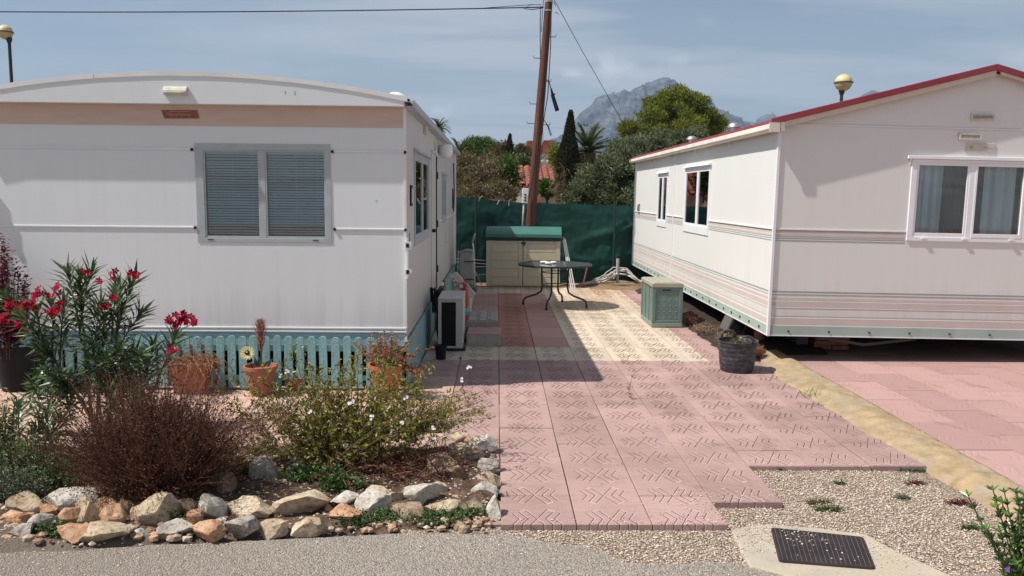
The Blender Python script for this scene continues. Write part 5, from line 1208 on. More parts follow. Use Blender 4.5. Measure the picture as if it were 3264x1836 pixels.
for k in range(60):
    u_, v_ = (abs(rr.gauss(0, 0.25)) + 0.08, rr.uniform(0.02, 0.5)) if k < 42 else (rr.uniform(0.1, 0.9), rr.uniform(0.1, 0.95))
    p = A_.lerp(B_, min(u_, 0.95)).lerp(D_.lerp(C_, min(u_, 0.95)), v_); b.blob((p.x, p.y, 0.0), rr.uniform(0.002, 0.0065), 0, (1, 1, 0.6))
o = b.build('grate_gravel', M['pebble']); tag(o, 'loose pale gravel grains lying on the manhole cover', 'gravel', kind='stuff')

# ================================================================ UTILITY POLE, WIRES, LAMPS
pb, ptop = Vector((0.58, 16.3, -0.1)), Vector((1.035, 16.3, 6.3))
up_ = thing('utility_pole', 'leaning brown timber utility pole behind the garden shed', 'utility pole', pb)
b = MB(); b.tube([pb.lerp(ptop, i / 12) for i in range(13)], [0.104 - 0.036 * i / 12 for i in range(13)], 20); b.build('shaft', M['wood_pole'], up_, smooth=True, autos=50)
def pole_at(z): return pb.lerp(ptop, (z - pb.z) / (ptop.z - pb.z))
def pr_(z): return 0.104 - 0.036 * (z + 0.1) / 6.4
def peg(oy, s, ln):
    ox = 1330 + 50 * (570 - oy) / 570; z = AY(ox, oy, 16.3).z; c = pole_at(z); r_ = pr_(z) * 0.8
    b = MB(); a = c + Vector((s * r_, -0.02, 0)); e = a + Vector((s * ln, 0, 0)); b.tube([a, e, e + Vector((s * 0.006, 0, 0.045))], 0.0075, 6); b.build('step_peg', M['dark_metal'], up_)
for oy, s, ln in ((93, 1, 0.13), (147, -1, 0.14), (205, 1, 0.10), (262, -1, 0.14), (311, -1, 0.16), (314, 1, 0.15), (373, -1, 0.14), (525, -1, 0.14), (528, 1, 0.13)): peg(oy, s, ln)
for z in (5.25, 5.42): c = pole_at(z); b = MB(); b.lathe([(pr_(z) + 0.003, -0.012), (pr_(z) + 0.006, -0.012), (pr_(z) + 0.006, 0.012), (pr_(z) + 0.003, 0.012)], c, 20, close=True); b.build('metal_band', M['metal'], up_)
def on(ox, oy, Y=16.18): return AY(ox, oy, Y)
for nm, pts2, r_ in (('cable', [(1360, 15), (1359, 60), (1359, 120), (1360, 150)], 0.009), ('cable', [(1367, 0), (1364, 40), (1362, 80)], 0.007),
                     ('cable', [(1387, 25), (1385, 120), (1378, 240), (1368, 300), (1362, 340)], 0.010), ('cable', [(1352, 330), (1345, 420), (1334, 480), (1330, 500)], 0.009),
                     ('cable', [(1365, 300), (1366, 350), (1362, 390), (1360, 420)], 0.006), ('cable', [(1366, 296), (1378, 318), (1385, 342), (1388, 340), (1380, 318), (1370, 304)], 0.008)):
    b = MB(); b.tube([on(*q) for q in pts2], r_, 6); b.build(nm, M['black'], up_, smooth=True)
b = MB(); b.tube([on(1375, 200), on(1381, 205), on(1386, 222)], 0.010, 6); b.tube([on(1386, 222), on(1390, 238)], [0.016, 0.028], 10); b.build('closure_lead', M['black'], up_, smooth=True)
b = MB(); b.tube([on(1390, 238), on(1391, 243), on(1402, 279)], [0.036, 0.036, 0.042], 14); b.tube([on(1386, 240), on(1397, 236)], 0.014, 6); b.build('cable_closure', M['black'], up_, smooth=True, autos=40)
p0 = on(1313, 473, 16.12); p1 = on(1327, 512, 16.12)
mb_ = thing('meter_box', 'white electrical box with three sockets on the pole', 'electrical box', p1)
b = MB(); b.prism([(p0.x + 0.016, p0.z), (p1.x + 0.02, p0.z - 0.01), (p1.x, p1.z), (p0.x, p1.z + 0.01)], 16.07, 16.17); b.build('casing', M['white'], mb_, bevel=0.006)
for k in range(3): b = MB(); c = Vector(((p0.x + p1.x) / 2 + 0.012 - 0.004 * k, 16.068, p0.z - 0.13 - 0.055 * k)); b.lathe([(0.0, 0), (0.02, 0), (0.02, 0.012), (0.0, 0.012)], (0, 0, 0), 14); b.v = [(c.x + x, c.y - z, c.z + y) for x, y, z in b.v]; b.build('socket', M['dark_metal'], mb_)
b = MB(); b.tube([on(1318, 512, 16.12), on(1316, 545, 16.12), on(1313, 600, 16.12)], 0.018, 8); b.build('conduit', M['cable_grey'], mb_, smooth=True)
# overhead line (sagging) and guy wire
at_ = on(1368, 18, 16.25)
ol = thing('overhead_cable', 'black overhead cable sagging to the left from the pole', 'overhead cable', at_)
b = MB(); pts_ = []
for i in range(61):
    t = i / 60; x = at_.x - 26 * t; z = at_.z - 0.9 * (t - t * t) - 0.02 * t + 0.55 * t * t * 0 ; pts_.append(Vector((x, 16.25, z)))
b.tube(pts_, 0.011, 6); b.build('bundle', M['black'], ol, smooth=True)
b = MB(); b.tube([pts_[3] + Vector((0, 0, 0.0)), on(1335, 12, 16.24), on(1362, 12, 16.24)], 0.006, 5); b.tube([on(1318, 22, 16.24), on(1340, 24, 16.24), on(1366, 20, 16.24)], 0.008, 5); b.tube([on(1325, 17, 16.24), on(1340, 10, 16.24)], 0.004, 4); b.build('dead_end_strand', M['black'], ol, smooth=True)
gw = thing('guy_wire', 'thin stay wire running down from the pole to the right', 'guy wire', on(1617, 397, 19.5))
a, c = AY(1389, -10, 16.3), AY(1640, 437, 22.0); b = MB(); mid = AY(1528, 240, 19.0)
b.tube([a, AY(1460, 120, 17.6), mid, AY(1570, 315, 20.2), c], 0.0065, 5); b.build('wire', M['dark_metal'], gw); b = MB(); b.tube([AY(1398, 14, 16.4), AY(1393, 4, 16.4)], 0.007, 5); b.tube([AY(1396, 30, 16.4), AY(1406, 36, 16.6)], 0.006, 5); b.build('strand_end', M['dark_metal'], gw)

def street_lamp(ox, oy, Y, r_, pole_r, lab, pox):
    c = AY(ox, oy, Y); t = thing('street_lamp', lab, 'street lamp', (c.x, Y, gz(c.x, Y)), 'globe street lamps')
    b = MB(); b.tube([(c.x + pox, Y, gz(c.x, Y) - 0.1), (c.x + pox, Y, c.z - r_ * 0.8)], pole_r, 12); b.build('pole', M['dark_metal'], t, smooth=True, autos=40)
    b = MB(); b.lathe([(0, -r_)] + [(r_ * math.cos(a * math.pi / 24), r_ * math.sin(a * math.pi / 24)) for a in range(-11, 0)] + [(r_, -0.01)], c, 28); b.build('globe_lower', M['lamp_lower'], t, smooth=True)
    b = MB(); b.lathe([(r_, 0.01)] + [(r_ * math.cos(a * math.pi / 24), r_ * math.sin(a * math.pi / 24)) for a in range(1, 12)] + [(0, r_)], c, 28); b.build('globe_upper', M['lamp_yellow'], t, smooth=True)
    b = MB(); b.lathe([(r_ - 0.01, -0.012), (r_ * 1.10, -0.012), (r_ * 1.10, 0.012), (r_ - 0.01, 0.012)], c, 28, close=True); b.build('rim', simple('lamp_rim', (0.10, 0.09, 0.06), 0.5), t)
    b = MB(); b.lathe([(pole_r * 1.1, -0.08), (pole_r * 1.8, 0.0), (pole_r * 1.8, 0.06), (0, 0.06)], (c.x + pox, Y, c.z - r_ * 1.05), 14); b.build('collar', M['dark_metal'], t)
street_lamp(13, 81, 22.0, 0.185, 0.04, 'yellowed globe street lamp rising over the curved white roof', 0.09)
street_lamp(2122, 208, 19.6, 0.20, 0.038, 'yellowed globe street lamp showing over the red roof edge', -0.03)

# ================================================================ HOUSES BEYOND THE FENCE
def tiled_roof(t, xa, xb, yf, yb, zf, zb, pitch=0.21):
    b = MB(); x = xa; seg = 14
    while x < xb:                                       # rows of barrel tiles running up the slope
        for k in range(7):
            a0, a1 = k / 7, (k + 1) / 7 + 0.02
            pts_ = []
            for q in range(5):
                an = math.pi * q / 4
                pts_.append((x + pitch / 2 - math.cos(an) * pitch * 0.36, math.sin(an) * pitch * 0.30))
            for (p, r_) in zip(pts_, pts_[1:]):
                f = lambda u, w, e: (u[0], yf + (yb - yf) * w, zf + (zb - zf) * w + u[1] + e)
                b.quad(f(p, a0, 0.02), f(r_, a0, 0.02), f(r_, a1, 0), f(p, a1, 0))
        x += pitch
    b.quad((xa, yf, zf), (xb, yf, zf), (xb, yb, zb), (xa, yb, zb)); b.quad((xa, yb + 0.01, zb - 0.1), (xa, yf, zf - 0.1), (xb, yf, zf - 0.1), (xb, yb + 0.01, zb - 0.1))
    b.quad((xa, yf, zf - 0.1), (xa, yf, zf), (xb, yf, zf), (xb, yf, zf - 0.1))
    return b.build('roof', M['tile_roof'], t)
p0, p1 = AY(1293, 422, 29), AY(1500, 424, 29); pe = AY(1300, 467, 26.5)
hs = thing('tiled_house', 'low house with a red clay tile roof behind the utility pole', 'house', (2.5, 28, 1.2))
tiled_roof(hs, pe.x - 0.1, 5.6, 26.5, 29.2, pe.z, AY(1293, 420, 29.2).z)
b = MB(); q = AY(1318, 467, 27); b.box(q.x, 5.3, 27.0, 29.1, 1.0, pe.z - 0.1); b.build('wall', M['render_wall'], hs)
b = MB(); b.box(q.x - 0.3, q.x + 0.15, 26.9, 26.99, 1.25, 1.75); b.build('ledge', M['render_white'], hs)
p0 = AY(1155, 417, 33); hs2 = thing('tiled_house', 'long low tile-roofed house half hidden by the scrub on the left', 'house', (-1, 34, 1.2))
tiled_roof(hs2, p0.x - 1.0, AY(1290, 420, 33).x, 31.0, 33.6, AY(1200, 480, 31).z, p0.z, 0.3); b = MB(); b.box(p0.x - 0.8, AY(1285, 420, 33).x, 31.4, 33.5, 1.1, AY(1200, 480, 31).z); b.build('wall', M['render_wall'], hs2)
p0, p1 = AY(1335, 398, 48), AY(1395, 440, 48)
vh = thing('villa', 'cream villa with red roofs far behind the tiled house', 'house', (p0.x + 1, 49, 1.2))
b = MB(); b.box(p0.x - 0.3, p1.x + 0.9, 48, 52, 1.2, AY(1335, 386, 48).z); b.box(p1.x + 0.0, p1.x + 3.2, 50, 54, 1.2, AY(1370, 384, 50).z); b.build('wall', M['render_white'], vh)
for (ax_, bx_, Y, ys_, ye) in ((1326, 1347, 49, 380, 373), (1361, 1393, 51, 384, 371)):
    q0, q1 = AY(ax_, ys_, Y), AY(bx_, ys_, Y); zt = AY(ax_, ye, Y).z; b = MB(); xm = (q0.x + q1.x) / 2
    b.prism([(q0.x - 0.2, q0.z - 0.1), (q1.x + 0.2, q1.z - 0.1), (q1.x + 0.2, q1.z), (xm + 0.3, zt + 0.35), (xm - 0.3, zt + 0.35), (q0.x - 0.2, q0.z)], Y - 1.5, Y + 1.5); b.build('roof', M['tile_roof'], vh)
q0, q1 = AY(1322, 405, 47), AY(1346, 425, 47); b = MB(); b.box(q0.x, q1.x, 46.97, 47.99, q1.z, q0.z + 0.1); [b.box(q0.x + 0.3 * i, q0.x + 0.3 * i + 0.14, 46.3, 46.96, q0.z - 0.05, q0.z + 0.06) for i in range(6)]; b.build('pergola', M['render_white'], vh)
b = MB(); b.box(q0.x + 0.25, q1.x - 0.25, 46.95, 46.968, q1.z, q0.z - 0.12); b.build('window', M['void'], vh)
# ================================================================ TREES
pineL = leafmat('pine_needles', [(0.06, 0.085, 0.012), (0.15, 0.18, 0.02), (0.23, 0.27, 0.035), (0.32, 0.34, 0.06)], 0.5, 0.35)
oliveL = leafmat('olive_leaves', [(0.035, 0.060, 0.022), (0.09, 0.125, 0.055), (0.16, 0.20, 0.09), (0.28, 0.31, 0.19)], 0.5, 0.3)
cypL = leafmat('cypress_leaves', [(0.012, 0.020, 0.008), (0.028, 0.040, 0.016), (0.05, 0.062, 0.028), (0.09, 0.08, 0.045)])
dkL = leafmat('dark_leaves', [(0.025, 0.055, 0.012), (0.07, 0.13, 0.022), (0.14, 0.21, 0.04)])
gnL = leafmat('bright_leaves', [(0.03, 0.09, 0.012), (0.07, 0.16, 0.02), (0.12, 0.22, 0.035)])
scrubL = leafmat('scrub_leaves', [(0.07, 0.06, 0.028), (0.15, 0.12, 0.06), (0.20, 0.14, 0.08), (0.10, 0.14, 0.045), (0.28, 0.19, 0.12)])
brnL = leafmat('tamarisk_leaves', [(0.10, 0.075, 0.035), (0.17, 0.13, 0.06), (0.12, 0.13, 0.04)])
palmL = leafmat('palm_leaflets', [(0.045, 0.07, 0.02), (0.09, 0.12, 0.035), (0.14, 0.16, 0.06)])
dryL = leafmat('dry_grass', [(0.20, 0.13, 0.08), (0.34, 0.24, 0.15), (0.48, 0.38, 0.24)])

def clump_tree(name, label, cat, base, blobs, mat, leaf=0.12, per=260, cl=0.35, trunk_r=0.12, seed=1, group=None, elong=1.6, trunk=True, up_bias=0.2, limbs=True):
    """crown = many small leaf faces in clumps spread over ellipsoids; blobs = (x, y, z, rx, ry, rz, clumps)"""
    rr = random.Random(seed); t = thing(name, label, cat, base, group); b = MB(); cents = []
    for (x, y, z, rx, ry, rz_, nc) in blobs:
        for _ in range(nc):
            d = rv(rr); rad = rr.uniform(0.55, 1.0) ** 0.6; c = Vector((x + d.x * rx * rad, y + d.y * ry * rad, z + d.z * rz_ * rad)); cents.append(c)
            cr = cl * rr.uniform(0.55, 1.25)
            for _ in range(int(per * rr.uniform(0.6, 1.2))):
                e = rv(rr); q = c + Vector((e.x, e.y, e.z * 0.75)) * cr * rr.random() ** 0.45
                dd = (e + Vector((0, 0, up_bias))).normalized() if rr.random() < 0.7 else rv(rr)
                b.leaf(q, dd, leaf * rr.uniform(0.6, 1.3) * 1.0, leaf * rr.uniform(0.6, 1.1) / elong, rv(rr))
    b.build('crown', mat, t)
    if trunk:
        b = MB(); bs = Vector(base); top = Vector((sum(q[0] for q in blobs) / len(blobs), sum(q[1] for q in blobs) / len(blobs), sum(q[2] for q in blobs) / len(blobs)))
        pts_ = [bs.lerp(top, i / 6) + Vector((rr.uniform(-1, 1), rr.uniform(-1, 1), 0)) * trunk_r * 0.6 * (i > 0) for i in range(7)]
        b.tube(pts_, [trunk_r * (1 - 0.12 * i) for i in range(7)], 8)
        if limbs:
            for c in rr.sample(cents, min(14, len(cents))):
                s_ = pts_[rr.randint(3, 6)]; m_ = s_.lerp(c, 0.5) + Vector((0, 0, -0.1)); b.tube([s_, m_, c], [trunk_r * 0.4, trunk_r * 0.25, trunk_r * 0.1], 6)
        b.build('trunk', M['bark'], t, smooth=True)
    return t
def bl(ox, oy, Y, w, h, n, dep=None):
    """blob from picture position and size at distance Y"""
    c = AY(ox, oy, Y); k = 1.267 * Y / FPX; return (c.x, Y, c.z, w * k / 2, (dep or w * k / 2), h * k / 2, n)
clump_tree('pine_tree', 'large yellow-green pine tree in front of the mountain', 'tree', (8.8, 43, 1.2),
    [bl(1665, 262, 43, 66, 44, 15), bl(1705, 240, 43, 60, 40, 14), bl(1745, 262, 43, 60, 50, 14), bl(1640, 300, 42, 56, 44, 12), bl(1700, 290, 42.5, 90, 50, 20), bl(1770, 296, 43, 56, 36, 10), bl(1802, 306, 43, 36, 34, 7), bl(1735, 322, 42, 110, 40, 20), bl(1660, 330, 42, 80, 30, 12), bl(1590, 335, 42, 56, 40, 10), bl(1573, 318, 42, 22, 34, 6), bl(1790, 330, 43, 60, 26, 8)], pineL, 0.15, 250, 0.38, 0.28, 1, elong=2.4, up_bias=0.5)
clump_tree('olive_tree', 'grey-green olive tree below the pine, spreading behind the red roof', 'tree', (6.4, 30, 1.2),
    [bl(1600, 385, 30, 130, 70, 40), bl(1680, 362, 30, 110, 50, 30), bl(1560, 400, 30, 80, 60, 20), bl(1640, 400, 30, 110, 50, 26), bl(1745, 352, 30, 60, 40, 12)], oliveL, 0.10, 240, 0.33, 0.15, 2, elong=2.2)
clump_tree('olive_tree', 'dense dark olive tree right behind the net fence', 'tree', (3.1, 21, 1.1),
    [bl(1535, 440, 21, 150, 90, 60), bl(1580, 420, 21, 90, 90, 34), bl(1490, 475, 21, 90, 60, 30), bl(1560, 490, 20.5, 120, 50, 34), bl(1450, 495, 20.5, 60, 40, 14)], oliveL, 0.075, 250, 0.22, 0.10, 3, elong=2.0)
def cypress(lab, ox, oy_top, oy_bot, Y, w, seed, n=900):
    t_, b_ = AY(ox[0], oy_top, Y), AY(ox[1], oy_bot, Y); rr = random.Random(seed); H_ = t_.z - b_.z; k = 1.267 * Y / FPX
    t = thing('cypress_tree', lab, 'tree', (b_.x, Y, b_.z), 'cypress trees'); b = MB()
    for _ in range(n):
        s_ = rr.random() ** 0.8; prof = lin([(0, 0.85), (0.12, 0.96), (0.35, 1.0), (0.5, 0.86), (0.62, 0.6), (0.75, 0.38), (0.88, 0.24), (1.0, 0.04)], s_); r_ = w * k / 2 * prof
        an = rr.uniform(0, 2 * math.pi); lob = 1 + 0.22 * noise.noise(Vector((math.cos(an) * 2, s_ * 9, seed)))
        rad = r_ * (lob + 0.25 * noise.noise(Vector((math.cos(an) * 5, s_ * 26, seed)))) * rr.uniform(0.72, 1.0); c = Vector((b_.x + (t_.x - b_.x) * s_ + rad * math.cos(an), Y + rad * math.sin(an), b_.z + H_ * s_))
        for _ in range(16):
            e = rv(rr) * 0.10 * (0.25 + 0.75 * prof); e.z *= 1.8
            b.leaf(c + e, (Vector((math.cos(an) * 0.4, math.sin(an) * 0.4, 1)) + rv(rr) * 0.5), 0.11 * rr.uniform(.6, 1.2) * (0.5 + 0.5 * prof), 0.045, rv(rr))
    b.build('crown', cypL, t); b = MB(); b.tube([(b_.x, Y, b_.z - 0.4), (t_.x, Y, b_.z + H_ * 0.8)], [0.10, 0.03], 8); b.build('trunk', M['bark'], t, smooth=True)
cypress('tall dark cypress tree between the pole and the palm', (1436, 1424), 283, 505, 24, 46, 5, 1900)
cypress('thin small cypress tree left of the pole', (1283, 1276), 340, 450, 34, 22, 6, 420)
def palm(lab, ox, oy, Y, rad, trunk_h, seed, n=34, tr=0.2, droop=0.9):
    c = AY(ox, oy, Y); rr = random.Random(seed); t = thing('palm_tree', lab, 'palm tree', (c.x, Y, c.z - trunk_h), 'palm trees')
    for i in range(n):
        an = 2 * math.pi * i / n * 2.4 + rr.uniform(-.2, .2); elv = rr.uniform(0.05, 1.35); L_ = rad * rr.uniform(0.85, 1.1); b = MB(); p = c.copy(); pts_ = [p.copy()]
        d = Vector((math.cos(an) * math.cos(elv), math.sin(an) * math.cos(elv), math.sin(elv)))
        for s_ in range(10): p = p + d * (L_ / 10); d = (d + Vector((0, 0, -0.085 * droop))).normalized(); pts_.append(p.copy())
        b.tube(pts_, [0.018 * (1 - 0.08 * q) for q in range(11)], 4)
        for s_ in range(1, 10):
            for q in range(3):
                a = pts_[s_].lerp(pts_[s_ + 1], q / 3); ax_ = (pts_[s_ + 1] - pts_[s_]).normalized(); sd_ = ax_.cross(Vector((0, 0, 1))).normalized()
                for sg in (-1, 1): b.leaf(a, ax_ * 0.75 + sd_ * sg * 0.8 + Vector((0, 0, 0.10 - 0.2 * rr.random())), L_ * 0.24 * (1 - 0.5 * (s_ / 10) ** 2), 0.035 * rad, Vector((0, 0, 1)))
        b.build('frond', palmL, t)
    b = MB(); b.tube([(c.x, Y, c.z - trunk_h - 0.3), (c.x, Y, c.z - trunk_h * 0.4), (c.x, Y, c.z)], [tr * 1.1, tr, tr * 1.15], 12); b.build('trunk', M['bark'], t, smooth=True)
palm('broad date palm standing right of the tall cypress', 1479, 385, 34, 1.25, 1.6, 4, 40, 0.28)
palm('single palm crown showing above the eave of the white mobile home', 1104, 323, 38, 0.62, 3.4, 7, 30, 0.16, 1.6)
palm('small palm behind the tiled house, right of the pole', 1390, 386, 44, 0.8, 1.4, 8, 24, 0.12, 1.6)
palm('dark palm at the corner of the white mobile home, above the scrub', 1156, 392, 36, 0.9, 1.6, 9, 26, 0.2, 1.3)
pq = AY(1479, 400, 33.9); sk = MB(); rr = random.Random(19)
for _ in range(260):
    an = rr.uniform(0, 6.28); sk.leaf(pq + Vector((math.cos(an) * 0.2, math.sin(an) * 0.2, rr.uniform(-.5, .1))), Vector((math.cos(an) * rr.uniform(.2, .9), math.sin(an) * 0.6, -1)), rr.uniform(0.4, 0.9), 0.06, rv(rr))
sk.build('dead_fronds', brnL, [o for o in bpy.data.objects if o.get('label', '').startswith('broad date palm')][0])
clump_tree('umbrella_pine', 'rounded bright green pine beside the small cypress', 'tree', (-0.8, 60, 1.2), [bl(1208, 376, 60, 92, 44, 44), bl(1215, 392, 60, 120, 40, 34), bl(1255, 392, 60, 46, 30, 10)], dkL, 0.2, 240, 0.6, 0.3, 12, elong=2.0)
clump_tree('tamarisk_tree', 'feathery brown tree just right of the small cypress', 'tree', (0.9, 40, 1.2), [bl(1313, 388, 42, 36, 36, 18)], brnL, 0.12, 220, 0.35, 0.1, 13)
clump_tree('eucalyptus_tree', 'thin yellow-green tree just left of the small cypress', 'tree', (0.5, 38, 1.2), [bl(1262, 385, 38, 34, 44, 14), bl(1272, 372, 38, 18, 24, 5)], brnL, 0.12, 200, 0.32, 0.1, 14)
clump_tree('bush', 'bright green bush at the foot of the tiled roof, right of the pole', 'bush', (1.4, 22.5, 1.2), [bl(1374, 474, 22.5, 42, 24, 16)], gnL, 0.08, 220, 0.20, 0.05, 15)
clump_tree('bush', 'yellowish bush behind the tall cypress', 'bush', (1.9, 27, 1.2), [bl(1404, 392, 27, 18, 44, 10), bl(1462, 408, 34, 30, 24, 7)], pineL, 0.10, 200, 0.25, 0.05, 16)
clump_tree('agave_bush', 'pale blue-green bush beside the villa', 'bush', (1.0, 40, 1.2), [bl(1312, 410, 40, 34, 24, 10)], oliveL, 0.14, 160, 0.3, 0.05, 18, trunk=False)
# tangled scrub: brown-green thicket between home and pole
for k, (lab, blobs, sd_) in enumerate((
    ('brown-green thicket against the corner of the white mobile home', [(1180, 455, 20.5, 90, 90, 36), (1165, 415, 21, 50, 50, 14), (1190, 490, 19.5, 80, 40, 16)], 21),
    ('brownish thicket covering the low tiled roof', [(1240, 450, 21, 90, 70, 34), (1255, 485, 20, 90, 40, 18), (1230, 420, 22, 80, 26, 12)], 22),
    ('dark straggly thicket below the small cypress', [(1283, 440, 21, 34, 70, 20), (1278, 412, 21.5, 22, 40, 8)], 23))):
    clump_tree('thicket', lab, 'bush', AY(blobs[0][0], 500, blobs[0][2])[:], [bl(*q[:5], q[5]) for q in blobs], dkL if k == 2 else scrubL, 0.065, 150, 0.22, 0.03, sd_, 'scrub thickets', limbs=True)
clump_tree('bush', 'row of low scrub on the skyline behind the tiled roofs', 'bush', (0, 40, 1.2), [bl(1180, 408, 36, 60, 30, 12), bl(1235, 408, 36, 80, 20, 14), bl(1480, 410, 38, 60, 24, 12)], scrubL, 0.11, 180, 0.35, 0.05, 24, trunk=False)
# dry grass on the bank and reeds by the cypress
rr = random.Random(31); b = MB()
for _ in range(5200):
    x = rr.uniform(-1.6, 4.2); y = rr.uniform(18.2, 21.0); p = Vector((x, y, gz(x, y))); l_ = rr.uniform(0.08, 0.30) * (1.5 if x > 0.9 else 0.8)
    b.leaf(p, Vector((rr.uniform(-.6, .6), rr.uniform(-.5, .3), 1)), l_, 0.012, rv(rr), 0, 0.3)
o = b.build('dry_grass', dryL); tag(o, 'dry straw-coloured grass on the bank behind the net fence', 'dry grass', kind='stuff')
rd = thing('dry_reeds', 'pale dry reeds leaning at the foot of the tall cypress', 'reeds', AY(1415, 505, 21)); b = MB()
for k in range(38):
    p = AY(rr.uniform(1398, 1432), 508, 20.6); q = AY(1385 + rr.gauss(22, 16), rr.choice((420, 440, 460, 470, 480)) + rr.uniform(-8, 8), 20.4); m_ = p.lerp(q, 0.5) + Vector((rr.uniform(-.08, .08), 0, 0.05)); b.tube([p, m_, q], [0.009, 0.007, 0.003], 4)
    for _ in range(5): b.leaf(p.lerp(q, rr.random()), Vector((rr.uniform(-1, 1), 0, rr.uniform(-1, .6))), 0.16, 0.015, rv(rr))
b.build('stems', dryL, rd)
rs = thing('pink_cloth', 'faded pink rag hanging above the net fence right of the pole', 'rag', AY(1356, 500, 17.3)); b = MB(); p0 = AY(1357, 488, 17.3)
b.prism([(p0.x - 0.02, p0.z), (p0.x + 0.02, p0.z), (p0.x + 0.045, p0.z - 0.10), (p0.x + 0.03, p0.z - 0.26), (p0.x - 0.03, p0.z - 0.24), (p0.x - 0.04, p0.z - 0.1)], 17.28, 17.31); b.build('cloth', simple('pink_rag', (0.42, 0.14, 0.12), 0.8), rs)
b = MB(); b.tube([(p0.x, 17.33, 0.6), (p0.x, 17.33, p0.z)], 0.008, 5); b.build('stick', M['bark'], rs)

# ================================================================ GARDEN PLANTS
olL = leafmat('oleander_leaves', [(0.030, 0.060, 0.020), (0.06, 0.11, 0.035), (0.10, 0.16, 0.055), (0.16, 0.21, 0.10)], 0.35, 0.2, 0.5)
stemM = simple('green_stem', (0.10, 0.10, 0.05), 0.7, 0.2)
stemB = simple('brown_stem', (0.12, 0.07, 0.045), 0.8, 0.25)
magM = leafmat('magenta_petals', [(0.18, 0.001, 0.012), (0.28, 0.002, 0.022), (0.38, 0.005, 0.04)], 0.8, 0.1, 0.08)
jasL = leafmat('jasmine_leaves', [(0.06, 0.075, 0.010), (0.14, 0.16, 0.018), (0.24, 0.25, 0.035), (0.44, 0.40, 0.12), (0.20, 0.13, 0.05)], 0.45, 0.35)
whM = leafmat('white_petals', [(0.75, 0.75, 0.75), (0.82, 0.82, 0.85)], 0.6, 0.2)
dryB = leafmat('dead_stems', [(0.045, 0.016, 0.009), (0.11, 0.037, 0.02), (0.19, 0.075, 0.04), (0.32, 0.19, 0.12)], 0.8, 0.1)
headM = leafmat('dead_heads', [(0.022, 0.009, 0.007), (0.05, 0.020, 0.013), (0.10, 0.045, 0.03)], 0.9, 0.0)
gcL = leafmat('groundcover_leaves', [(0.02, 0.05, 0.012), (0.05, 0.11, 0.02), (0.10, 0.19, 0.035)], 0.45, 0.2)
gryL = leafmat('grey_green_leaves', [(0.07, 0.10, 0.06), (0.13, 0.18, 0.11), (0.22, 0.28, 0.19)], 0.6, 0.2)
redL = leafmat('purple_leaves', [(0.06, 0.008, 0.02), (0.13, 0.015, 0.035), (0.22, 0.03, 0.05)], 0.5, 0.2)
sedL = leafmat('dry_orange_leaves', [(0.12, 0.04, 0.02), (0.32, 0.11, 0.05), (0.48, 0.21, 0.11), (0.36, 0.24, 0.10)], 0.6, 0.15)
vineL = leafmat('dry_vine', [(0.16, 0.06, 0.03), (0.32, 0.15, 0.07), (0.45, 0.26, 0.14)], 0.7, 0.2)
yelL = leafmat('yellow_green_leaves', [(0.10, 0.13, 0.02), (0.22, 0.25, 0.04), (0.34, 0.32, 0.07)], 0.45, 0.3)

def curve(p, d, ln, seg, bend, rr, jit=0.06):
    pts_ = [p.copy()]; d = d.normalized()
    for _ in range(seg):
        p = p + d * (ln / seg); d = (d + bend / seg + rv(rr) * jit).normalized(); pts_.append(p.copy())
    return pts_
def flower5(b, c, r_, rr, nrm=None):
    nrm = (nrm or rv(rr)).normalized(); u = nrm.orthogonal().normalized(); w_ = nrm.cross(u)
    for k in range(5):
        a = 2 * math.pi * k / 5 + rr.uniform(-.15, .15); d = u * math.cos(a) + w_ * math.sin(a) + nrm * 0.25; s_ = nrm.cross(d).normalized()
        i = len(b.v); p1_ = c + d * r_ * 0.6 + s_ * r_ * 0.36; p2_ = c + d * r_; p3_ = c + d * r_ * 0.6 - s_ * r_ * 0.36
        b.v += [tuple(c), tuple(p1_), tuple(p2_), tuple(p3_)]; b.f.append((i, i + 1, i + 2, i + 3)); b.m.append(0)

# ---- oleander
OB = G(262, 1085, 0.0)
ole = thing('oleander_shrub', 'tall oleander with long narrow leaves and crimson flowers in front of the white home', 'shrub', OB)
rr = random.Random(41); sb = MB(); lb = MB(); clusters = []
def ol_stem(ox0, oy0, Y0, ox1, oy1, Y1, r0=0.012, leafy=0.62, whorl=True, flower=None, L_=0.155):
    a = AY(ox0, oy0, Y0); c = AY(ox1, oy1, Y1); m_ = a.lerp(c, 0.5) + Vector((rr.uniform(-.03, .03), rr.uniform(-.03, .03), 0.02)); pts_ = []
    for i in range(13): t = i / 12; pts_.append(a * (1 - t) ** 2 + m_ * 2 * t * (1 - t) + c * t * t)
    sb.tube(pts_, [r0 * (1 - 0.75 * i / 12) for i in range(13)], 6)
    tot = (c - a).length; n = int(tot * leafy / 0.017)
    for k in range(n):
        t = 1 - leafy * (k / max(1, n)) ** 1.15; p = a * (1 - t) ** 2 + m_ * 2 * t * (1 - t) + c * t * t; ax_ = (c - m_).normalized()
        for q in range(3):
            an = 2.1 * q + k * 1.1 + rr.uniform(-.3, .3); u = ax_.orthogonal().normalized(); w_ = ax_.cross(u); out = u * math.cos(an) + w_ * math.sin(an)
            rise = 1.3 - 1.25 * (1 - t) / leafy + rr.uniform(-.3, .25)
            lb.leaf(p, out + ax_ * rise, L_ * rr.uniform(0.75, 1.3), 0.020 * rr.uniform(.8, 1.2), ax_, 0, rr.uniform(0.0, 0.25))
    if flower:
        for (fx, fy, n_) in flower: clusters.append((AY(fx, fy, Y1 - 0.12), n_))
Yb = OB.y
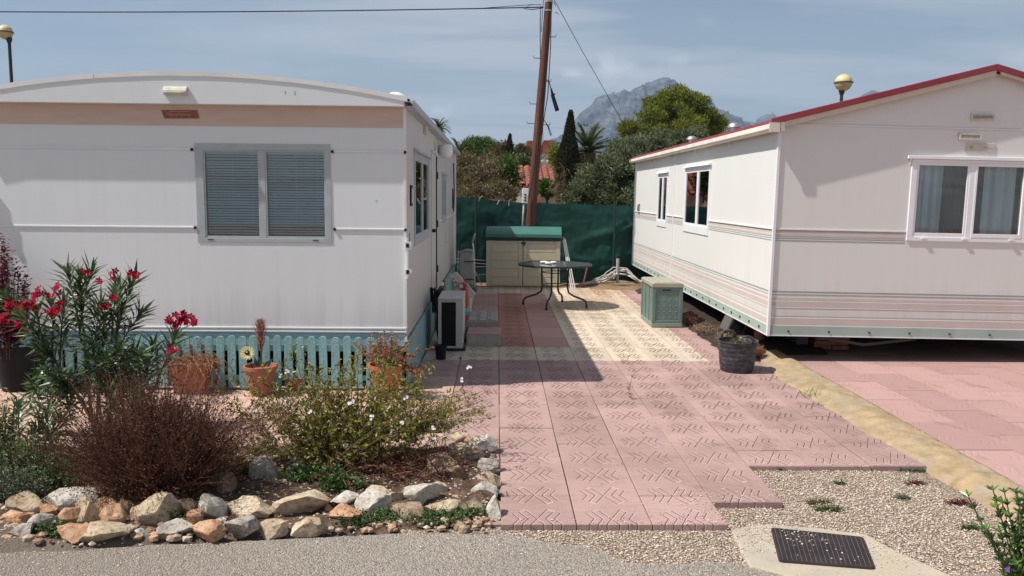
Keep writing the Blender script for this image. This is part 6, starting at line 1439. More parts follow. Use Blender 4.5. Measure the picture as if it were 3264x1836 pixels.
ol_stem(236, 1095, Yb, 200, 700, Yb - 0.05, 0.013, 0.5); ol_stem(205, 860, Yb, 172, 690, Yb - 0.12, 0.008, 0.8); ol_stem(200, 850, Yb, 228, 685, Yb + 0.05, 0.008, 0.8, flower=[(213, 686, 3), (248, 705, 1)])
ol_stem(240, 1100, Yb + 0.02, 262, 800, Yb - 0.1, 0.012, 0.55, flower=[(262, 770, 4)]); ol_stem(232, 900, Yb - 0.1, 252, 770, Yb - 0.18, 0.007, 0.9)
ol_stem(268, 1100, Yb, 300, 720, Yb + 0.05, 0.014, 0.48, flower=[(285, 695, 3)]); ol_stem(290, 860, Yb, 335, 705, Yb + 0.1, 0.008, 0.85, flower=[(345, 690, 2), (326, 690, 1)]); ol_stem(285, 900, Yb, 352, 790, Yb + 0.02, 0.007, 0.85); ol_stem(280, 860, Yb, 290, 745, Yb - 0.08, 0.008, 0.85, flower=[(283, 753, 2)])
ol_stem(250, 1090, Yb, 120, 880, Yb - 0.1, 0.017, 0.3); ol_stem(150, 925, Yb - .05, 60, 800, Yb - 0.15, 0.011, 0.75, flower=[(25, 770, 5), (10, 805, 5), (45, 815, 2)]); ol_stem(130, 900, Yb - .05, 130, 770, Yb, 0.009, 0.8, flower=[(95, 745, 7), (85, 760, 5), (65, 770, 4)])
ol_stem(150, 930, Yb, 160, 770, Yb - 0.1, 0.009, 0.75, flower=[(146, 726, 5), (140, 782, 6), (152, 762, 2)]); ol_stem(100, 870, Yb, 20, 745, Yb, 0.009, 0.9, flower=[(52, 772, 3), (60, 798, 1)]); ol_stem(120, 900, Yb, 92, 780, Yb - 0.05, 0.008, 0.85)
ol_stem(240, 1000, Yb, 150, 960, Yb - 0.2, 0.006, 0.6); ol_stem(245, 980, Yb, 330, 900, Yb - 0.1, 0.006, 0.7); ol_stem(270, 1040, Yb, 330, 960, Yb - 0.15, 0.007, 0.6)
ol_stem(330, 1100, Yb, 385, 880, Yb - 0.05, 0.011, 0.65); ol_stem(350, 1060, Yb, 440, 850, Yb - 0.05, 0.010, 0.45, flower=[(450, 805, 6), (470, 800, 6), (430, 808, 4), (490, 812, 3), (462, 788, 1), (432, 882, 3)])
ol_stem(300, 1060, Yb, 300, 880, Yb - 0.2, 0.007, 0.7); ol_stem(255, 1090, Yb, 232, 870, Yb - 0.15, 0.009, 0.6)
for k in range(15): x = rr.uniform(60, 370); y = rr.uniform(880, 1000); ol_stem(x + rr.uniform(-20, 20), y + 80, Yb - 0.05, x, y, Yb - rr.uniform(0, 0.25), 0.005, 0.9, L_=0.105)
sb.build('stems', stemM, ole); lb.build('leaves', olL, ole)
for c, n_ in clusters:
    b = MB()
    for _ in range(int(n_ * 1.2) + 1): q = c + rv(rr) * 0.028 * math.sqrt(n_) * rr.random(); flower5(b, q, 0.026, rr, Vector((rr.uniform(-.6, .6), -0.8, rr.uniform(0, 1))))
    b.build('flower_cluster', magM, ole)
# low oleander sprigs at left
os_ = thing('oleander_sprigs', 'young oleander sprigs with pale leaves at the left front of the bed', 'plant', G(90, 1180)); sb = MB(); lb = MB(); ss = sb, lb
clusters = []
for (x0_, y0_, x1_, y1_) in ((60, 1190, 48, 1025), (110, 1180, 150, 1060), (40, 1200, 95, 1080), (100, 1180, 120, 1040)): ol_stem(x0_, y0_, 4.95, x1_, y1_, 4.85, 0.006, 0.55, L_=0.12)
sb.build('stems', stemM, os_); lb.build('leaves', olL, os_)

# ---- big dead shrub with seed heads
DB = G(400, 1243); ds = thing('dead_shrub', 'large dried dark brown shrub covered in black seed heads', 'shrub', DB)
sb = MB(); hb = MB(); rr = random.Random(51)
for k in range(1500):
    an = rr.uniform(0, 2 * math.pi); tl = rr.random() ** 0.6; sp_ = Vector((math.cos(an) * tl * 1.0, math.sin(an) * tl * 0.62, 1.05 - 0.62 * tl)); L_ = (1 + 0.45 * noise.noise(Vector((math.cos(an) * 2.2, math.sin(an) * 2.2, tl * 2.5)))) * rr.uniform(0.36, 0.66) * (1.04 if sp_.x > 0 else 1.0)
    p = DB + Vector((rr.gauss(0, 0.10), rr.gauss(0, 0.06), 0.02)); pts_ = curve(p, sp_, L_, 6, Vector((0, 0, 0.35)), rr, 0.15); sb.tube(pts_, [0.0018 - 0.0002 * i for i in range(7)], 3, caps=False)
    for q in range(9):
        i = rr.randint(1, 6); e = pts_[i] + rv(rr) * 0.04; sb.tube([pts_[i - 1], e], 0.0008, 3, caps=False); hb.blob(e, rr.uniform(0.0025, 0.006), 0, (1, 1, 1))
    hb.blob(pts_[-1], rr.uniform(0.004, 0.0075))
lb = MB()
for k in range(9000):
    an = rr.uniform(0, 2 * math.pi); el_ = rr.uniform(0.0, 1.45); r_ = rr.uniform(0.35, 1.0) ** 0.5
    q = DB + Vector((math.cos(an) * math.cos(el_) * 0.50 * r_, math.sin(an) * math.cos(el_) * 0.34 * r_, 0.03 + math.sin(el_) * 0.52 * r_)); lb.leaf(q, rv(rr), rr.uniform(0.008, 0.018), 0.007, rv(rr), 0, 0.6)
lb.build('withered_leaves', dryB, ds)
sb.build('stems', dryB, ds); hb.build('seed_heads', headM, ds)

# ---- jasmine-like sprawling shrub with white star flowers
JB = G(850, 1190); js = thing('jasmine_shrub', 'sprawling yellow-green shrub with small white star flowers in the stone-edged bed', 'shrub', JB)
sb = MB(); lb = MB(); fls = []; rr = random.Random(61)
def spray(a, d, L_, dens=1.0, lf=0.03, bend=-0.55, mb=None, w_=0.28):
    pts_ = curve(a, d, L_, 9, Vector((0, 0, bend)), rr, 0.08); sb.tube(pts_, [0.0032 - 0.0002 * i for i in range(10)], 4, caps=False); mb = mb or lb
    for i in range(2, 10):
        for q in range(int(3 * dens)):
            p = pts_[i - 1].lerp(pts_[i], rr.random()); ax_ = (pts_[i] - pts_[i - 1]).normalized(); sd_ = ax_.cross(rv(rr)).normalized(); tw = rr.uniform(0.3, 1) * lf
            base = p + sd_ * tw * 0.3
            for j in range(3):
                mb.leaf(base + ax_ * (j * 0.007), sd_ + ax_ * rr.uniform(-.1, 1.0) + Vector((0, 0, rr.uniform(-.5, .3))), lf * rr.uniform(0.6, 1.25), lf * w_, rv(rr), 0, 0.3)
    return pts_
for k in range(170):
    an = rr.uniform(0, 2 * math.pi); bx = JB + Vector((rr.gauss(-0.02, 0.17), rr.gauss(0.10, 0.12), 0.03)); lean = rr.uniform(0.15, 1.15)
    pts_ = spray(bx, Vector((math.cos(an) * lean * 1.3, math.sin(an) * lean * (0.8 if math.sin(an) > 0 else 0.45), 1.0)), rr.uniform(0.36, 0.82), 1.0, 0.040)
for k in range(34):
    an = rr.uniform(-0.5, 0.9); bx = JB + Vector((0.28, 0.25, 0.12)); spray(bx, Vector((math.cos(an), math.sin(an) * 0.9, 0.5)), rr.uniform(0.40, 0.72), 1.0, 0.03, -0.35)
for (x, y) in ((655, 870), (700, 925), (740, 905), (1045, 870), (785, 890), (560, 1010)): pass
for (ox, oy) in ((705, 945), (722, 935), (1163, 955), (880, 1012), (1080, 1115), (1092, 1106), (968, 1172), (742, 1172), (780, 1035), (935, 1050), (1090, 1075), (640, 1035), (1010, 1065), (870, 1120), (1180, 925), (1120, 1100), (885, 1010), (1020, 1000), (720, 1010)):
    c = AY(ox, oy, 4.75 if oy > 980 else 5.15)
    fb = MB(); fls.append(fb)
    for _ in range(3): flower5(fb, c + rv(rr) * 0.011, 0.010, rr, Vector((rr.uniform(-.4, .4), -1, 0.6)))
    sb.tube([c, c + Vector((0.0, 0.04, -0.06)), c + Vector((0.02, 0.10, -0.16))], 0.0018, 4)
sb.build('stems', stemB, js); lb.build('leaves', jasL, js); [f_.build('flower', whM, js) for f_ in fls]
# dead twigs under it
dt = thing('dry_twigs', 'tangle of dry brown twigs and leaves under the yellow-green shrub', 'dead twigs', G(960, 1215)); sb = MB(); lb = MB()
for k in range(170):
    c = Vector((rr.uniform(-0.95, -0.25), rr.uniform(4.62, 5.1), 0.03)); spray(c, Vector((rr.uniform(-1, 1), rr.uniform(-1, .6), rr.uniform(.2, .9))), rr.uniform(0.12, 0.30), 0.6, 0.018)
sb.build('stems', dryB, dt); lb.build('dry_leaves', dryB, dt)

def tuft(name, label, cat, c, n, hgt, spread, mat, lf=0.03, w_=0.4, stem=None, seed=1, group=None, up=0.8, part='leaves', flat=0.6, per=7, sr=None, lo=0.35):
    """low leafy plant: short stems carrying small leaves"""
    rr2 = random.Random(seed); c = Vector(c); t = thing(name, label, cat, c, group); lb_ = MB(); sb_ = MB()
    for _ in range(n):
        an = rr2.uniform(0, 2 * math.pi); r_ = spread * math.sqrt(rr2.random()); top = c + Vector((r_ * math.cos(an), r_ * math.sin(an) * flat, hgt * rr2.uniform(0.35, 1.0) * (1 - 0.4 * (r_ / spread) ** 2)))
        a = c + Vector((r_ * math.cos(an) * 0.4, r_ * math.sin(an) * 0.4 * flat, 0)); sb_.tube([a, a.lerp(top, 0.6) + rv(rr2) * 0.01, top], sr or 0.0012 + hgt * 0.003, 3, caps=False)
        for _ in range(per):
            q = a.lerp(top, rr2.uniform(lo, 1.05)) + rv(rr2) * (lf * 0.8); e = rv(rr2); e.z = abs(e.z) * up; lb_.leaf(q, e, lf * rr2.uniform(.6, 1.2), lf * w_ * rr2.uniform(.8, 1.2), Vector((0, 0, 1)) + rv(rr2) * 0.5, 0, 0.15)
    lb_.build(part, mat, t); sb_.build('stems', stem or stemM, t); return t
tuft('ground_cover_plant', 'bright green low plant in the bed under the yellow-green shrub', 'plant', G(790, 1215), 90, 0.13, 0.20, gcL, 0.034, 0.55, seed=71)
tuft('ground_cover_plant', 'dark green low plant behind the white pebble in the bed', 'plant', G(860, 1235), 70, 0.12, 0.17, gcL, 0.028, 0.6, seed=72)
tuft('ground_cover_plant', 'small light green plant beside the cut stone, right of the dead shrub', 'plant', G(655, 1155), 36, 0.12, 0.09, gnL, 0.045, 0.28, seed=73)
tuft('ground_cover_plant', 'dark green plant behind the cut stone', 'plant', G(610, 1200), 40, 0.14, 0.10, gcL, 0.03, 0.5, seed=74)
tuft('leafy_bush', 'dark leafy bush at the left edge, behind the young oleander sprigs', 'bush', G(60, 1215), 260, 0.34, 0.36, gcL, 0.026, 0.5, seed=75)
tuft('leafy_bush', 'green leafy bush between the oleander and the dead shrub', 'bush', G(150, 1235), 130, 0.22, 0.20, gcL, 0.024, 0.55, seed=76)
tuft('grey_plant', 'grey-green herb spilling over the rocks at the far left', 'plant', G(35, 1262), 190, 0.26, 0.22, gryL, 0.018, 0.5, seed=77)
tuft('yellow_green_plant', 'yellow-green leafy plant at the left edge below the dark pot', 'plant', G(5, 1150), 70, 0.50, 0.13, yelL, 0.035, 0.6, seed=78)
tuft('purple_plant', 'purple-red leafed plant rising at the left edge beside the white wall', 'plant', (-4.12, 6.85, 0.30), 46, 1.12, 0.20, redL, 0.042, 0.55, stemB, seed=79, up=0.5, per=70, sr=0.0025, lo=0.3)
for k, (ox, oy, w_, n, lab) in enumerate(((965, 1318, 0.16, 60, 'green creeping weeds at the road edge, under the pale middle rocks'), (1100, 1320, 0.17, 66, 'green creeping weeds at the road edge, left of the pink slabs'), (880, 1330, 0.10, 30, 'small creeping weed at the road edge, under the long cream rock'), (1190, 1310, 0.09, 26, 'small creeping weed beside the last rock before the pink slabs'), (1262, 1262, 0.06, 20, 'little weed leaning onto the corner of the pink slabs'), (435, 1320, 0.09, 24, 'low clover weed between the tan rocks left of the white pointed rock'), (455, 1352, 0.10, 20, 'thin weed on the road edge below the grey rocks'), (130, 1350, 0.11, 26, 'grassy weed at the road edge at far left'), (560, 1345, 0.07, 16, 'tiny weed at the road edge right of the orange rock'), (505, 1312, 0.05, 12, 'tiny clover under the tan rock'), (870, 1262, 0.05, 12, 'sprig growing among the cream rocks'))):
    tuft('weed', lab, 'weed', G(ox, oy, -0.04), int(n * 4.5), 0.085 if n > 20 else 0.045, w_ * 1.15, gcL, 0.016, 0.65, seed=80 + k, group='weeds along the road edge', flat=0.45)
def grass(lab, c, n, h, sp_, mat, seed, group=None, name='grass_tuft'):
    rr2 = random.Random(seed); c = Vector(c); t = thing(name, lab, 'grass', c, group); b = MB()
    for _ in range(n):
        p = c + Vector((rr2.gauss(0, sp_ * 0.4), rr2.gauss(0, sp_ * 0.25), 0)); b.leaf(p, Vector((rr2.uniform(-.8, .8), rr2.uniform(-.5, .5), 1)), h * rr2.uniform(.4, 1.1), 0.006, rv(rr2), 0, 0.3)
    b.build('blades', mat, t); return t
grass('green grass tuft among the rocks at far left', G(135, 1335, -0.03), 60, 0.085, 0.10, gcL, 91, 'grass tufts')
grass('tall thin grass blade tuft growing between cream slabs', G(1567, 915), 7, 0.17, 0.02, dkL, 92, 'grass tufts')
grass('green and straw grass tuft on the ochre kerb', G(2030, 1003, 0.05), 22, 0.13, 0.09, yelL, 93, 'grass tufts')
grass('grass tuft beside the orange pot', G(1045, 985), 40, 0.12, 0.10, gcL, 94, 'grass tufts')
grass('small green tuft between dark slabs beside the air conditioner', G(1157, 905), 16, 0.05, 0.03, dkL, 95, 'grass tufts')
grass('dry flattened grass on the seam left of the long shadow', G(1235, 990), 26, 0.07, 0.09, dryL, 96, 'grass tufts')
grass('small spiky green seedling where the gravel meets the kerb', G(2418, 1215, -0.04), 14, 0.07, 0.04, gryL, 97, 'grass tufts')
grass('green shoot standing on the bare soil behind the front rocks', G(697, 1290, 0.0), 6, 0.07, 0.02, gcL, 98, 'grass tufts')
grass('green shoot beside the cream middle rocks', G(985, 1300, 0.0), 6, 0.07, 0.02, gcL, 99, 'grass tufts')
for k, (ox, oy, w_, m_, n, lab) in enumerate(((1150 + 1150, 1188, 0.10, gryL, 30, 'dark green weed where the slabs, gravel and kerb meet'), (2262, 1183, 0.11, brnL, 26, 'brown-green weed lying along the back edge of the gravel'), (2085, 1288, 0.09, gcL, 24, 'green weed in the gravel behind the manhole cover'), (2060, 1270, 0.08, brnL, 20, 'brown weed in the gravel behind the manhole cover'), (2265, 1258, 0.05, gryL, 16, 'pale green weed in the middle of the gravel'), (2440, 1335, 0.06, gcL, 16, 'green weed in the gravel near the right bush'), (2415, 1272, 0.08, redL, 24, 'reddish weed in the gravel near the kerb'), (2300, 1222, 0.07, redL, 14, 'thin reddish weed on the gravel near the kerb'), (1965, 1187, 0.03, dkL, 8, 'dark weed at the back left corner of the gravel'), (2110, 1222, 0.04, gcL, 8, 'tiny weed in the back of the gravel'))):
    tuft('weed', lab, 'weed', G(ox, oy, -0.045), n * 3, 0.035, w_ * 1.15, m_, 0.018, 0.3, seed=110 + k, group='weeds in the gravel', flat=0.35, up=0.5)
# thin dry stalk on the slabs
dsk = thing('dry_weed', 'thin dry weed stalk growing from a seam of the pink slabs', 'weed', G(1588, 1005)); b = MB(); c = G(1588, 1005); pts_ = [c, AY(1583, 975, c.y), AY(1590, 950, c.y), AY(1600, 932, c.y), AY(1585, 925, c.y)]
b.tube(pts_, 0.0018, 4); b.build('stalk', stemB, dsk); b = MB()
for _ in range(60): q = pts_[rr.randint(0, 2)].lerp(pts_[rr.randint(0, 1)], rr.random()) + rv(rr) * 0.02; b.leaf(q, rv(rr), 0.022, 0.006, rv(rr))
b.build('leaves', dryB, dsk)
# weeds and dry litter under the striped home's edge
for k, (ox, oy, w_, h_, mt, lab) in enumerate(((1735, 815, 0.14, 0.16, sedL, 'reddish dry weeds beside the storage box'), (1775, 838, 0.20, 0.14, dryL, 'straw-coloured dry weeds under the edge of the striped home'), (1825, 862, 0.13, 0.16, dryL, 'dry weeds just behind the rubber bucket'), (1880, 850, 0.10, 0.2, sedL, 'red-brown dry weeds in the shadow right of the rubber bucket'), (1905, 895, 0.08, 0.12, sedL, 'small dry weeds at the head of the ochre kerb'))):
    tuft('dry_weeds', lab, 'weeds', G(ox, oy, 0.03), 90, h_, w_, mt, 0.03, 0.2, stemB, seed=130 + k, group='dry weeds under the striped home', flat=1.2)
tuft('dry_weeds', 'clippings and weeds heaped inside the rubber bucket', 'weeds', (kx, ky, 0.2), 90, 0.15, 0.155, brnL, 0.03, 0.3, stemB, seed=140, flat=1.0)
rr = random.Random(77); b = MB()
for _ in range(5200):
    g_ = rr.random()
    if g_ < 0.5: x = rr.gauss(1.85, 0.28); y = rr.gauss(14.5, 0.5)
    elif g_ < 0.75: x = rr.gauss(1.5, 0.35); y = rr.gauss(13.2, 0.35)
    elif g_ < 0.9: x = rr.uniform(-0.2, 1.2); y = rr.gauss(14.8, 0.1)
    else: x = rr.gauss(1.9, 0.5); y = rr.gauss(12.2, 0.6)
    if x > 2.5: continue
    b.leaf(Vector((x, y, 0.006)), Vector((rr.uniform(-1, 1), rr.uniform(-1, 1), 0.12)), rr.uniform(0.02, 0.06), 0.006, Vector((0, 0, 1)))
o = b.build('straw_litter', leafmat('straw', [(0.42, 0.19, 0.06), (0.50, 0.27, 0.10), (0.26, 0.12, 0.05)], 0.8, 0.1)); tag(o, 'orange-brown dry straw litter strewn over the cream slabs at the back', 'leaf litter', kind='stuff')
rr = random.Random(78); b = MB()
for _ in range(420):
    x = rr.uniform(-3.8, 2.4); y = rr.uniform(4.6, 9.5)
    if x < 0 and y < 5.4: continue
    b.leaf(Vector((x, y, 0.005)), Vector((rr.uniform(-1, 1), rr.uniform(-1, 1), 0.1)), rr.uniform(0.008, 0.03), 0.006, Vector((0, 0, 1)))
o = b.build('leaf_litter', dryB); tag(o, 'scattered dark dry leaf bits on the pink slabs', 'leaf litter', kind='stuff')

# ---- bush at bottom right
BB = Vector((2.36, 3.42, -0.05)); bb = thing('evergreen_bush', 'glossy green bush with one violet flower at the bottom right corner', 'bush', BB); lb = MB(); sb = MB(); rr = random.Random(88)
glossL = leafmat('glossy_leaves', [(0.03, 0.07, 0.015), (0.07, 0.15, 0.025), (0.14, 0.24, 0.04)], 0.25, 0.2, 0.6)
for k in range(64):
    d = Vector((rr.uniform(-0.55, 0.7), rr.uniform(-.5, .5), 1)); pts_ = curve(BB + Vector((rr.uniform(-.05, .15), rr.uniform(-.1, .1), 0)), d, rr.uniform(0.24, 0.50), 8, Vector((-0.1, 0, 0.2)), rr, 0.05); sb.tube(pts_, 0.003, 4, caps=False)
    for i in range(1, 9):
        ax_ = (pts_[i] - pts_[i - 1]).normalized()
        for q in range(6): an = q * 2.4 + i; u = ax_.orthogonal().normalized(); w_ = ax_.cross(u); lb.leaf(pts_[i], (u * math.cos(an) + w_ * math.sin(an)) + ax_ * 0.9, 0.042 * rr.uniform(.7, 1.1), 0.014, ax_, 0, 0.1)
lb.build('leaves', glossL, bb); sb.build('stems', stemM, bb); b = MB(); flower5(b, AY(2533, 1433, 3.3), 0.014, rr, Vector((0, -1, .5))); b.build('flower', leafmat('violet', [(0.22, 0.06, 0.5), (0.3, 0.1, 0.6)]), bb)

# ================================================================ POTS
def pot_round(t, c, r0, r1, h, mat, rim=0.03, n=36):
    b = MB(); b.lathe([(0, 0.003), (r0, 0.003), (r0 + 0.004, 0.02), (r1 - 0.012, h - rim), (r1 - 0.012, h - rim), (r1, h - rim), (r1 + 0.002, h), (r1 - 0.014, h), (r1 - 0.02, h - 0.04), (0, h - 0.045)], c, n); b.build('pot', mat, t, smooth=True, autos=40)
    b = MB(); b.lathe([(0, h - 0.04), (r1 - 0.02, h - 0.042)], c, 24); b.build('soil', M['soil'], t)
# trough with dead vines
c = G(472, 994) + Vector((0, 0.12, 0)); tr_ = thing('planter_pot', 'square terracotta planter overgrown with dead orange-brown vines', 'planter', c)
b = MB(); i0 = len(b.v); w0, w1, d0, d1, h = 0.125, 0.165, 0.09, 0.12, 0.27
for (hw, hd, z) in ((w0, d0, 0.0), (w1 - 0.01, d1 - 0.01, h - 0.05), (w1, d1, h - 0.05), (w1 + 0.005, d1 + 0.005, h), (w1 - 0.015, d1 - 0.015, h), (w1 - 0.02, d1 - 0.02, h - 0.03)):
    b.v += [(c.x - hw, c.y - hd, z), (c.x + hw, c.y - hd, z), (c.x + hw, c.y + hd, z), (c.x - hw, c.y + hd, z)]
for k in range(5):
    for q in range(4): b.f.append((k * 4 + q, k * 4 + (q + 1) % 4, k * 4 + 4 + (q + 1) % 4, k * 4 + 4 + q)); b.m.append(0)
b.f.append((20, 21, 22, 23)); b.m.append(0); b.build('pot', M['terracotta'], tr_, bevel=0.006)
sb = MB(); lb = MB(); rr = random.Random(95)
for k in range(260):
    a = c + Vector((rr.uniform(-0.17, 0.17), rr.uniform(-0.12, 0.10), h + rr.uniform(-0.02, 0.02))); d = Vector((rr.uniform(-1, 1), rr.uniform(-1, .4), rr.uniform(-.2, .7))); pts_ = curve(a, d, rr.uniform(0.06, 0.30), 7, Vector((0, -0.2, -1.9)), rr, 0.25)
    pts_ = [Vector((p.x, min(p.y, c.y + 0.14), max(p.z, 0.005))) for p in pts_]; sb.tube(pts_, 0.0016, 3, caps=False)
    for p in pts_[1:]:
        if rr.random() < 0.8: lb.leaf(p, rv(rr), 0.016, 0.008, rv(rr))
sb.build('vines', vineL, tr_); lb.build('dry_leaves', vineL, tr_)
# round pot with plume, fabric sunflower
c = G(648, 1001) + Vector((0, 0.11, 0)); pr2 = thing('flower_pot', 'round terracotta pot holding a reddish plume and a fabric sunflower', 'flower pot', c); pot_round(pr2, c, 0.085, 0.142, 0.255, M['terracotta'])
b = MB(); lb = MB(); tp = AY(655, 808, c.y); bt = c + Vector((0.01, 0, 0.24)); b.tube([bt, bt.lerp(tp, 0.5) + Vector((-0.01, 0, 0)), tp], [0.004, 0.003, 0.001], 5)
for k in range(420):
    t = rr.uniform(0.30, 1.0); p = bt.lerp(tp, t); w_ = 0.10 * math.sin(math.pi * min(1, (1.03 - t) * 1.25)) + 0.006; lb.leaf(p, Vector((rr.uniform(-1, 1), rr.uniform(-1, 1), 1.6)), w_ * rr.uniform(.6, 1.3) + 0.012, 0.007, rv(rr))
b.build('plume_stem', stemB, pr2); lb.build('plume', leafmat('plume_pink', [(0.26, 0.11, 0.10), (0.42, 0.22, 0.20), (0.50, 0.30, 0.27)], 0.8, 0.2), pr2)
b = MB(); [b.leaf(bt + Vector((dx, -0.02, 0)), Vector((dx2, -0.2, 1)), 0.10, 0.035, Vector((0, -1, 0.3))) for dx, dx2 in ((-0.02, 0.15), (0.02, 0.9), (-0.03, -0.2), (0.05, 0.6))]; b.leaf(bt + Vector((-0.03, -0.12, 0.03)), Vector((-0.3, -0.3, -1)), 0.07, 0.04, Vector((0, -1, 0))); b.build('pot_leaves', leafmat('blue_green_leaf', [(0.04, 0.13, 0.10), (0.07, 0.18, 0.13)]), pr2)
fc = AY(622, 888, c.y - 0.04); sf = thing('fabric_sunflower', 'pale yellow artificial sunflower on a dark stem in the round terracotta pot', 'artificial flower', fc - Vector((0, 0, 0.15)))
b = MB(); fn = Vector((0.15, -1, 0.35)).normalized(); u = fn.orthogonal().normalized(); w_ = fn.cross(u)
for ring in (0, 1):
    for k in range(13):
        a = 2 * math.pi * (k + 0.5 * ring) / 13; d = u * math.cos(a) + w_ * math.sin(a); b.leaf(fc + d * 0.018 + fn * 0.003 * ring, d + fn * (0.12 + 0.1 * ring), 0.047, 0.021, fn, 0, 0.12)
b.build('petals', leafmat('pale_petals', [(0.70, 0.66, 0.34), (0.80, 0.77, 0.46)], 0.6, 0.2), sf)
b = MB(); b.blob(fc + fn * 0.006, 0.025, 0, (1, 0.5, 1)); b.build('flower_centre', M['black'], sf); b = MB(); b.blob(fc + fn * 0.018 + Vector((0, 0, 0.004)), 0.009); b.build('centre_tip', M['lamp_yellow'], sf)
b = MB(); b.tube([fc - fn * 0.004, fc + Vector((0.01, 0.02, -0.06)), c + Vector((-0.05, -0.02, 0.20))], 0.004, 6); b.leaf(fc + Vector((0.02, 0, -0.04)), Vector((0.5, -0.3, -0.8)), 0.05, 0.03, Vector((0, -1, 0))); b.build('stem', M['black'], sf)
# orange tapered pot with sedum
c = G(968, 1007) + Vector((0, 0.12, 0)); pc = thing('flower_pot', 'bright orange tapered pot with a dry reddish succulent near the corner of the white home', 'flower pot', c); pot_round(pc, c, 0.085, 0.155, 0.285, M['terracotta_o'])
sb = MB(); lb = MB(); rr = random.Random(97)
for k in range(70):
    a = c + Vector((rr.uniform(-0.09, 0.09), rr.uniform(-0.09, 0.09), 0.25)); d = Vector((rr.gauss(0.15, 0.75), rr.gauss(-0.1, 0.5), 1)); pts_ = curve(a, d, rr.uniform(0.14, 0.36), 6, Vector((0, 0, -0.2)), rr, 0.2); sb.tube(pts_, 0.0028, 4, caps=False)
    for i in range(1, 7):
        for q in range(7 if i > 3 else 3): e = rv(rr); e.z = abs(e.z); lb.leaf(pts_[i] + rv(rr) * 0.006, e, 0.024 * rr.uniform(.6, 1.2), 0.011, rv(rr))
for k in range(14):
    a = c + Vector((0.12, -0.05, 0.24)); pts_ = curve(a, Vector((rr.uniform(.3, 1), rr.uniform(-.5, .3), 0.3)), rr.uniform(0.12, 0.24), 6, Vector((0, 0, -1.2)), rr, 0.15); sb.tube(pts_, 0.0025, 4, caps=False)
    for p in pts_[2:]:
        for q in range(6): lb.leaf(p, rv(rr), 0.022, 0.010, rv(rr))
sb.build('stems', stemB, pc); lb.build('leaves', sedL, pc)
# small white pot, dark pot, extra terracotta pot, stone block
c = G(227, 990) + Vector((0, 0.08, 0)); wp = thing('flower_pot', 'small white ribbed pot with a pale plant behind the oleander stems', 'flower pot', c); pot_round(wp, c, 0.055, 0.072, 0.13, simple('white_ceramic', (0.60, 0.58, 0.60), 0.5, 0.1), 0.02)
b = MB(); rr = random.Random(98); [b.leaf(c + Vector((rr.uniform(-.05, .05), rr.uniform(-.05, .05), 0.10)), rv(rr) + Vector((0, 0, 0.8)), 0.06, 0.014, rv(rr)) for _ in range(70)]; b.build('leaves', gryL, wp)
c = G(22, 992) + Vector((0, 0.2, 0)); bp = thing('large_pot', 'large black pot at the left edge in front of the teal pickets', 'flower pot', c); b = MB(); b.lathe([(0, 0.003), (0.15, 0.003), (0.21, 0.36), (0.215, 0.40), (0.20, 0.40), (0.19, 0.36), (0, 0.35)], c, 32); b.build('pot', M['black'], bp, smooth=True, autos=40)
b = MB(); b.lathe([(0, 0.355), (0.19, 0.358)], c, 20); b.build('soil', M['soil'], bp)
c = G(737, 985) + Vector((0, 0.06, 0)); tp2 = thing('flower_pot', 'small terracotta pot half hidden by the yellow-green shrub', 'flower pot', c); pot_round(tp2, c, 0.05, 0.075, 0.11, M['terracotta_o'], 0.02)
make_rock('stone', 'grey stone block against the pickets, right of the square terracotta planter', 'stone', G(545, 972) + Vector((0, 0.0, 0)), (0.16, 0.10, 0.16), simple('grey_block', (0.26, 0.24, 0.22), 0.9, 0.2, 20, 0.4), 61, 0.2)

# ================================================================ ROCKS ROUND THE BED
m, nt = new_mat('rubble'); g = N(nt, 'ShaderNodeNewGeometry'); nn_ = noise_n(nt, obj_co(nt), 60, 5)
cc = ramp(nt, g.outputs['Random Per Island'], [(0.0, (0.22, 0.14, 0.09)), (0.3, (0.40, 0.28, 0.19)), (0.6, (0.50, 0.41, 0.31)), (0.85, (0.46, 0.27, 0.18)), (1.0, (0.58, 0.53, 0.46))]); cc = mix_c(nt, ramp(nt, nn_, [(0.45, 0.0), (0.7, 0.5)]), cc, (0.12, 0.08, 0.06))
finish(nt, cc, 0.92, nn_, 0.8, 0.01, spec=0.2); M['rubble'] = m
def rockmat(name, a, b_, c_):
    m, nt = new_mat(name); tc_ = N(nt, 'ShaderNodeTexCoord'); gi = N(nt, 'ShaderNodeObjectInfo'); ad = N(nt, 'ShaderNodeVectorMath', operation='ADD'); L(nt, tc_.outputs['Object'], ad.inputs[0]); L(nt, gi.outputs['Location'], ad.inputs[1])
    n1 = noise_n(nt, ad.outputs[0], 11, 8, 0.65, 0.4); n2 = noise_n(nt, ad.outputs[0], 45, 6, 0.7)
    cc = ramp(nt, n1, [(0.3, a), (0.5, b_), (0.7, c_)]); cc = mix_c(nt, ramp(nt, n2, [(0.5, 0.0), (0.66, 0.8)]), cc, tuple(x * 0.35 for x in a))
    h = math_n(nt, 'ADD', n1, math_n(nt, 'MULTIPLY', n2, 0.4)); finish(nt, cc, 0.92, h, 0.75, 0.02, 0, 0.2); return m
RM = {'c': rockmat('cream_rock', (0.34, 0.24, 0.15), (0.50, 0.40, 0.28), (0.60, 0.52, 0.40)), 'w': rockmat('white_rock', (0.36, 0.31, 0.25), (0.55, 0.50, 0.43), (0.68, 0.65, 0.59)),
      'o': rockmat('orange_rock', (0.36, 0.18, 0.10), (0.50, 0.29, 0.17), (0.56, 0.40, 0.28)), 'g': rockmat('grey_rock', (0.22, 0.18, 0.15), (0.38, 0.34, 0.29), (0.52, 0.48, 0.42)), 'k': rockmat('brown_rock', (0.16, 0.10, 0.07), (0.30, 0.21, 0.14), (0.42, 0.32, 0.23))}
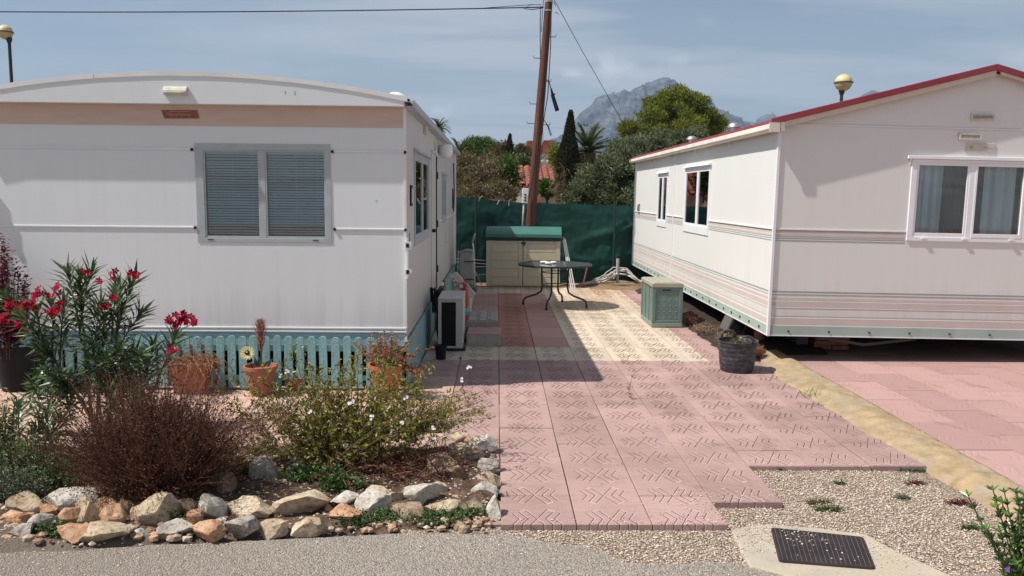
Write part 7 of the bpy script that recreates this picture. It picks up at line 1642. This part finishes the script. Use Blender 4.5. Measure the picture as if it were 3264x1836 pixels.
A_ = lambda cx, cy, w, h: (cx / 3.4256, 1026 + cy / 3.4256, w / 3.4256, h / 3.4256)
B_ = lambda cx, cy, w, h: (631.4 + cx / 3.4254, 1026 + cy / 3.4254, w / 3.4254, h / 3.4254)
rocks = [
 (A_(385, 715, 320, 180), 'k', 'mottled brown slab-like rock at the back, under the grey-green herb', 0.3),
 (A_(205, 850, 260, 180), 'c', 'cream blocky rock at the left end, below the grey-green herb', 0),
 (A_(560, 810, 400, 160), 'w', 'long white weathered rock at the left front of the dead shrub', 0.1),
 (A_(110, 970, 210, 110), 'o', 'rough orange rock at the far left', 0), (A_(155, 1075, 190, 110), 'g', 'grey pitted rock at the far left bottom', 0),
 (A_(20, 890, 90, 60), 'w', 'small pale rock cut off by the left edge', 0), (A_(400, 905, 140, 90), 'o', 'small orange rock under the long white rock', 0),
 (A_(590, 965, 190, 160), 'o', 'crumbly orange rock left of the tall tan wedge', 0), (A_(730, 915, 190, 235), 'c', 'tall tan wedge-shaped rock leaning upright in front of the dead shrub', 0.1),
 (A_(910, 870, 190, 150), 'o', 'rounded orange rock at the back, right of the tan wedge', 0), (A_(950, 955, 200, 190), 'o', 'rounded orange rock stacked in front of another orange one', 0),
 (A_(1085, 880, 130, 150), 'k', 'small brown rock right of the rounded orange pair', 0), (A_(1300, 910, 350, 235), 'c', 'large angular tan rock in the middle of the dead shrub\'s edge', 0.1),
 (A_(1610, 890, 220, 160), 'k', 'shaded brown rock behind the pointed white rock', 0), (A_(1810, 890, 200, 210), 'w', 'pointed white rock standing on edge right of the dead shrub', -0.2),
 (A_(1670, 975, 120, 140), 'o', 'orange rock tucked left of the pointed white rock', 0), (A_(2110, 915, 390, 170), 'c', 'long flat cream rock right of the pointed white rock', -0.1),
 (A_(1895, 700, 200, 220), 'k', 'dark rounded rock with holes at the right foot of the dead shrub', 0), (A_(620, 1100, 260, 130), 'o', 'long smooth salmon rock on the road edge at left', 0.1),
 (A_(870, 1105, 380, 140), 'c', 'wide low cream rock on the road edge with a dark crack', 0), (A_(1080, 1070, 130, 80), 'w', 'small pale rock beside the wide low cream rock', 0),
 (A_(1215, 1090, 130, 80), 'w', 'small pale rock under the large angular tan rock', 0.3), (A_(1500, 1070, 270, 130), 'g', 'grey lichen-covered rock on the road edge', 0),
 (A_(1765, 1085, 270, 175), 'o', 'rough peach rock on the road edge below the pointed white rock', 0), (A_(2075, 1065, 240, 160), 'g', 'pale grey blocky rock on the road edge, right of the peach rock', 0),
 (A_(340, 1010, 170, 150), 'g', 'dull grey-green rock in the grass at far left', 0), (A_(1325, 1115, 90, 60), 'o', 'tiny pinkish rock on the road edge', 0),
 (A_(1900, 980, 90, 60), 'w', 'tiny pale rock between the peach and white rocks', 0), (A_(2100, 765, 90, 55), 'w', 'small white stone lying on the bare soil', 0),
 (B_(110, 575, 240, 250), 'g', 'large rounded grey stone with cut lines in the middle of the bed', 0), (B_(420, 642, 90, 60), 'w', 'smooth bright white pebble lying in the middle of the bed', 0),
 (B_(400, 875, 430, 205), 'c', 'big long cream rock near the front centre of the bed', 0), (B_(480, 1045, 240, 145), 'c', 'cream rock on the road edge below the big long cream rock', 0),
 (B_(165, 1065, 230, 120), 'c', 'dusty low tan rock on the road edge at the centre', 0), (B_(800, 825, 230, 150), 'w', 'pale rock behind a sprig, right of the big long cream rock', 0.1),
 (B_(670, 900, 100, 100), 'o', 'small pinkish rock beside the big long cream rock', 0), (B_(790, 950, 250, 160), 'o', 'rough peach rock above the creeping weeds', 0),
 (B_(1045, 855, 270, 195), 'w', 'large pale rounded rock above the creeping weeds', 0), (B_(1080, 748, 230, 100), 'c', 'flat cream rock behind the large pale rounded rock', 0),
 (B_(1250, 808, 180, 125), 'c', 'medium cream rock between the two large pale rocks', 0), (B_(1462, 795, 285, 195), 'w', 'large white angular rock near the right front of the bed', 0.1),
 (B_(1620, 740, 130, 155), 'c', 'upright tan rock beside the large white angular rock', 0), (B_(1350, 925, 280, 140), 'k', 'low brown-orange rock between the weeds', 0),
 (B_(1640, 880, 290, 115), 'c', 'flat ochre slab rock at the right front of the bed', -0.15), (B_(1750, 808, 160, 70), 'o', 'small pinkish flat rock near the right front corner', 0),
 (B_(1910, 875, 225, 150), 'c', 'tilted cream rock at the right front corner of the bed', 0.15), (B_(2090, 880, 120, 190), 'w', 'white and dark streaked rock touching the pink slab corner', 0),
 (B_(2015, 735, 210, 150), 'w', 'pale greenish flat-topped rock beside the pink slabs', 0), (B_(2030, 645, 200, 135), 'c', 'orange-topped cream rock beside the pink slabs', 0),
 (B_(2050, 525, 165, 140), 'g', 'grey rock leaning beside the pink slabs', 0), (B_(2000, 355, 220, 170), 'w', 'white grey-faced rock at the back right of the bed', 0.4),
 (B_(1845, 415, 260, 200), 'c', 'large pale cream rock at the back right of the bed', 0.2), (B_(1810, 275, 140, 95), 'c', 'small tan rock at the very back of the right edge', 0),
 (B_(1890, 312, 95, 90), 'o', 'small peach rock wedged between the back right rocks', 0), (B_(1680, 565, 375, 220), 'k', 'large striped brown rock inside the right end of the bed', 0),
 (B_(1780, 752, 110, 35), 'w', 'flat bright white pebble near the right front of the bed', 0), (B_(1842, 722, 70, 25), 'w', 'sliver of white stone near the pale greenish rock', 0),
 (B_(2080, 435, 70, 70), 'g', 'small grey rock wedged against the slab edge', 0), (B_(1570, 205, 120, 90), 'g', 'grey rock half hidden behind the yellow-green shrub', 0),
 (B_(1180, 620, 90, 60), 'g', 'small grey stone among the dry twigs', 0)]
for k, ((ox, oy, w_, h_), mt, lab, rot) in enumerate(rocks):
    base = G(ox, oy + h_ * 0.50, -0.03); kk = 1.267 * base.y / FPX; W_, H_ = w_ * kk * 1.27, h_ * kk * 1.20
    dp = max(H_ * 0.8, W_ * 0.62)
    small = W_ < 0.05
    nm = 'pebble' if small and mt == 'w' else 'rock'
    make_rock(nm, lab, 'rock', (base.x, base.y + dp * 0.34, base.z - 0.012), (W_, dp, H_ * 0.97 + 0.012), peb_w if 'bright white' in lab else RM[mt], 200 + k, rot, 5 if 'rounded' in lab else (0 if 'smooth bright' in lab else 11), 0.10 if mt != 'o' else 0.16, 'rocks edging the garden bed')
rr = random.Random(101)
for (n, x0_, x1_, y0_, y1_) in ((1, 0, 0, 0, 0),): pass
b = MB()
for _ in range(700):
    ox = rr.uniform(0, 1250); oy = 1292 + rr.gauss(10, 24) + (25 if ox < 500 else 0); p = G(ox, oy, -0.02); r_ = rr.uniform(0.003, 0.011)
    if p.y < road_y(p.x) + 0.01: continue
    if rr.random() < 0.12: r_ *= 2.2; b.blob((p.x, p.y, p.z + r_ * 0.4), r_, 0, (rr.uniform(.7, 1.4), rr.uniform(.7, 1.2), .7))
def lump(b, c, r_):
    bmx = [Vector((0, 0, 1)), Vector((0, 0, -1))] + [Vector((math.cos(a) * .85, math.sin(a) * .85, z)) for z in (0.5, -0.5) for a in [k * 1.0472 + (0.5 if z > 0 else 0) for k in range(6)]]
    i = len(b.v); sx_, sy_, sz_ = rr.uniform(.7, 1.3), rr.uniform(.7, 1.3), rr.uniform(.5, .85)
    for v in bmx: q = v * rr.uniform(0.75, 1.15) * r_; b.v.append((c[0] + q.x * sx_, c[1] + q.y * sy_, c[2] + q.z * sz_))
    for k in range(6):
        k2 = (k + 1) % 6; b.f += [(i, i + 2 + k, i + 2 + k2), (i + 1, i + 8 + k2, i + 8 + k), (i + 2 + k, i + 8 + k, i + 8 + k2), (i + 2 + k, i + 8 + k2, i + 2 + k2)]; b.m += [0] * 4
for _ in range(460):
    ox = rr.uniform(0, 1240); oy = 1296 + rr.gauss(10, 20) + (22 if ox < 500 else 0); p = G(ox, oy, -0.015)
    if p.y > road_y(p.x) + 0.02: lump(b, (p.x, p.y, p.z), rr.uniform(0.010, 0.034))
for _ in range(60):
    t = rr.random(); p = Vector((-0.08 + rr.uniform(-.06, .06), 4.15 + t * 1.1, 0.0)); r_ = rr.uniform(0.006, 0.016); b.blob((p.x, p.y, p.z + 0.01), r_, 0, (1.2, 1, .7))
o = b.build('rubble', M['rubble']); tag(o, 'loose rubble chips filling the gaps between the bed rocks', 'rubble', kind='stuff')
